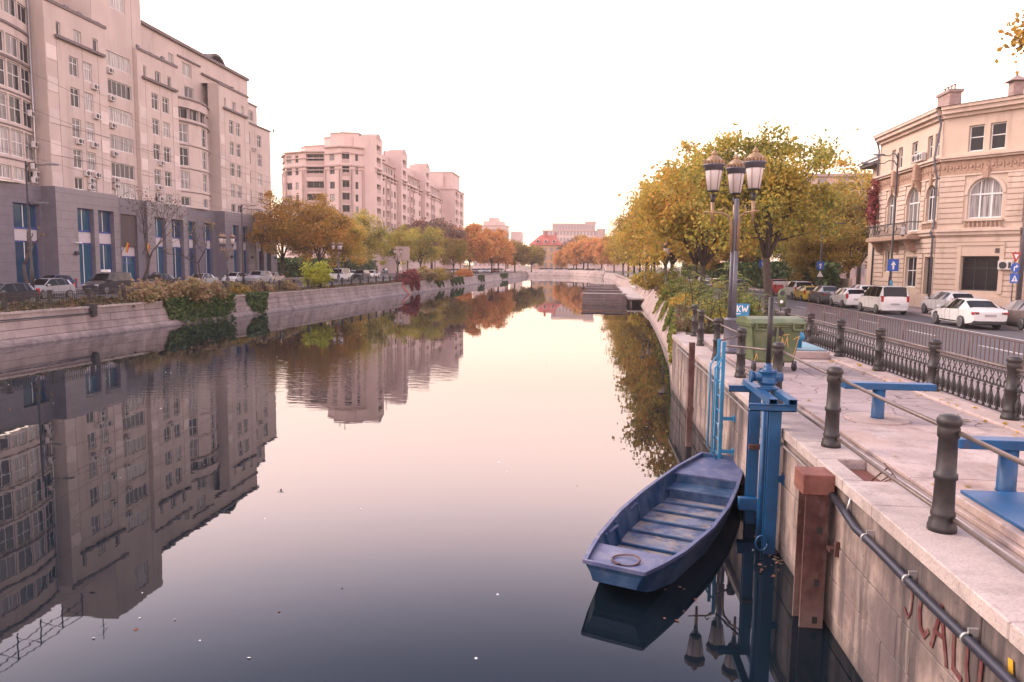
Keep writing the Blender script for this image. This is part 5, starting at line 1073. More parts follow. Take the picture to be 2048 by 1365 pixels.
rng = rg(58); pts = np.array([(-24 + 27 * rng.random(), 7 + 50 * rng.random() ** 1.5, .008) for _ in range(120)]); o = put('floating_flecks', leaf_mesh('floating_flecks', pts, .03, M_['white'], rng, .985, 1.4)); stuff(tag(o, 'pale flecks floating on the canal', None))
# feathery tree-of-heaven saplings on the right bank
def fern_plant(seed, h, n_fr, fl, lmat):
    rng = rg(seed); st = MB(); V = []; 
    for s_ in range(3):
        b_ = Vector((rng.normal() * .15, rng.normal() * .15, 0)); tp = b_ + Vector((rng.normal() * .35, rng.normal() * .35, h * (.7 + .3 * rng.random()))); st.tube([b_, b_.lerp(tp, .5) + Vector((rng.normal() * .05, rng.normal() * .05, 0)), tp], [.035, .026, .012], 5)
        for i in range(n_fr):
            t_ = .35 + .65 * (i + 1) / n_fr; p = b_.lerp(tp, t_); az = 2.4 * i + rng.random(); L_ = fl * (1.1 - .45 * t_) * (.8 + .4 * rng.random()); pts = []
            for k in range(7): x = k / 6; pts.append(p + Vector((math.cos(az) * L_ * x, math.sin(az) * L_ * x, L_ * (.45 * x - .62 * x * x))))
            st.tube(pts[::2] + [pts[-1]], .006, 3)
            for k in range(1, 14):
                x = k / 13 * 6; i0 = min(5, int(x)); q = pts[i0].lerp(pts[i0 + 1], x - i0); d = (pts[i0 + 1] - pts[i0]).normalized(); sd_ = d.cross(Vector((0, 0, 1))).normalized(); ll = fl * .17 * (1 - .35 * k / 13)
                for sg in (-1, 1): e = (sd_ * sg + d * .35 + Vector((0, 0, -.25))).normalized(); w = d * ll * .16; V.append((q, q + e * ll * .5 + w, q + e * ll, q + e * ll * .5 - w))
    n = len(V); co = np.array([[tuple(c) for c in q] for q in V], float).reshape(-1, 3)
    me = bpy.data.meshes.new('fronds'); me.from_pydata(co.tolist(), [], [(4 * i, 4 * i + 1, 4 * i + 2, 4 * i + 3) for i in range(n)]); at_ = me.attributes.new('leaf', 'FLOAT', 'FACE'); at_.data.foreach_set('value', rg(seed + 1).random(n).astype(np.float32)); me.materials.append(lmat)
    return st.mesh('stem', M_['bark']), me
F1 = fern_plant(61, 2.6, 12, 1.1, LEAF['fern']); F2 = fern_plant(62, 1.7, 10, .95, LEAF['fern']); F3 = fern_plant(63, 3.2, 13, 1.2, LEAF['fern'])
G7 = 'feathery saplings on the right bank'
fp = [(4.4, 28.9, F2, 'short feathery sapling against the end of the quay wall'), (4.75, 31, F2, 'feathery sapling leaning over the top of the bank slope'), (5.7, 30.6, F1, 'feathery sapling left of the light blue letter board'), (6.3, 29.0, F2, 'short feathery sapling behind the light blue letter board'), (5.1, 35.5, F1, 'feathery sapling with drooping fronds over the bare slope'), (6.2, 34.2, F1, 'bushy feathery sapling in the middle of the bank plants'), (6.9, 38, F2, 'feathery sapling partly behind the bushy one'), (5.5, 41, F1, 'feathery sapling standing before the single lantern'), (6.3, 47, F1, 'feathery sapling to the right of the single lantern'), (6.2, 55, F3, 'tall feathery sapling next to the pair of lanterns'), (7.0, 64, F3, 'tall feathery sapling above the white landing platform'), (7.4, 76, F3, 'farthest feathery sapling beside the white landing platform')]
for i, (x, y, ms, lb) in enumerate(fp):
    t = thing('sapling', lb, 'plant', (x, y, 1.95), i * 1.1, G7); t.scale = (1, 1, .8 + .05 * (i % 7)); put('stem', ms[0], t); put('fronds', ms[1], t)
for i, (x, y, lm, sc, lb) in enumerate([(5.3, 33, 'gold', .7, 'yellow bush among the saplings nearest the quay'), (6.9, 37.5, 'fern', .75, 'green bush among the saplings'), (5.9, 46, 'gold', .7, 'golden bush on the bank below the lantern'), (7.0, 57, 'fern', .9, 'green bush farther along the right bank'), (7.9, 68, 'olive', 1.1, 'olive bush beside the white platform'), (8.0, 84, 'olive', 1.2, 'olive bush behind the white platform'), (7.9, 100, 'green', 1.5, 'green bush farther along the bank than the platform')]):
    plant_shrub('shrub', lb, 'shrub', (x, y, 1.85), S_pk if i % 2 else S_pk2, i * 1.4, sc, 'shrubs on the right bank', LEAF[lm])
for i, (y, sp) in enumerate([(29.5, 1.6), (33.5, 1.2), (38, 1.4), (44, 1.5), (51, 1.6), (60, 2)]):
    rng = rg(70 + i); n = 700; yv = y + sp * (rng.random(n) - .5) * 2; t_ = rng.random(n) ** 1.6 * .75 * (1 - np.abs(yv - y) / sp * .5); xa = np.array([lerp_poly(RT, q) for q in yv]); xb = np.array([lerp_poly(RW2, q) for q in yv]); o = put('ivy', leaf_mesh('ivy', np.stack([xa + (xb - xa) * t_ - .08, yv, 2.05 - 2.0 * t_ + .1 * rng.random(n)], 1), .15, LEAF['fern'], rng, .2, 1.3)); stuff(tag(o, 'green creeper trailing down the sloped right bank', None))
# red creeper on the corner house
rng = rg(80); n = 3800; yv = 65.3 + 4.5 * rng.random(n); z = 8 + 4.2 * rng.random(n); keep = (np.abs(yv - 67.6) / 2.6 + np.abs(z - 10) / 2.6 < 1.0 + .25 * np.sin(yv * 4)) | (rng.random(n) < .15); P = np.stack([np.where(yv < 66.3, 23.85, 24.9) - .25 * np.abs(rng.normal(size=n)), yv, z], 1)[keep]
o = put('red_creeper', leaf_mesh('red_creeper', P, .2, LEAF['red'], rng)); stuff(tag(o, 'deep red creeper on the end of the cream house', None))
m = MB()
for i in range(9): yv_ = 65.4 + i * .45; m.tube([(24.0 if yv_ < 66.3 else 25.4, yv_, 6.2 + rnd.random()), (23.9 if yv_ < 66.3 else 25.3, yv_ + .3 * rnd.random(), 8), (23.9 if yv_ < 66.3 else 25.2, yv_ + .5 * rnd.random(), 9.6)], .03, 4)
stuff(tag(m.obj('creeper_stem', M_['bark']), 'bare creeper stems climbing the end of the cream house', None))
rng = rg(89); n = 9000; P = np.stack([-56.5 + 5 * rng.random(n), 123 + 54 * rng.random(n), 1.7 + 3.4 * rng.random(n) ** .8], 1); o = put('hedge', leaf_mesh('hedge', P, .45, LEAF['ivy'], rng)); stuff(tag(o, 'dark undergrowth between the two apartment blocks', None))
# dark hedge behind the parked cars, branch hanging in at the top right
rng = rg(90); n = 16000; P = np.stack([21.9 + 1.6 * rng.random(n), 73 + 110 * rng.random(n), 1.7 + 3.3 * rng.random(n) ** .8], 1); o = put('hedge', leaf_mesh('hedge', P, .42, LEAF['ivy'], rng)); stuff(tag(o, 'dark hedge and undergrowth along the far pavement', None))
rng = rg(91); t = thing('overhanging_branch', 'leafy branch hanging into the sky at the top right corner', 'branch', atY(2040, 72, 12.5)); m = MB(); pts = [(2.5, .4, .3), (1.2, .1, .25), (.35, 0, .05), (-.15, -.1, -.25)]; m.tube(pts, [.05, .035, .02, .008], 6)
for k in range(9): a_ = Vector(pts[1]).lerp(Vector(pts[3]), k / 9); m.tube([a_, a_ + Vector((rng.normal() * .15 - .1, rng.normal() * .25, rng.normal() * .3))], [.01, .003], 4)
m.obj('twig', M_['bark'], t, (0, 0, 0)); P = np.array([[.22 + .17 * rng.normal(), .25 * rng.normal(), .02 + .17 * rng.normal()] for _ in range(520)]); put('leaves', leaf_mesh('leaves', P, .06, LEAF['rust'], rng), t)
# ---------------------------------------------------------------- vehicles (local +Y = nose, origin on the ground under the middle)
PAINT = {}
def paint(name, col, rough=.28, metal=.0):
    if name not in PAINT: PAINT[name] = mat('paint_' + name, col, rough, metal, .03, 3, tuple(c * .8 for c in col), 1.2, .25, coat=.25)
    return PAINT[name]
paint('white', (.68, .66, .65)); paint('silver', (.42, .42, .45), .3, .4); paint('dark', (.025, .025, .035)); paint('grey', (.12, .12, .135), .3, .3); paint('bronze', (.20, .15, .14), .32, .3); paint('red', (.42, .035, .035)); paint('yellow', (.55, .40, .04)); paint('blue', (.03, .05, .12)); paint('teal', (.12, .22, .24)); paint('maroon', (.16, .03, .03)); paint('beige', (.42, .36, .3))
# stations: y (front -> rear, 0..1 of length), sill z, belt z, roof z, half widths at sill, belt and roof
CARS = dict(
 sedan=dict(L=4.6, wb=(.19, .775), r=.325, st=[(0, .32, .60, .64, .62, .66, .5), (.025, .24, .66, .72, .78, .80, .62), (.09, .2, .74, .80, .86, .85, .68), (.26, .2, .88, .95, .89, .885, .72), (.275, .2, .89, .97, .89, .885, .72), (.415, .2, .915, 1.42, .89, .89, .60), (.52, .2, .93, 1.475, .89, .89, .61), (.535, .2, .93, 1.478, .89, .89, .61), (.66, .2, .95, 1.455, .89, .89, .605), (.675, .2, .95, 1.45, .89, .89, .60), (.72, .2, .965, 1.40, .89, .885, .60), (.735, .2, .97, 1.385, .89, .885, .60), (.86, .22, 1.0, 1.075, .88, .875, .66), (.875, .22, 1.0, 1.06, .88, .87, .68), (.975, .30, .97, 1.02, .84, .83, .66), (1, .42, .82, .86, .76, .76, .6)], side=[(5, 6), (7, 8), (9, 10)], front=(4, 5), rear=(11, 12), tz=.78),
 hatch=dict(L=3.95, wb=(.195, .815), r=.305, st=[(0, .32, .62, .66, .60, .64, .5), (.03, .24, .70, .76, .76, .78, .62), (.10, .2, .78, .84, .83, .82, .68), (.25, .2, .90, .97, .85, .85, .70), (.265, .2, .91, .99, .85, .85, .70), (.42, .2, .93, 1.43, .85, .85, .57), (.55, .2, .95, 1.475, .85, .85, .58), (.57, .2, .95, 1.475, .85, .85, .58), (.74, .2, .98, 1.45, .85, .85, .57), (.76, .2, .98, 1.445, .85, .85, .57), (.84, .22, 1.0, 1.41, .85, .84, .56), (.88, .24, 1.01, 1.37, .84, .83, .56), (.965, .28, 1.0, 1.06, .80, .80, .58), (.98, .3, .97, 1.0, .79, .79, .58), (1, .38, .75, .8, .74, .74, .56)], side=[(5, 6), (7, 8), (9, 10)], front=(4, 5), rear=(11, 12), tz=.9),
 van=dict(L=4.37, wb=(.19, .83), r=.32, st=[(0, .34, .70, .74, .62, .68, .5), (.03, .26, .80, .86, .80, .82, .62), (.10, .22, .90, .96, .87, .86, .7), (.22, .22, 1.04, 1.10, .88, .88, .74), (.235, .22, 1.05, 1.12, .88, .88, .74), (.38, .22, 1.08, 1.70, .88, .88, .68), (.535, .22, 1.10, 1.79, .88, .88, .70), (.56, .22, 1.10, 1.80, .88, .88, .70), (.75, .22, 1.11, 1.81, .88, .88, .70), (.77, .22, 1.11, 1.81, .88, .88, .70), (.93, .22, 1.12, 1.79, .88, .88, .70), (.96, .26, 1.12, 1.77, .87, .87, .70), (.992, .3, 1.10, 1.16, .85, .85, .72), (.995, .32, 1.02, 1.06, .84, .84, .72), (1, .40, .7, .75, .80, .80, .7)], side=[(5, 6), (7, 8), (9, 10)], front=(4, 5), rear=(11, 12), tz=1.0),
 suv=dict(L=4.35, wb=(.19, .81), r=.36, st=[(0, .40, .78, .82, .64, .70, .5), (.03, .32, .90, .96, .82, .84, .64), (.10, .28, .98, 1.04, .88, .87, .7), (.24, .28, 1.08, 1.14, .90, .90, .74), (.255, .28, 1.09, 1.16, .90, .90, .74), (.36, .28, 1.10, 1.62, .90, .90, .66), (.53, .28, 1.12, 1.69, .90, .90, .68), (.55, .28, 1.12, 1.69, .90, .90, .68), (.73, .28, 1.13, 1.68, .90, .90, .68), (.75, .28, 1.13, 1.68, .90, .90, .68), (.89, .30, 1.14, 1.65, .89, .89, .67), (.925, .32, 1.14, 1.62, .88, .88, .66), (.975, .36, 1.12, 1.18, .86, .86, .68), (.985, .38, 1.05, 1.1, .85, .85, .68), (1, .46, .8, .85, .8, .8, .66)], side=[(5, 6), (7, 8), (9, 10)], front=(4, 5), rear=(11, 12), tz=1.0),
)
CARS['pickup'] = dict(CARS['suv'], st=CARS['suv']['st'][:7] + [(.545, .28, 1.12, 1.66, .90, .90, .66), (.555, .28, 1.12, 1.65, .90, .90, .66), (.565, .28, 1.12, 1.63, .90, .90, .66), (.60, .28, 1.1, 1.14, .90, .89, .68), (.97, .30, 1.08, 1.10, .90, .89, .68), (.985, .34, 1.0, 1.02, .89, .88, .68), (1, .44, .8, .85, .86, .86, .66)], side=[(5, 6), (6, 7)], front=(4, 5), rear=(9, 10))
def make_car(kind, pname):
    c = CARS[kind]; L_ = c['L']; st = c['st']; Y = lambda t: L_ / 2 - t * L_
    def ring(s):
        t, zs_, zb, zr, hs, hb, hr = s; y = Y(t); zm = zs_ + (zb - zs_) * .55
        half = [(hs * .72, zs_ - .02), (hs * .97, zs_ + .05), (hs * 1.015, zm), (hb, zb), (hr, zr - .035), (hr * .72, zr)]
        return [(-x, y, z) for x, z in half[::-1]] + [(x, y, z) for x, z in half]      # left roof .. left sill, right... reordered below
    rings = []
    for s in st:
        q = ring(s); rings.append(q)
    nR = 12                     # index: 0..5 left from roof to sill, 6..11 right from sill to roof
    for q in rings: q[6:] = q[6:]
    def cells(i): return [(i, k) for k in range(nR)]
    body = MB(); glass = {}
    flat = [p for q in rings for p in q]
    def face(i, k): k2 = (k + 1) % nR; return [i * nR + k, i * nR + k2, (i + 1) * nR + k2, (i + 1) * nR + k]
    skip = set()
    for n_, (a, b_) in enumerate(c['side']):
        for i in range(a - (n_ == 0), b_):
            for k, sd_ in ((1, 'l'), (9, 'r')): glass.setdefault(('side_window', n_, sd_), []).append((i, k)); skip.add((i, k))
    sd = c['side']
    for (_, a), (b_, _) in zip(sd, sd[1:]):
        for i in range(a, b_):
            for k, s_ in ((1, 'l'), (9, 'r')): glass.setdefault(('window_post', i, s_), []).append((i, k)); skip.add((i, k))
    for nm, (a, b_) in (('windscreen', c['front']), ('rear_window', c['rear'])):
        for i in range(a, b_):
            for k in (0, 10, 11): glass.setdefault((nm, 0, ''), []).append((i, k)); skip.add((i, k))
    fs = [face(i, k)[::-1] for i in range(len(rings) - 1) for k in range(nR) if (i, k) not in skip and k != 5]
    fs += [list(range(nR)), [(len(rings) - 1) * nR + k for k in range(nR)][::-1]]
    fs += [face(i, 5)[::-1] for i in range(len(rings) - 1)]
    body.add(flat, fs, 0, True)
    t = thing('parked_car', 'car', 'car'); P = PAINT[pname]
    me = body.mesh('body', P); bo = put('body', me, t); me.polygons.foreach_set('use_smooth', [len(p.vertices) == 4 for p in me.polygons])
    try: me.set_sharp_from_angle(angle=R(32))
    except Exception: pass
    for (nm, _, _), cl in glass.items():
        g_ = MB(); g_.add(flat, [face(i, k)[::-1] for i, k in cl], 0, False)
        used = sorted({v for f in g_.f for v in f}); mp = {v: n for n, v in enumerate(used)}; h = MB(); h.add([g_.v[v] for v in used], [[mp[v] for v in f] for f in g_.f], 0, False); put(nm, h.mesh(nm, M_['trimb' if nm == 'window_post' else 'cglass']), t)
    m = MB()
    for i in (c['side'][0][1], c['side'][-1][1], c['side'][0][0]):
        for ks in ((4, 3, 2), (7, 8, 9)):
            q = [Vector(rings[i][k]) for k in ks]; e = Vector((-.006 if ks[0] == 4 else .006, 0, 0)); d = Vector((0, .011, 0)); m.add([p + e - d for p in q] + [p + e + d for p in q], [(0, 1, 4, 3), (1, 2, 5, 4)])
    put('door_seam', m.mesh('door_seam', M_['trimb']), t)
    for sx in (-1, 1):
        f0, f1 = st[c['front'][0]], st[c['front'][1]]; m = MB(); m.tube([(sx * f0[6], Y(f0[0]) + .02, f0[3] - .03), (sx * f1[6], Y(f1[0]), f1[3] - .035)], .032, 6); put('pillar', m.mesh('pillar', P), t)
    hw = max(s[4] for s in st); rr = c['r']
    W_ = MB(); W_.lathe([(rr - .06, -.10), (rr - .01, -.09), (rr, -.05), (rr, .05), (rr - .01, .09), (rr - .06, .10)], 18); wt = W_.mesh('tyre', M_['tyre'])
    W_ = MB(); W_.lathe([(.03, .02), (rr - .06, .02), (rr - .075, .112), (rr - .10, .112), (rr - .13, .10), (.06, .110), (.03, .118)], 16)
    for i in range(5): a = i * 2 * math.pi / 5; W_.add([(math.cos(a + d) * q, math.sin(a + d) * q, .122) for d, q in ((-.12, rr - .1), (.12, rr - .1), (.35, .07), (-.35, .07))], [(0, 1, 2, 3)])
    wr = W_.mesh('rim', M_['rim'])
    A_ = MB(); A_.lathe([(rr + .055, -.12), (rr + .055, .0), (.02, .001)], 20); wa = A_.mesh('wheel_arch', M_['trimb'])
    for f in c['wb']:
        for sx in (-1, 1):
            for nm, ms, par, xo in (('wheel_arch', wa, t, hw * 1.0 + .004), ('wheel', None, t, hw - .055)):
                if nm == 'wheel_arch': o = put(nm, ms, t, (sx * xo, Y(f), rr + .02)); o.rotation_euler = (0, R(90) * sx, 0)
                else:
                    o = put('wheel', wt, t, (sx * xo, Y(f), rr)); o.rotation_euler = (0, R(90) * sx, 0); put('rim', wr, o)
    zb = st[1][2]; e = st[-2]
    for sx in (-1, 1):
        m = MB(); m.cbox(sx * .42, Y(.03) - .03, zb - .14, sx * .76, Y(.03) + .09, zb + .02, .03) if sx > 0 else m.cbox(-.76, Y(.03) - .03, zb - .14, -.42, Y(.03) + .09, zb + .02, .03); put('headlight', m.mesh('headlight', M_['head']), t)
        x1 = e[5] + .012; tz = c['tz']; tall = kind != 'sedan'
        m = MB(); m.cbox(*(sorted((sx * (x1 - (.16 if tall else .34)), sx * x1))[0:1]), Y(1) + .0, tz - (.2 if tall else .05), sorted((sx * (x1 - (.16 if tall else .34)), sx * x1))[1], Y(.955), tz + (.2 if tall else .09), .02); put('tail_light', m.mesh('tail_light', M_['tail']), t)
        m = MB(); s4 = st[4]; m.cbox(min(sx * (s4[5] - .02), sx * (s4[5] + .2)), Y(.30) - .05, s4[2] + .03, max(sx * (s4[5] - .02), sx * (s4[5] + .2)), Y(.30) + .05, s4[2] + .17, .03); put('side_mirror', m.mesh('side_mirror', P), t)
        for yh in (.5, .66): m = MB(); m.box(min(sx * (hw * 1.0), sx * (hw + .03)), Y(yh) - .1, st[6][2] - .14, max(sx * hw, sx * (hw + .03)), Y(yh) + .06, st[6][2] - .11); put('door_handle', m.mesh('door_handle', M_['trimb'] if kind == 'van' else P), t)
    m = MB(); m.cbox(-.78, Y(1) - .02, .26, .78, Y(.97), .44, .03); put('rear_bumper', m.mesh('rear_bumper', M_['trimb'] if kind in ('sedan', 'suv') else P), t)
    m = MB(); m.cbox(-.7, Y(.03), .24, .7, Y(-.004), .42, .03); put('front_bumper', m.mesh('front_bumper', M_['trimb']), t)
    m = MB(); m.box(-.26, Y(1.0) - .03, c['tz'] - .13 if kind == 'sedan' else .62, .26, Y(1.0) + .02, c['tz'] - .02 if kind == 'sedan' else .73); put('number_plate', m.mesh('number_plate', M_['plate']), t)
    for sx in (-1, 1): m = MB(); m.box(min(sx * (hw - .02), sx * (hw + .012)), Y(c['wb'][1] - .1), .3, max(sx * (hw - .02), sx * (hw + .012)), Y(c['wb'][0] + .1), .36); put('side_trim', m.mesh('side_trim', M_['trimb']), t)
    return t
PROTO = {k: make_car(k, 'white') for k in CARS}
FIRST = set()
def car(kind, pname, x, y, z, head, label, group, cat='car', sc=1.):
    "head: degrees, 0 = nose away from the camera"
    if kind in FIRST: r_ = copy_tree(PROTO[kind])
    else: r_ = PROTO[kind]; FIRST.add(kind)
    r_.location = (x, y, z); r_.rotation_euler = (0, 0, R(head)); r_['label'] = label; r_['group'] = group; r_['category'] = cat; r_.scale = (sc, sc, sc)
    r_.name = {'van': 'parked_van', 'suv': 'parked_suv', 'pickup': 'parked_pickup'}.get(kind, 'parked_car')
    for k in r_.children:
        if k.name.split('.')[0] in ('body', 'side_mirror', 'pillar') or (k.data.materials and k.data.materials[0] == PAINT['white']):
            k.material_slots[0].link = 'OBJECT'; k.material_slots[0].material = PAINT[pname]
    return r_
GR = 'cars parked along the right hand road'; ZR = 1.555
car('sedan', 'white', 19.45, 40.55, ZR, 0, 'white saloon nearest the corner house with red tail lights', GR)
car('sedan', 'bronze', 21.95, 39.6, ZR, -4, 'brownish grey saloon cut off by the right edge of the photo', GR)
car('hatch', 'white', 22.0, 48.2, 1.685, 2, 'white car half hidden behind the nearest white saloon', GR)
v = car('van', 'white', 19.35, 51.6, ZR, 0, 'white high roofed van standing under the blue arrow sign', GR, 'van')
car('hatch', 'white', 19.4, 58.2, ZR, 0, 'white hatchback in front of the high roofed van', GR)
car('sedan', 'grey', 19.5, 64.0, ZR, 0, 'grey saloon in front of the white hatchback', GR)
car('hatch', 'white', 22.2, 63.5, 1.685, 0, 'white car on the pavement behind the white hatchback', GR)
car('hatch', 'yellow', 19.0, 67.6, ZR, 0, 'small yellow car beside the white off roader', GR, sc=.92)
car('suv', 'white', 19.2, 71.2, ZR, 0, 'white off roader with dark rear window behind the red pickup', GR)
car('sedan', 'red', 21.5, 77, 1.685, 0, 'red car half hidden behind the white off roader', GR)
car('pickup', 'red', 19.7, 80.5, ZR, 0, 'red pickup with load on its bed', GR, 'pickup')
car('hatch', 'dark', 17.9, 92.5, ZR, 0, 'dark hatchback driving beyond the red pickup', GR)
car('hatch', 'yellow', 16.0, 97, ZR, 0, 'yellow taxi behind the lamp post', GR, 'taxi')
for i, (x, y, p_, k, lb) in enumerate([(10.3, 84, 'grey', 'sedan', 'grey car glimpsed behind the bank bushes'), (12.6, 118, 'white', 'hatch', 'white car far along the right hand road'), (19.2, 128, 'silver', 'sedan', 'silver car far along the right hand road'), (12.6, 150, 'dark', 'sedan', 'dark car farthest along the right hand road')]):
    car(k, p_, x + (2 if i == 0 else 0), y, ZR, 0, lb, GR)
m = MB(); m.box(-.75, -.4, 0, .75, .5, .35); q = m.obj('load', M_['white'], None); tag(q, 'white sack load on the red pickup bed', 'load'); q.location = (19.7, 79.2, 2.7)
# lettering stripes on the van and its door handle line are parts of the van
GL = 'cars parked along the left hand road'; ZL = 1.605
def carL(kind, pname, px, ytop, hgt, head, label, cat='car', sc=1.):
    p = at(px, ytop, ZL + hgt * sc); return car(kind, pname, p.x, p.y, ZL, head, label, GL, cat, sc)
carL('hatch', 'silver', 92, 557, 1.47, 176, 'silver hatchback behind the iron railing at far left')
carL('hatch', 'blue', 106, 550, 1.47, 176, 'dark blue hatchback just behind the silver one')
vd = carL('van', 'dark', 215, 545, 1.81, 176, 'dark van with a white sign on its roof', 'van')
carL('sedan', 'dark', 318, 548, 1.47, 176, 'dark saloon between the dark van and the shrubs')
carL('sedan', 'dark', 300, 544, 1.47, 178, 'dark saloon half hidden behind another dark saloon')
carL('sedan', 'silver', 402, 547, 1.47, 178, 'silver saloon partly hidden by the yellow pink shrubs')
carL('hatch', 'white', 470, 545, 1.47, 178, 'white hatchback beside the left bank lantern')
carL('suv', 'silver', 518, 542, 1.69, 178, 'grey off roader left of the lime bush')
carL('hatch', 'beige', 545, 545, 1.47, 178, 'beige hatchback left of the lime bush')
carL('van', 'white', 583, 531, 1.81, 178, 'white van partly hidden by the lime bush', 'van', 1.15)
carL('van', 'white', 678, 537, 1.81, 178, 'long white van beside the pale tree trunk', 'van', 1.1)
carL('hatch', 'white', 706, 541, 1.47, 178, 'small white car directly behind the long white van')
carL('suv', 'dark', 722, 540, 1.69, 178, 'dark off roader right of the small white car')
carL('sedan', 'white', 744, 541, 1.47, 178, 'white saloon right of the dark off roader')
carL('hatch', 'teal', 766, 537, 1.47, 178, 'teal hatchback under the green trees')
carL('hatch', 'dark', 2, 566, 1.47, 176, 'dark car cut off by the left edge with an orange light')
for i, px in enumerate((824, 868, 880, 894, 906, 917, 932, 948, 958, 968, 978, 990, 1002)):
    k, c_ = (('sedan', 'white'), ('hatch', 'silver'), ('hatch', 'white'), ('sedan', 'maroon'))[i % 4]
    car(k, c_, -42.5 + i, atX(px, 540, -42.5 + i).y, ZL, 178, f"{ORD[i]} car from the left in the distant row under the orange trees", GL)
m = MB(); m.cbox(-.4, -.15, 0, .4, .15, .24, .04); o = put('roof_sign', m.mesh('roof_sign', M_['white']), vd, (0, .2, 1.8))
for i in range(12): car(('sedan', 'hatch')[i % 2], ('dark', 'grey', 'white')[i % 3], -21 + i * 2.2, 322 - i * 1.5 - max(0, i - 7) * 2.0, 1.62, 80, f"{ORD[i]} car from the left in the line parked along the far bank", 'cars along the far bank')
# ---------------------------------------------------------------- quay railing
PR = [(.15, 0), (.15, .05), (.138, .065), (.138, .10), (.113, .13), (.126, .15), (.126, .18), (.112, .20), (.104, .50), (.122, .512), (.122, .56), (.104, .575), (.097, .90), (.113, .92), (.113, 1.0), (.104, 1.02), (.124, 1.04), (.128, 1.08), (.10, 1.12), (.03, 1.135)]
rl = thing('quay_railing', 'dark cast iron posts with two thin rails along the quay edge', 'railing', (3.42, 7.3, 2.0))
POST = MB().lathe([(r * .87, z) for r, z in PR], 20).mesh('post', M_['iron'])
PY = [(3.42, .9), (3.42, 4.1), (3.42, 7.3), (3.42, 10.62), (3.46, 13.9), (3.44, 17.1), (3.40, 20.1), (3.52, 23.8), (3.76, 27.0)]
for x, y in PY: put('post', POST, rl, (x - 3.42, y - 7.3, 0), rnd.random())
for k, (a, b) in enumerate(zip(PY, PY[1:])):
    for z in (.97, .135):
        if k == 4 and z > .5: continue
        m = MB(); m.tube([(a[0] + .06, a[1], 2 + z), ((a[0] + b[0]) / 2 + .06, (a[1] + b[1]) / 2, 2 + z - .012), (b[0] + .06, b[1], 2 + z)], .024, 8); m.obj('rail', M_['ironrail'], rl)
for pts in ([(3.5, 13.9, 2.97), (2.83, 15.5, 2.88)], [(3.44, 17.1, 2.97), (2.83, 16.35, 2.9)]): m = MB(); m.tube(pts, .022, 8); m.obj('rail', M_['ironrail'], rl)
# ---------------------------------------------------------------- ornate cast iron fence
fx = 7.0
fe = thing('cast_iron_fence', 'ornate cast iron fence with vase balusters and round posts behind the quay', 'fence', (fx, 12.9, 2.03))
PR = [(r * .87, z) for r, z in PR]; PF = [(r * 1.1, z * .93) for r, z in PR]; FP = MB().lathe(PF, 16).mesh('post', M_['iron'])
BAL = MB().lathe([(.012, .07), (.03, .09), (.02, .12), (.045, .20), (.055, .26), (.03, .34), (.016, .42), (.035, .45), (.015, .48)], 7)
BAL.tube([(.0, -.07, .13), (0, -.085, .2), (0, -.05, .3), (0, -.02, .36)], .012, 4); BAL.tube([(.0, .07, .13), (0, .085, .2), (0, .05, .3), (0, .02, .36)], .012, 4); BALM = BAL.mesh('baluster', M_['iron'])
RB = MB(); RB.tube([(0, .062 * math.cos(2 * math.pi * k / 8), .56 + .062 * math.sin(2 * math.pi * k / 8)) for k in range(9)], .011, 4); RB.tube([(0, .05 * math.cos(2 * math.pi * k / 6), .69 + .05 * math.sin(2 * math.pi * k / 6)) for k in range(7)], .010, 4); RB.tube([(0, -.09, .50), (0, 0, .625), (0, .09, .50)], .009, 4); RB.tube([(0, -.09, .75), (0, 0, .625), (0, .09, .75)], .009, 4); RBM = RB.mesh('rosette', M_['iron'])
FY = [4.4 + 2.84 * i for i in range(10)]
for y in FY: put('post', FP, fe, (0, y - 12.9, 0), rnd.random())
for a, b in zip(FY, FY[1:]):
    m = MB(); m.tube([(fx, a, 2.03 + .84), (fx, b, 2.03 + .84)], .028, 8); m.obj('top_rail', M_['ironrail'], fe)
    for z in (.07, .495, .76): m = MB(); m.box(fx - .014, a + .1, 2.03 + z - .012, fx + .014, b - .1, 2.03 + z + .012); m.obj('rail', M_['iron'], fe)
    for i in range(12):
        y = a + .2 + (b - a - .4) * i / 11
        put('baluster', BALM, fe, (0, y - 12.9, 0)); put('rosette', RBM, fe, (0, y - 12.9, 0))
# ---------------------------------------------------------------- plain bar railings along the road
def bar_rail(label, x0, x1, y0, y1, h, z, step=.24):
    t = thing('pedestrian_railing', label, 'railing', (x0, y0, z)); n = int((y1 - y0) / step)
    B_ = MB().box(-.011, -.011, .08, .011, .011, h - .03).mesh('bar', M_['red_iron'])
    for i in range(n + 1): f = i / n; put('bar', B_, t, ((x1 - x0) * f, (y1 - y0) * f, 0))
    for zz in (.1, h): m = MB(); m.tube([(x0, y0, z + zz), (x1, y1, z + zz)], .022, 6); m.obj('rail', M_['red_iron'], t)
    for i in range(int((y1 - y0) / 2.4) + 1): f = min(1, i * 2.4 / (y1 - y0)); m = MB(); m.cyl((x0 + (x1 - x0) * f, y0 + (y1 - y0) * f, z), (x0 + (x1 - x0) * f, y0 + (y1 - y0) * f, z + h + .02), .024, n=6); m.obj('post', M_['red_iron'], t)
M_['red_iron'] = mat('railing_iron', (.12, .07, .065), .6, .2, .25, 6)
bar_rail('long plain railing of thin upright bars between the pavement and the road', 10.75, 11.35, 13, 40.2, .92, 1.75)
bar_rail('shorter plain railing of thin upright bars beyond the tree trunk', 11.0, 11.6, 51, 66, .92, 1.75)
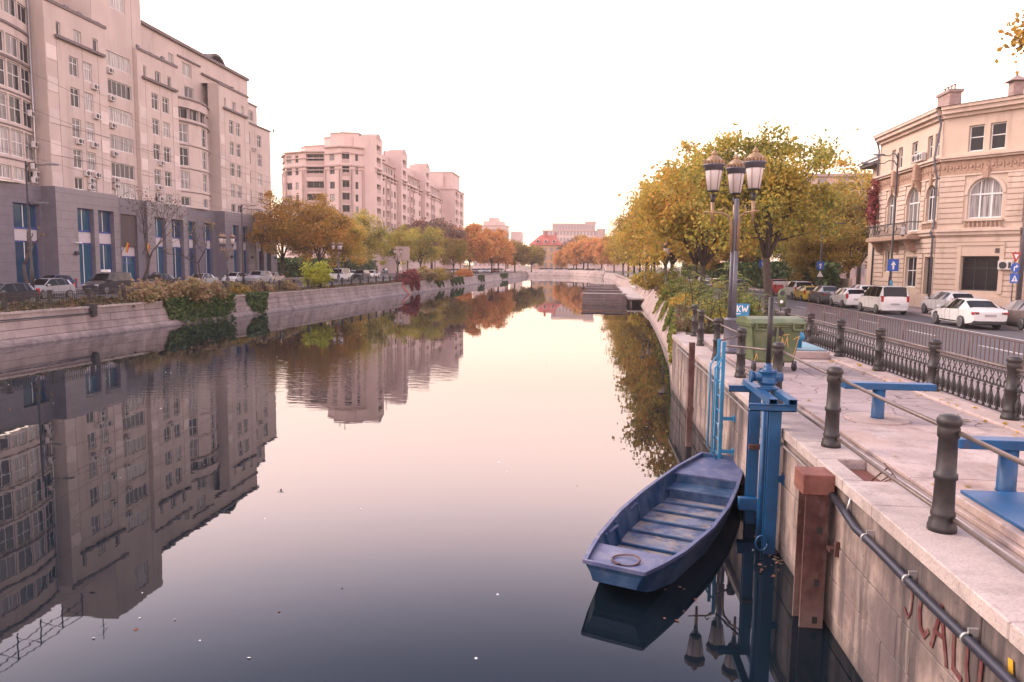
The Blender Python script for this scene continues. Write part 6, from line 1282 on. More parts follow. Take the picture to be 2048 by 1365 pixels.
# ---------------------------------------------------------------- left bank railing
lr = thing('iron_railing', 'black iron railing on the left wall with square posts', 'railing', (lerp_poly(LT, 35) - .9, 35, 1.65)); Lx = lr.location.copy()
xr = lambda y: lerp_poly(LT, y) - .9
LB = MB().box(-.012, -.012, .1, .012, .012, .92).mesh('bar', M_['iron']); LP_ = MB().cbox(-.1, -.1, 0, .1, .1, 1.1, .02).cbox(-.13, -.13, 1.0, .13, .13, 1.08, .02).mesh('post', M_['iron'])
far = MB(); y = 27.0
while y < 132:
    put('post', LP_, lr, (xr(y) - Lx.x, y - Lx.y, 0))
    y2 = y + 3.1
    for z in (.12, .8, .95):
        (far if y > 64 else (mm := MB())).tube([(xr(y), y, 1.65 + z), (xr(y2), y2, 1.65 + z)], .02, 5)
        if y <= 64: mm.obj('rail', M_['iron'], lr)
    for i in range(1, 18):
        yy_ = y + 3.1 * i / 18
        if y <= 58: put('bar', LB, lr, (xr(yy_) - Lx.x, yy_ - Lx.y, 0))
        elif i % 2: far.box(xr(yy_) - .012, yy_ - .012, 1.75, xr(yy_) + .012, yy_ + .012, 2.57)
    y = y2
stuff(far.obj('far_bars', M_['iron'], lr))
m = MB(); m.tube([(lerp_poly(LT, y) + .16 + (.12 if y < 41 else 0), y, 1.32 + .05 * math.sin(y)) for y in (26, 30, 34, 38, 41.0)] + [(lerp_poly(LT, 41.4) + .2, 41.4, 1.5), (lerp_poly(LT, 41.5) - .1, 41.6, 1.78)], .035, 6); tag(m.obj('cable', M_['pipe']), 'black cable sagging along the top of the left wall', 'cable')
m = MB(); m.cbox(lerp_poly(LT, 41.5) - .1, 41.2, 1.1, lerp_poly(LT, 41.5) + .3, 41.6, 1.85, .02); tag(m.obj('cable_box', M_['black']), 'small black cable box on the left wall', 'box')
# ---------------------------------------------------------------- lanterns
def lantern(t, x, y, z0, f=1.):
    "glass foot at height z0"
    L = MB(); L.lathe([(.17 * f, 0), (.27 * f, .72 * f), (.265 * f, .74 * f), (.16 * f, .03 * f)], 16); g_ = put('lamp_glass', L.mesh('lamp_glass', M_['glow']), t, (x, y, z0))
    L = MB(); L.lathe([(.275 * f, .60 * f), (.285 * f, .72 * f), (.33 * f, .74 * f), (.335 * f, .78 * f), (.27 * f, .80 * f)], 18); L.lathe([(.27 * f, .79 * f), (.265 * f, .86 * f), (.235 * f, .93 * f), (.18 * f, .99 * f), (.11 * f, 1.03 * f), (.08 * f, 1.04 * f), (.075 * f, 1.07 * f), (.095 * f, 1.09 * f), (.09 * f, 1.12 * f), (.04 * f, 1.15 * f), (.035 * f, 1.18 * f), (.005, 1.25 * f)], 18, m=1)
    for k in range(18): a = 2 * math.pi * k / 18; c_, s_ = math.cos(a), math.sin(a); L.box(.295 * f * c_ - .024 * f, .295 * f * s_ - .024 * f, .78 * f, .295 * f * c_ + .024 * f, .295 * f * s_ + .024 * f, .90 * f, 1)
    put('lamp_cap', L.mesh('lamp_cap', [M_['grey'], M_['lampgold']]), t, (x, y, z0))
    L = MB(); L.lathe([(.185 * f, -.02), (.185 * f, .015)], 14)
    for k in range(6): a = 2 * math.pi * k / 6; L.tube([(.178 * f * math.cos(a), .178 * f * math.sin(a), 0), (.278 * f * math.cos(a), .278 * f * math.sin(a), .72 * f)], .010 * f, 4, 1)
    for k in range(4): a = 2 * math.pi * k / 4; L.tube([(.17 * f * math.cos(a), .17 * f * math.sin(a), 0), (.08 * f * math.cos(a), .08 * f * math.sin(a), -.2 * f)], .013 * f, 4)
    L.lathe([(.045 * f, -.42 * f), (.085 * f, -.12 * f), (.03 * f, -.1 * f)], 10); put('lamp_frame', L.mesh('lamp_frame', [M_['iron'], M_['lampgold']]), t, (x, y, z0))
def lamp3(loc, label, group=None, twist=0.):
    t = thing('street_lamp', label, 'street lamp', loc, twist, group)
    L = MB(); L.lathe([(.24, 0), (.24, .08), (.215, .1), (.215, .93), (.23, .95), (.23, 1.0), (.16, 1.03)], 18); put('base', L.mesh('base', M_['grey']), t)
    L = MB(); L.lathe([(.08, 1.0), (.07, 4.38), (.05, 4.43)], 14)
    for k in range(3): a = 2 * math.pi * k / 3 + .6; L.cyl((.085 * math.cos(a), .085 * math.sin(a), 1.0), (.08 * math.cos(a), .08 * math.sin(a), 2.95), .052, .045, 10)
    put('pole', L.mesh('pole', M_['grey']), t)
    for az in (188, -62, 84):
        a = R(az); d = Vector((math.cos(a), math.sin(a), 0)); L = MB(); L.tube([d * .12 + Vector((0, 0, 2.95)), d * .13 + Vector((0, 0, 3.72)), d * .2 + Vector((0, 0, 3.92)), d * .4 + Vector((0, 0, 4.02)), d * .95 + Vector((0, 0, 4.04))], [.04, .04, .04, .035, .02], 8); L.tube([d * .45 + Vector((0, 0, 4.04)), d * .38 + Vector((0, 0, 4.18)), d * .28 + Vector((0, 0, 4.12))], .018, 6); L.cyl(d * .7 + Vector((0, 0, 3.74)), d * .7 + Vector((0, 0, 4.32)), .035, .055, 8); put('arm', L.mesh('arm', M_['lampgold']), t)
        lantern(t, d.x * .7, d.y * .7, 4.64, .94)
    return t
lp = at(1461, 706, 2.0); L0 = lamp3(lp, 'tall three armed street lamp with bronze lantern caps rising beside the green bin')
GLP = 'three lantern lamps along the left bank'
lpp = [(455, 76, 'three lantern lamp standing among the shrubs before the granite block'), (677, 104, 'three lantern lamp before the large golden tree'), (795, 140, 'three lantern lamp in front of the pale billboard'), (870, 172, 'three lantern lamp before the plum tree'), (921, 205, 'three lantern lamp under the first vivid orange tree'), (988, 250, 'three lantern lamp farthest along the left bank'), (1011, 268, 'three lantern lamp beside the rounded olive tree')]
for px, y, lb in lpp:
    q = atY(px, 540, y); dup(L0, (q.x, y, 1.66), rnd.random(), lb, GLP)
def lamp1(loc, label, sc, n=1):
    t = thing('street_lantern', label, 'street lamp', loc); t.scale = (sc, sc, sc)
    for i in range(n): L = MB(); x = (i - (n - 1) / 2) * .75; L.lathe([(.13, 0), (.13, .6), (.075, .7), (.065, 2.9), (.09, 2.95), (.04, 3.1)], 12, (x, i * 1.5, 0)); put('pole', L.mesh('pole', M_['grey']), t); lantern(t, x, i * 1.5, 3.3, 1.15)
    return t
lamp1(atY(1331, 590, 62), 'single lantern on a grey pole above the bank bushes', 1.0).location.z = 1.95
lamp1(atY(1297, 580, 88), 'pair of lanterns side by side farther along the right bank', 1.05, 2).location.z = 1.95
# tall road lamps
def mast(loc, h, arms, label, wires=False):
    t = thing('road_lamp', label, 'street lamp', loc); L = MB(); L.lathe([(.13, 0), (.12, 2.2), (.085, 2.3), (.06, h)], 10); put('pole', L.mesh('pole', M_['iron']), t)
    for d, ln_, dz in arms:
        d = Vector(d).normalized(); z = h + dz; L = MB(); L.tube([(0, 0, z - .5), d * .15 * ln_ + Vector((0, 0, z - .1)), d * .4 * ln_ + Vector((0, 0, z - .05)), d * .55 * ln_ + Vector((0, 0, z - .22)), d * ln_ + Vector((0, 0, z - .2))], .035, 6); put('arm', L.mesh('arm', M_['iron']), t)
        L = MB(); e = d * ln_ + Vector((0, 0, z - .2)); s_ = Vector((-d.y, d.x, 0)) * .14; L.prism([e - s_, e + d * .75 - s_ * .6, e + d * .75 + s_ * .6, e + s_], (0, 0, .1)); put('lamp_head', L.mesh('lamp_head', M_['grey']), t)
    return t
mast(Vector((-37.5, 46.5, 1.65)), 9.3, [((1, .4, 0), 1.2, .0), ((1, -.2, 0), 1.0, -2.6)], 'black road lamp mast in front of the granite base at far left')
mast(atY(487, 560, 88) * 1, 9.8, [((1, .3, 0), 1.0, .0), ((1, .9, 0), 1.6, -.4)], 'black road lamp mast near the end of the granite block').location.z = 1.65
ms = mast(Vector((21.6, 56.3, 1.68)), 11.0, [((-1, -.1, 0), 1.0, 0), ((-1, .5, 0), 1.5, -.45)], 'black road lamp mast with the blue arrow sign before the cream house')
m2 = mast(Vector((20.9, 70.5, 1.68)), 7.0, [((1, .2, 0), 1.4, 0)], 'thin pale road lamp beside the second blue arrow sign')
# ---------------------------------------------------------------- signs
def arrow_poly(s): return [(-.07 * s, -.3 * s), (.07 * s, -.3 * s), (.07 * s, .02 * s), (.2 * s, .02 * s), (0, .3 * s), (-.2 * s, .02 * s), (-.07 * s, .02 * s)]
def sign_square(t, w, z, marks, m='signb', y=-.10):
    L = MB(); L.cbox(-w / 2, y - .012, z - w / 2, w / 2, y + .012, z + w / 2, .006); put('sign_plate', L.mesh('sign_plate', M_[m]), t)
    L = MB()
    for poly in marks: L.prism([(px, y - .0135, z + pz) for px, pz in poly], (0, -.003, 0), 0)
    put('sign_symbol', L.mesh('sign_symbol', M_['signw']), t)
def sgn(loc, h, label, r=.035):
    t = thing('road_sign', label, 'road sign', loc, R(14)); L = MB(); L.cyl((0, 0, 0), (0, 0, h), r, n=8); put('pole', L.mesh('pole', M_['grey']), t); return t
t = sgn((21.55, 55.95, 1.68), 3.6, 'blue square sign with a white up arrow beside the lamp mast'); sign_square(t, .86, 3.05, [arrow_poly(1.0)]); L = MB(); L.cyl((0, 0, 1.25), (0, 0, 1.95), .1, n=10); put('sleeve', L.mesh('sleeve', M_['cyan']), t)
t = sgn((20.75, 70.2, 1.68), 3.7, 'smaller blue arrow sign over a small white triangle far along the road'); sign_square(t, .72, 3.0, [arrow_poly(.85)]); L = MB(); L.prism([(-.3, -.1, 2.0), (.3, -.1, 2.0), (0, -.1, 2.52)], (0, -.02, 0)); put('sign_plate', L.mesh('sign_plate', M_['signw']), t)
t = sgn((19.6, 88, 1.68), 4.2, 'blue sign glimpsed beside the dark hatchback far along the road'); sign_square(t, .8, 3.2, [arrow_poly(.9)])
q = atY(2026, 560, 49.6); t = sgn((q.x, q.y, 1.68), 3.95, 'stack of three road signs, red yield triangle on top, at the right edge')
L = MB(); L.prism([(-.34, -.09, 3.9), (0, -.09, 3.28), (.34, -.09, 3.9)], (0, -.02, 0)); put('sign_plate', L.mesh('sign_plate', M_['signr']), t); L = MB(); L.prism([(-.17, -.112, 3.79), (0, -.112, 3.48), (.17, -.112, 3.79)], (0, -.003, 0)); put('sign_symbol', L.mesh('sign_symbol', M_['signw']), t)
L = MB(); L.cyl((0, -.09, 2.95), (0, -.11, 2.95), .31, n=24); put('sign_plate', L.mesh('sign_plate', M_['signb']), t); L = MB(); L.prism([(-.12, -.112, 2.75), (-.04, -.112, 2.75), (-.03, -.112, 2.95), (.06, -.112, 3.0), (.04, -.112, 2.92), (.2, -.112, 3.04), (.05, -.112, 3.16), (.06, -.112, 3.08), (-.1, -.112, 3.02)], (0, -.003, 0)); put('sign_symbol', L.mesh('sign_symbol', M_['signw']), t)
L = MB(); L.cbox(-.31, -.11, 2.0, .31, -.085, 2.6, .006); put('sign_plate', L.mesh('sign_plate', M_['signb']), t); L = MB(); L.prism([(-.22, -.112, 2.1), (.22, -.112, 2.1), (0, -.112, 2.5)], (0, -.003, 0)); put('sign_symbol', L.mesh('sign_symbol', M_['signw']), t); L = MB(); L.box(-.03, -.119, 2.15, .03, -.116, 2.34); put('sign_symbol', L.mesh('sign_symbol', M_['signb']), t)
# letter board behind the bin
t = thing('letter_board', 'light blue board with white letters KW behind the green bin', 'sign', (5.42, 27.3, 2.0), R(6)); L = MB(); L.cbox(-.34, -.02, .72, .30, .02, 1.18, .01); put('board', L.mesh('board', M_['cyan']), t); L = MB(); L.cbox(-.30, -.03, 0, -.2, .03, .74, .01); put('leg', L.mesh('leg', M_['cyan']), t)
L = MB(); st_ = lambda a, b, w=.022: L.prism([(a[0] - w, -.022, a[1]), (a[0] + w, -.022, a[1]), (b[0] + w, -.022, b[1]), (b[0] - w, -.022, b[1])], (0, -.004, 0))
for a, b in (((-.14, .88), (-.14, 1.12)), ((-.12, 1.0), (-.02, 1.12)), ((-.12, 1.0), (-.02, .88)), ((.03, 1.12), (.08, .88)), ((.08, .88), (.13, 1.05)), ((.13, 1.05), (.18, .88)), ((.18, .88), (.24, 1.12))): st_(a, b)
L.prism([(-.2, -.022, .80), (-.02, -.022, .80), (-.02, -.022, .83), (-.2, -.022, .83)], (0, -.004, 0)); put('lettering', L.mesh('lettering', M_['signw']), t)
# ---------------------------------------------------------------- green wheeled bin
bn = thing('rubbish_container', 'green four wheeled rubbish container with orange scrawls on the quay platform', 'rubbish bin', (4.43, 18.75, 1.99), R(9))
b_ = bmesh.new(); bmesh.ops.create_cube(b_, size=1)
for v in b_.verts:
    tz = v.co.z + .5; v.co = Vector((v.co.x * (1.0 + .24 * tz), v.co.y * (.74 + .22 * tz), .2 + .92 * tz))
bmesh.ops.bevel(b_, geom=b_.edges[:], offset=.05, segments=2, affect='EDGES'); L = MB().bm(b_)
L.cbox(-.66, -.52, 1.07, .66, .52, 1.14, .02); L.cbox(-.03, -.49, .3, .03, -.40, 1.1, .01)
put('body', L.mesh('body', M_['bin']), bn)
L = MB(); N_ = 8; pts = [(-.68, .5 * math.cos(math.pi * i / N_), 1.14 + .17 * math.sin(math.pi * i / N_)) for i in range(N_ + 1)]; L.prism(pts, (1.36, 0, 0)); L.cbox(-.69, -.56, 1.13, .69, -.44, 1.2, .015); put('lid', L.mesh('lid', M_['bin']), bn)
for x in (-.42, .48):
    L = MB(); L.cbox(x - .15, -.60, 1.0, x + .15, -.56, 1.04, .008); L.cbox(x - .15, -.60, 1.0, x - .11, -.5, 1.18, .008); L.cbox(x + .11, -.60, 1.0, x + .15, -.5, 1.18, .008); L.cbox(x - .15, -.60, 1.15, x + .15, -.56, 1.19, .008); put('handle', L.mesh('handle', M_['bin']), bn)
for x, y in ((-.5, -.36), (.5, -.36), (-.5, .36), (.5, .36)):
    L = MB(); L.cyl((x - .03, y, .1), (x + .03, y, .1), .1, n=12); o = put('wheel', L.mesh('wheel', M_['black']), bn); L = MB(); L.box(x - .045, y - .04, .1, x + .045, y + .04, .25); put('fork', L.mesh('fork', M_['grey']), o)
L = MB(); yf = lambda z: -(.74 + .22 * ((z - .2) / .92)) / 2 - .004
def stroke(L, pts, w, mapf, d):
    for k_, (a, b) in enumerate(zip(pts, pts[1:])):
        a_, b2_ = Vector(a), Vector(b); n_ = (b2_ - a_).normalized(); n_ = Vector((-n_.y, n_.x)) * w; e = (b2_ - a_).normalized() * w * .95; o_ = Vector(d) * (.25 * ((k_ + len(pts)) % 4)); L.prism([Vector(mapf(*q)) for q in (a_ - n_ - e, a_ + n_ - e, b2_ + n_ + e, b2_ - n_ + e)], Vector(d) + o_)
mp = lambda x, z: (x, yf(z), z)
for pts in ([(-.02, .55), (.02, .8), (.08, .85)], [(.12, .55), (.14, .82), (.2, .6), (.26, .84), (.3, .58)], [(.12, .88), (.3, .9)], [(.42, .78), (.55, .86), (.46, .4)], [(-.1, .5), (-.14, .28), (-.06, .24), (0, .5)], [(.1, .26), (.2, .5)], [(-.5, .24), (-.46, .42), (-.42, .3)], [(-.2, .6), (-.12, .82)]): stroke(L, pts, .009, mp, (0, -.003, 0))
put('scrawl', L.mesh('scrawl', M_['orange']), bn)
L = MB()
for x, z in ((0, .98), (-.09, .93), (.09, .93), (0, .9), (.02, 1.03)): L.cyl((x, yf(z) + .002, z), (x, yf(z) - .012, z), .075, n=12)
put('emblem', L.mesh('emblem', M_['black']), bn)
# small post bin on the pavement
t = thing('litter_bin', 'small green litter bin with round mouth on the pavement', 'litter bin', (11.6, 46.6, 1.75)); L = MB(); L.cyl((0, 0, 0), (0, 0, 1.3), .04, n=8); put('pole', L.mesh('pole', M_['grey']), t); L = MB(); L.lathe([(.2, .35), (.26, .95), (.26, 1.2), (.16, 1.42), (.04, 1.46)], 14, (0, -.25, 0)); put('body', L.mesh('body', M_['bin']), t); L = MB(); L.cyl((-.05, -.46, 1.18), (-.07, -.54, 1.2), .15, n=14); put('mouth', L.mesh('mouth', M_['black']), t); L = MB(); L.cyl((-.08, -.48, .68), (-.09, -.5, .68), .1, n=12); put('sticker', L.mesh('sticker', M_['signw']), t)
# ---------------------------------------------------------------- blue steel things on the quay
GT = 'blue T shaped stands on the quay platform'
def tstand(x, y, label):
    t = thing('steel_stand', label, 'stand', (x, y, 2.01), 0, GT); L = MB(); L.lathe([(.11, 0), (.10, .03), (.10, .5)], 18); put('column', L.mesh('column', M_['blue']), t); L = MB(); L.cbox(-.58, -.11, .49, .86, .11, .6, .008); put('top_plank', L.mesh('top_plank', M_['blue']), t)
tstand(4.83, 12.76, 'blue T shaped steel stand on a round concrete patch, the farther of two'); tstand(4.73, 8.7, 'blue T shaped steel stand cut off by the right edge, nearest the blue hatch')
t = thing('steel_hatch', 'flat blue steel hatch cover at the bottom right of the platform', 'hatch', (4.9, 7.2, 1.99)); L = MB(); L.cbox(3.96, 6.05, 1.99, 6.0, 8.4, 2.085, .01); L.obj('frame', M_['plat'], t); L = MB(); L.cbox(4.04, 6.12, 2.088, 5.9, 8.28, 2.125, .004); L.obj('cover', M_['blue'], t); L = MB(); L.tube([(4.75, 8.18, 2.12), (4.75, 8.18, 2.2), (5.0, 8.18, 2.2), (5.0, 8.18, 2.12)], .012, 6); L.obj('handle', M_['blue'], t)
t = thing('steel_hatch', 'light blue hatch on a concrete kerb behind the green bin', 'hatch', (6.0, 22, 1.99)); L = MB(); L.cbox(5.3, 21.0, 1.99, 6.6, 23.3, 2.2, .02); L.obj('kerb', M_['plat'], t); L = MB(); L.cbox(5.4, 21.1, 2.203, 6.55, 23.2, 2.25, .01); L.obj('cover', M_['cyanp'], t)
t = thing('vent_cap', 'light blue mushroom vent standing on the light blue hatch', 'vent', (5.88, 21.5, 2.25)); L = MB(); L.lathe([(.10, 0), (.10, .22), (.17, .24), (.175, .32), (.12, .42), (.02, .46)], 14); L.obj('cap', M_['cyan'], t, (0, 0, 0))
# blue sluice frame with gearbox and spindle
gf = thing('sluice_frame', 'blue steel sluice frame with gearbox fixed to the quay wall beside the boat', 'sluice gate', (2.9, 12.2, 0)); Lq = []
for y, n_ in ((11.62, 'near'), (13.0, 'far')):
    L = MB(); L.box(2.81, y, -.9, 2.99, y + .02, 2.34); L.box(2.89, y + .02, -.9, 2.91, y + .13, 2.34); L.box(2.81, y + .13, -.9, 2.99, y + .15, 2.34); L.obj('post', M_['blue'], gf)
for y in (11.3, 13.02): L = MB(); L.box(2.44, y, 2.34, 3.12, y + .015, 2.44); L.box(2.44, y, 2.34, 3.12, y + .12, 2.355); L.box(2.44, y, 2.43, 3.12, y + .12, 2.445); L.obj('cross_beam', M_['blue'], gf)
for x in (2.70, 2.98): L = MB(); L.box(x, 11.25, 2.447, x + .13, 13.3, 2.46); L.box(x, 11.25, 2.46, x + .012, 13.2, 2.53); L.box(x + .118, 11.25, 2.46, x + .13, 13.2, 2.53); L.box(x, 11.25, 2.53, x + .13, 13.2, 2.54); L.obj('top_beam', M_['blue'], gf)
L = MB(); L.lathe([(.17, 2.542), (.17, 2.565), (.12, 2.568), (.115, 2.62), (.15, 2.63), (.15, 2.66), (.13, 2.67), (.13, 2.80), (.15, 2.81), (.15, 2.835), (.07, 2.84), (.065, 2.90), (.05, 2.95)], 20, (2.9, 12.25, 0)); L.cyl((2.64, 12.25, 2.73), (3.13, 12.25, 2.73), .078, n=14); L.cyl((2.62, 12.25, 2.73), (2.66, 12.25, 2.73), .10, n=14)
for k in range(8): L.cyl((2.9 + .135 * math.cos(k * .785), 12.25 + .135 * math.sin(k * .785), 2.835), (2.9 + .135 * math.cos(k * .785), 12.25 + .135 * math.sin(k * .785), 2.855), .014, n=6)
if 1: pass; L.obj('gearbox', M_['blue'], gf)
L = MB(); L.cyl((2.9, 12.25, 2.93), (2.9, 12.25, 4.02), .042, n=12); L.obj('spindle', M_['iron'], gf)
L = MB(); L.cyl((2.87, 12.2, -.6), (2.87, 12.2, 2.5), .05, n=12); L.obj('gate_rod', M_['blue'], gf)
for z in (1.15,): L = MB(); L.box(2.99, 11.66, z, 3.11, 11.70, z + .1); L.box(3.06, 11.60, z - .04, 3.075, 11.76, z + .14); L.obj('bracket', M_['blue'], gf)
L = MB(); L.box(2.8, 12.9, 1.36, 3.1, 12.98, 1.44); L.obj('bracket', M_['rust'], gf)
L = MB(); L.tube([(2.82 + .09 * math.cos(a) - .06, 11.55, .2 + .12 * math.sin(a)) for a in [math.pi * 2 * k / 14 for k in range(15)]], .016, 6); L.obj('ring', M_['blue'], gf)
L = MB(); L.cbox(2.66, 12.86, .28, 2.98, 12.99, .50, .01); L.obj('guide_shoe', M_['blue'], gf)
# light blue ladder
ld = thing('ladder', 'light blue steel ladder over the quay edge with bent hand bars', 'ladder', (2.8, 16, 0))
for y in (15.62, 16.2): L = MB(); L.cbox(2.76, y, -.4, 2.83, y + .05, 2.95, .006); L.obj('side_rail', M_['cyan'], ld); L = MB(); L.tube([(2.78, y, 2.62), (2.62, y - .05, 2.4), (2.62, y - .05, .6), (2.78, y, .4)], .02, 7); L.obj('hand_bar', M_['cyan'], ld)
for i in range(8): L = MB(); L.cyl((2.795, 15.65, .2 + .31 * i), (2.795, 16.22, .2 + .31 * i), .016, n=6); L.obj('rung', M_['cyan'], ld)
for z in (1.3, .6): L = MB(); L.box(2.83, 15.6, z, 3.07, 15.65, z + .07); L.box(3.04, 15.55, z - .03, 3.07, 15.7, z + .1); L.obj('bracket', M_['cyan'], ld)
for z in (1.95, 1.1): L = MB(); L.cbox(2.74, 15.66, z, 2.85, 15.72, z + .12, .008); L.obj('clamp', M_['zinc'], ld)
# rusty piles
t = thing('steel_pile', 'rusty steel pile with a red brown cap box against the quay wall', 'pile', (2.85, 9.4, 0)); L = MB(); L.box(2.71, 9.22, -.8, 2.99, 9.25, 1.72); L.box(2.835, 9.25, -.8, 2.865, 9.52, 1.72); L.box(2.71, 9.52, -.8, 2.99, 9.55, 1.72); L.obj('beam', M_['rust'], t)
L = MB(); L.cbox(2.655, 9.18, 1.72, 3.035, 9.58, 1.975, .01); L.obj('cap', M_['rustcap'], t)
for z in (1.22, .55, .06): L = MB(); L.box(2.86, 9.213, z, 2.92, 9.2195, z + .09); L.obj('bolt_hole', M_['black'], t)
L = MB(); L.box(2.97, 9.05, 1.05, 3.08, 9.21, 1.10); L.box(3.02, 9.0, 1.02, 3.08, 9.05, 1.2); L.obj('bracket', M_['rust'], t)
t = thing('mooring_pole', 'dark rusty pole standing in the water behind the ladder', 'pole', (2.55, 18.6, 0)); L = MB(); L.cbox(-.07, -.07, -.8, .07, .07, 2.62, .01); L.obj('shaft', M_['rust'], t, (0, 0, 0)); L = MB(); L.box(-.085, -.085, .9, .085, .085, 1.0); L.obj('band', M_['rust'], t, (0, 0, 0))
L = MB(); L.tube([(3.02, 9.3, 1.82), (3.0, 9.0, 1.66), (3.02, 8.82, 1.60), (3.03, 8.72, 1.70), (3.06, 8.7, 1.86)], .014, 6); tag(L.obj('cord', M_['zinc']), 'pale cord looped from the rusty cap box to the wall', 'cord')
pc = thing('pipe', 'thick black pipe clamped along the near quay wall', 'pipe', (3.0, 6, 1.6)); L = MB(); L.tube([(3.0, 9.16, 1.74), (2.985, 8.6, 1.68)] + [(2.985, 8.3 - .5 * i, 1.63 + .008 * math.sin(i * 1.3)) for i in range(18)], .042, 10); L.obj('tube', M_['pipe'], pc)
for y in (8.0, 6.94, 5.85, 4.7, 3.5): L = MB(); L.cyl((2.985, y - .012, 1.632), (2.985, y + .012, 1.632), .052, n=12); L.box(2.99, y - .012, 1.66, 3.085, y + .012, 1.72); L.obj('clamp', M_['zinc'], pc)
L = MB(); L.tube([(3.04, 9.6, 1.70)] + [(3.035, 10 + i * .75, 1.735 + .012 * math.sin(i * 1.1)) for i in range(22)], .022, 8); tag(L.obj('pipe', M_['pipeg']), 'thin grey pipe along the quay wall behind the sluice frame', 'pipe')
wl = lambda y, z: (3.056, y, z)
gr = thing('graffiti', 'dark red painted letters C A L U on the near quay wall', 'graffiti', (3.05, 6.4, 1.2))
for strokes in ([(.014, [(7.12, 1.50), (7.04, 1.56), (6.98, 1.48), (6.99, 1.30), (7.05, 1.22), (7.12, 1.28)])], [(.026, [(6.66, 1.52), (6.72, 1.60), (6.80, 1.55), (6.82, 1.40), (6.78, 1.26), (6.70, 1.22), (6.64, 1.29)])],
        [(.026, [(6.55, 1.22), (6.47, 1.46), (6.42, 1.62)]), (.026, [(6.42, 1.62), (6.36, 1.42), (6.28, 1.18)]), (.022, [(6.52, 1.36), (6.36, 1.38)])], [(.026, [(6.19, 1.60), (6.18, 1.38), (6.16, 1.22), (6.04, 1.20)])], [(.026, [(5.97, 1.58), (5.96, 1.36), (5.92, 1.22), (5.83, 1.19), (5.76, 1.28), (5.75, 1.56)])]):
    L = MB()
    for w, pts in strokes: stroke(L, pts, w * .95, wl, (-.003, 0, 0))
    L.obj('letter', M_['red'], gr)
L = MB(); stroke(L, [(5.38, 1.70), (5.36, 1.58)], .03, wl, (-.003, 0, 0)); tag(L.obj('graffiti', M_['yellow']), 'small yellow paint mark under the coping at lower right', 'graffiti')
L = MB(); stroke(L, [(104.5, 1.6), (104.2, 1.2), (104.8, .8), (105.6, .4), (105.9, .1)], .22, lambda y, z: (lerp_poly(LT, y) + float(np.interp(z, zs[::-1], offs[::-1])) + .06, y, z), (.01, 0, 0)); tag(L.obj('graffiti', M_['signr']), 'red paint streak down the left wall beside the red bush', 'graffiti')
L = MB(); L.tube([(3.5, 9.3, 1.9), (3.6, 9.1, 2.12), (3.52, 9.0, 2.2), (3.62, 8.9, 2.06), (3.45, 9.05, 1.92), (3.7, 9.2, 2.02)], .009, 5); tag(L.obj('wire', M_['rust']), 'twisted rusty wire sticking out of the coping pit', 'wire')
# ---------------------------------------------------------------- boat
bt = thing('rowing_boat', 'worn blue flat bottomed boat with square ends moored by the quay wall', 'boat', (.39, 9.55, 0), -math.atan2(2.435, 6.12)); bt['_w'] = (0, 0, 0)
BS = [(0, .42, .30, .52, .20), (.5, .535, .42, .485, .08), (1.15, .655, .53, .455, -.02), (2.4, .78, .65, .43, -.07), (3.6, .785, .66, .43, -.07), (4.6, .72, .60, .45, -.05), (5.5, .63, .52, .48, 0.), (6.2, .49, .40, .515, .10), (6.6, .40, .31, .54, .2)]
def bl(y, k): return float(np.interp(y, [s[0] for s in BS], [s[k] for s in BS]))
ysb = sorted({s[0] for s in BS} | {i * .33 for i in range(1, 20)})
FL = lambda y: max(.05, bl(y, 4) + .06)
rk = lambda y: (y + .14 if y == 0 else (y - .14 if y == 6.6 else y))
L = MB(); rings = []
for y in ysb:
    wg, wf, zg, zb = (bl(y, k) for k in (1, 2, 3, 4)); rings.append([(-wg, y, zg), (-wf, rk(y), zb), (wf, rk(y), zb), (wg, y, zg)])
L.add([p for q in rings for p in q], [(4 * i + k, 4 * i + k + 1, 4 * i + 5 + k, 4 * i + 4 + k)[::-1] for i in range(len(rings) - 1) for k in range(3)] + [(0, 1, 2, 3), tuple(4 * (len(rings) - 1) + k for k in (3, 2, 1, 0))])
L.obj('hull', M_['boat'], bt, (0, 0, 0))
T_ = .028; L = MB(); rings = []; yin = [min(max(y, .05), 6.55) for y in ysb]
for y in yin:
    wg, zg = bl(y, 1) - T_, bl(y, 3); zf = FL(y); f_ = (zg - zf) / max(.05, zg - bl(y, 4)); wf = bl(y, 1) + (bl(y, 2) - bl(y, 1)) * f_ - T_; rings.append([(-wg, y, zg), (-wf, y, zf), (wf, y, zf), (wg, y, zg)])
flat = [p for q in rings for p in q]; n_ = len(rings); L.add(flat, [(4 * i + k, 4 * i + k + 1, 4 * i + 5 + k, 4 * i + 4 + k) for i in range(n_ - 1) for k in (0, 2)] + [(3, 2, 1, 0), tuple(4 * (n_ - 1) + k for k in (0, 1, 2, 3))]); L.obj('inner_side', M_['boat'], bt, (0, 0, 0))
L = MB(); L.add(flat, [(4 * i + 1, 4 * i + 2, 4 * i + 6, 4 * i + 5) for i in range(n_ - 1)]); L.obj('floor', M_['boatfloor'], bt, (0, 0, 0))
L = MB()
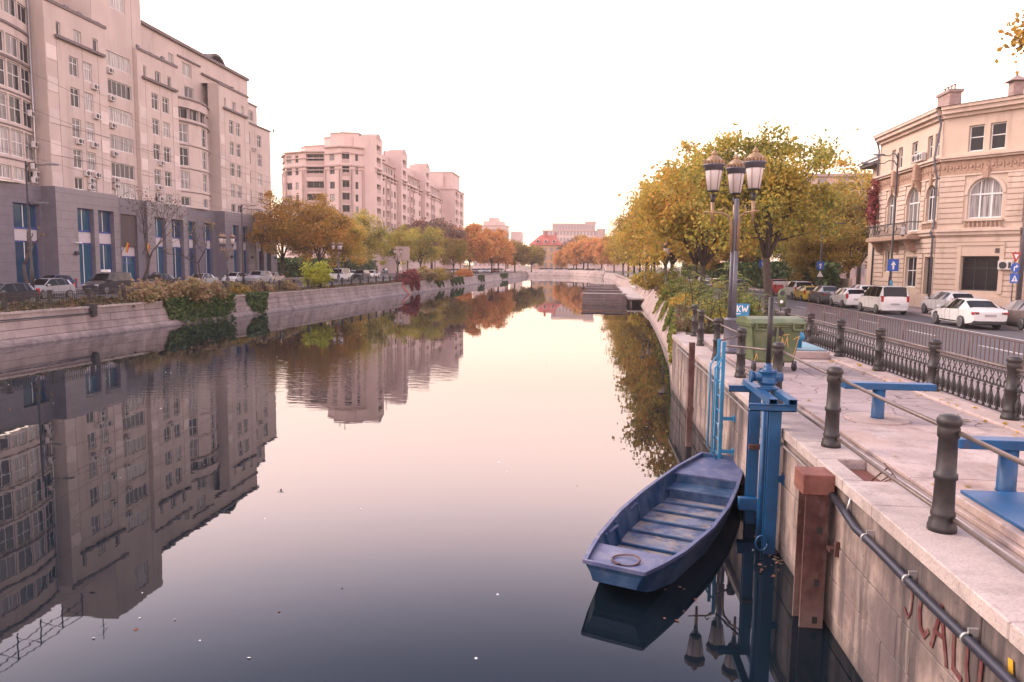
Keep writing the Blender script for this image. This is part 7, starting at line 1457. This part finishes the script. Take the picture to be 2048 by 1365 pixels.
for sx in (-1, 1):
    P = []
    for y in ysb: w, z = bl(y, 1), bl(y, 3); P.append([(sx * (w + .018), y, z - .035), (sx * (w + .018), y, z + .014), (sx * (w - .04), y, z + .014), (sx * (w - .04), y, z - .03)])
    fl = [p for q in P for p in q]; L.add(fl, [((4 * i + k, 4 * i + (k + 1) % 4, 4 * i + 4 + (k + 1) % 4, 4 * i + 4 + k) if sx > 0 else (4 * i + k, 4 * i + 4 + k, 4 * i + 4 + (k + 1) % 4, 4 * i + (k + 1) % 4)) for i in range(len(P) - 1) for k in range(4)] + [(0, 1, 2, 3), tuple(4 * (len(P) - 1) + k for k in (3, 2, 1, 0))])
for y in (-.012, 6.56): w, z = bl(max(0, y), 1), bl(max(0, y), 3); L.box(-w, y, z - .035, w, y + .05, z + .016)
L.obj('gunwale', M_['boatdeck'], bt, (0, 0, 0))
def deck(y0, y1, dz, name, m, th=.03):
    ys_ = [y0 + (y1 - y0) * i / 4 for i in range(5)]; L = MB(); top = [(-(bl(y, 1) - T_ - .012), y, bl(y, 3) - dz) for y in ys_] + [((bl(y, 1) - T_ - .012), y, bl(y, 3) - dz) for y in ys_[::-1]]; L.prism(top[::-1], (0, 0, -th)); L.obj(name, M_[m], bt, (0, 0, 0))
deck(.06, .98, .055, 'bow_deck', 'boatdeck'); deck(5.25, 6.54, .06, 'stern_deck', 'boatdeck')
L = MB(); w = bl(5.25, 1) - .05; L.box(-w + .03, 5.262, FL(5.2), w - .03, 5.29, bl(5.25, 3) - .095); L.obj('stern_bulkhead', M_['boat'], bt, (0, 0, 0))
L = MB(); w = bl(4.75, 2) - .02; L.cbox(-w - .04, 4.72, .20, w + .04, 5.24, .24, .006); L.box(-w, 4.73, FL(4.8), w, 4.76, .2); L.obj('seat', M_['boat'], bt, (0, 0, 0))
for y in (1.35, 1.95, 2.6, 3.2, 3.8, 4.35):
    for sx in (-1, 1):
        zg, zf = bl(y, 3) - .03, FL(y); f_ = (bl(y, 3) - zf) / (bl(y, 3) - bl(y, 4)); wg, wf = bl(y, 1) - T_, bl(y, 1) + (bl(y, 2) - bl(y, 1)) * f_ - T_; L = MB(); P = [(sx * (wg - .002), y, zg), (sx * (wf - .002), y, zf), (sx * (wf - .06), y, zf), (sx * (wg - .05), y, zg)]; L.prism(P if sx < 0 else P[::-1], (0, .035, 0)); L.obj('rib', M_['boat'], bt, (0, 0, 0))
    w = bl(y, 2); L = MB(); L.cbox(-w + .02, y - .003, FL(y), w - .02, y + .042, FL(y) + .05, .006); L.obj('floor_rib', M_['boat'], bt, (0, 0, 0))
for y in (1.6, 2.85): L = MB(); L.cbox(-bl(y, 1) + .035, y, .33, -bl(y, 1) + .075, y + .38, .37, .006); L.obj('cleat', M_['boatdeck'], bt, (0, 0, 0))
L = MB(); L.tube([(.02 + .19 * math.cos(a), .46 + .2 * math.sin(a), bl(.4, 3) - .036 + .008 * math.sin(2 * a)) for a in [2 * math.pi * k / 24 for k in range(25)]], .013, 6); L.tube([(.0, .27, bl(.4, 3) - .03), (-.05, .2, bl(.3, 3) - .03), (-.03, .12, bl(.2, 3) - .035)], .014, 6); o = L.obj('mooring_ring', M_['rust'], None); o.location = bt.location; o.rotation_euler = bt.rotation_euler; tag(o, 'rusty hoop of wire lying on the near deck of the blue boat', 'hoop')
L = MB(); e = bt.matrix_basis @ Vector((.0, 6.58, .55)); L.tube([e, e + Vector((.05, .25, .1)), e + Vector((-.08, .45, .25)), (2.72, 16.4, .9)], .008, 5); L.tube([e + Vector((-.15, .05, 0)), e + Vector((-.2, .35, .05)), (2.6, 16.5, .62)], .008, 5); tag(L.obj('mooring_rope', M_['rust']), 'thin mooring wires from the boat stern to the ladder', 'rope')
del bt['_w']
# ---------------------------------------------------------------- plank dock and white landing
dk = thing('plank_dock', 'weathered plank barriers standing in rows out into the canal', 'dock', (1.8, 86, 0))
for i, (y, x0, x1, zt) in enumerate([(86, -.95, 4.25, 1.12), (98, -.8, 4.3, 1.10), (110, -.6, 4.4, 1.10), (121, -.4, 4.5, 1.08), (131, -.2, 4.6, 1.08)]):
    for k in range(4):
        L = MB(); z = -.15 + k * .31; w_ = rnd.random() * .06; L.cbox(x0 + (k % 2) * .1, y - w_, z + rnd.random() * .03, x1 - rnd.random() * .15, y + .14, z + .265, .015); L.obj('plank', M_['wood'], dk)
    for x in (x0 + .3, (x0 + x1) / 2, x1 - .3): L = MB(); L.cbox(x - .09, y + .15, -.5, x + .09, y + .33, zt + .02, .01); L.obj('pile', M_['wood'], dk)
    for k in range(8 if i == 0 else 3): L = MB(); L.cbox(x0, y + .02 + k * .42, zt + .02, x1, y + .4 + k * .42, zt + .09, .012); L.obj('deck_board', M_['wood'], dk)
wp = thing('landing_platform', 'white landing platform on piles beside the plank dock', 'platform', (5.4, 87, 0)); L = MB(); L.cbox(4.35, 85.6, .58, 6.9, 130, .78, .03); L.obj('deck', M_['dockw'], wp)
for y in (86.0, 96, 106, 118): L = MB(); L.box(4.6, y, -.5, 4.85, y + .3, .58); L.box(6.0, y, -.5, 6.25, y + .3, .58); L.obj('pile', M_['wood'], wp)
for y in (104, 106.5, 109, 111.5): L = MB(); L.cbox(6.2, y, .79, 6.32, y + .12, 2.1, .01); L.cbox(6.2, y, 1.9, 6.32, y + 2.5, 2.0, .01); L.cbox(6.2, y, 1.4, 6.32, y + 2.5, 1.5, .01); L.obj('guard_rail', M_['white'], wp)
# ---------------------------------------------------------------- left bank billboard, wires, bird
q = atY(805, 520, 146); t = thing('billboard', 'pale blank billboard with two panels on posts on the left bank', 'billboard', (q.x, 146, 1.65), R(10))
for x in (-1.0, 1.0): L = MB(); L.box(x - .1, -.1, 0, x + .1, .1, 3.4); put('leg', L.mesh('leg', M_['iron']), t)
for x0, x1 in ((-1.4, .02), (.08, 1.4)): L = MB(); L.cbox(x0, -.2, 3.3, x1, .1, 6.1, .03); put('panel', L.mesh('panel', M_['pinkt']), t)
wr_ = thing('overhead_wire', 'thin dark overhead wires crossing in front of the beige block', 'wire', (-38, 46, 9))
for z0, z1, y1 in ((13.5, 10.6, 118), (15.5, 11.4, 121), (18, 14, 112), (12.4, 9.8, 96)):
    pts = []
    for k in range(9): f = k / 8; pts.append((-36.5 - 4.0 * f, 30 + (y1 - 30) * f, z0 + (z1 - z0) * f - 2.2 * f * (1 - f)))
    L = MB(); L.tube(pts, .011, 4); L.obj('wire', M_['iron'], wr_)
q = atY(547, 262, 60); t = thing('bird', 'small dark bird flying beside the beige block', 'bird', q); L = MB(); L.lathe([(.01, -.16), (.06, -.06), (.06, .06), (.015, .17)], 8); L.add([(0, 0, 0), (-.34, -.05, .08), (-.3, -.14, .1), (0, -.12, 0)], [(0, 1, 2, 3)]); L.add([(0, 0, 0), (.34, -.05, .08), (.3, -.14, .1), (0, -.12, 0)], [(3, 2, 1, 0)]); put('body', L.mesh('body', M_['iron']), t)
# ---------------------------------------------------------------- autumn haze over the canal
hz = MB().box(-1600, -100, -2.2, 1600, 1600, 45).mesh('haze', []); HZ = bpy.data.materials.new('haze'); HZ.use_nodes = True; N = HZ.node_tree.nodes; N.remove(N['Principled BSDF'])
pv = N.new('ShaderNodeVolumePrincipled'); pv.inputs['Color'].default_value = (.98, .86, .82, 1); pv.inputs['Density'].default_value = .00034; pv.inputs['Anisotropy'].default_value = .2
HZ.node_tree.links.new(pv.outputs[0], N['Material Output'].inputs['Volume']); hz.materials.append(HZ); o = put('haze', hz); stuff(tag(o, 'pale autumn haze over the canal', None))
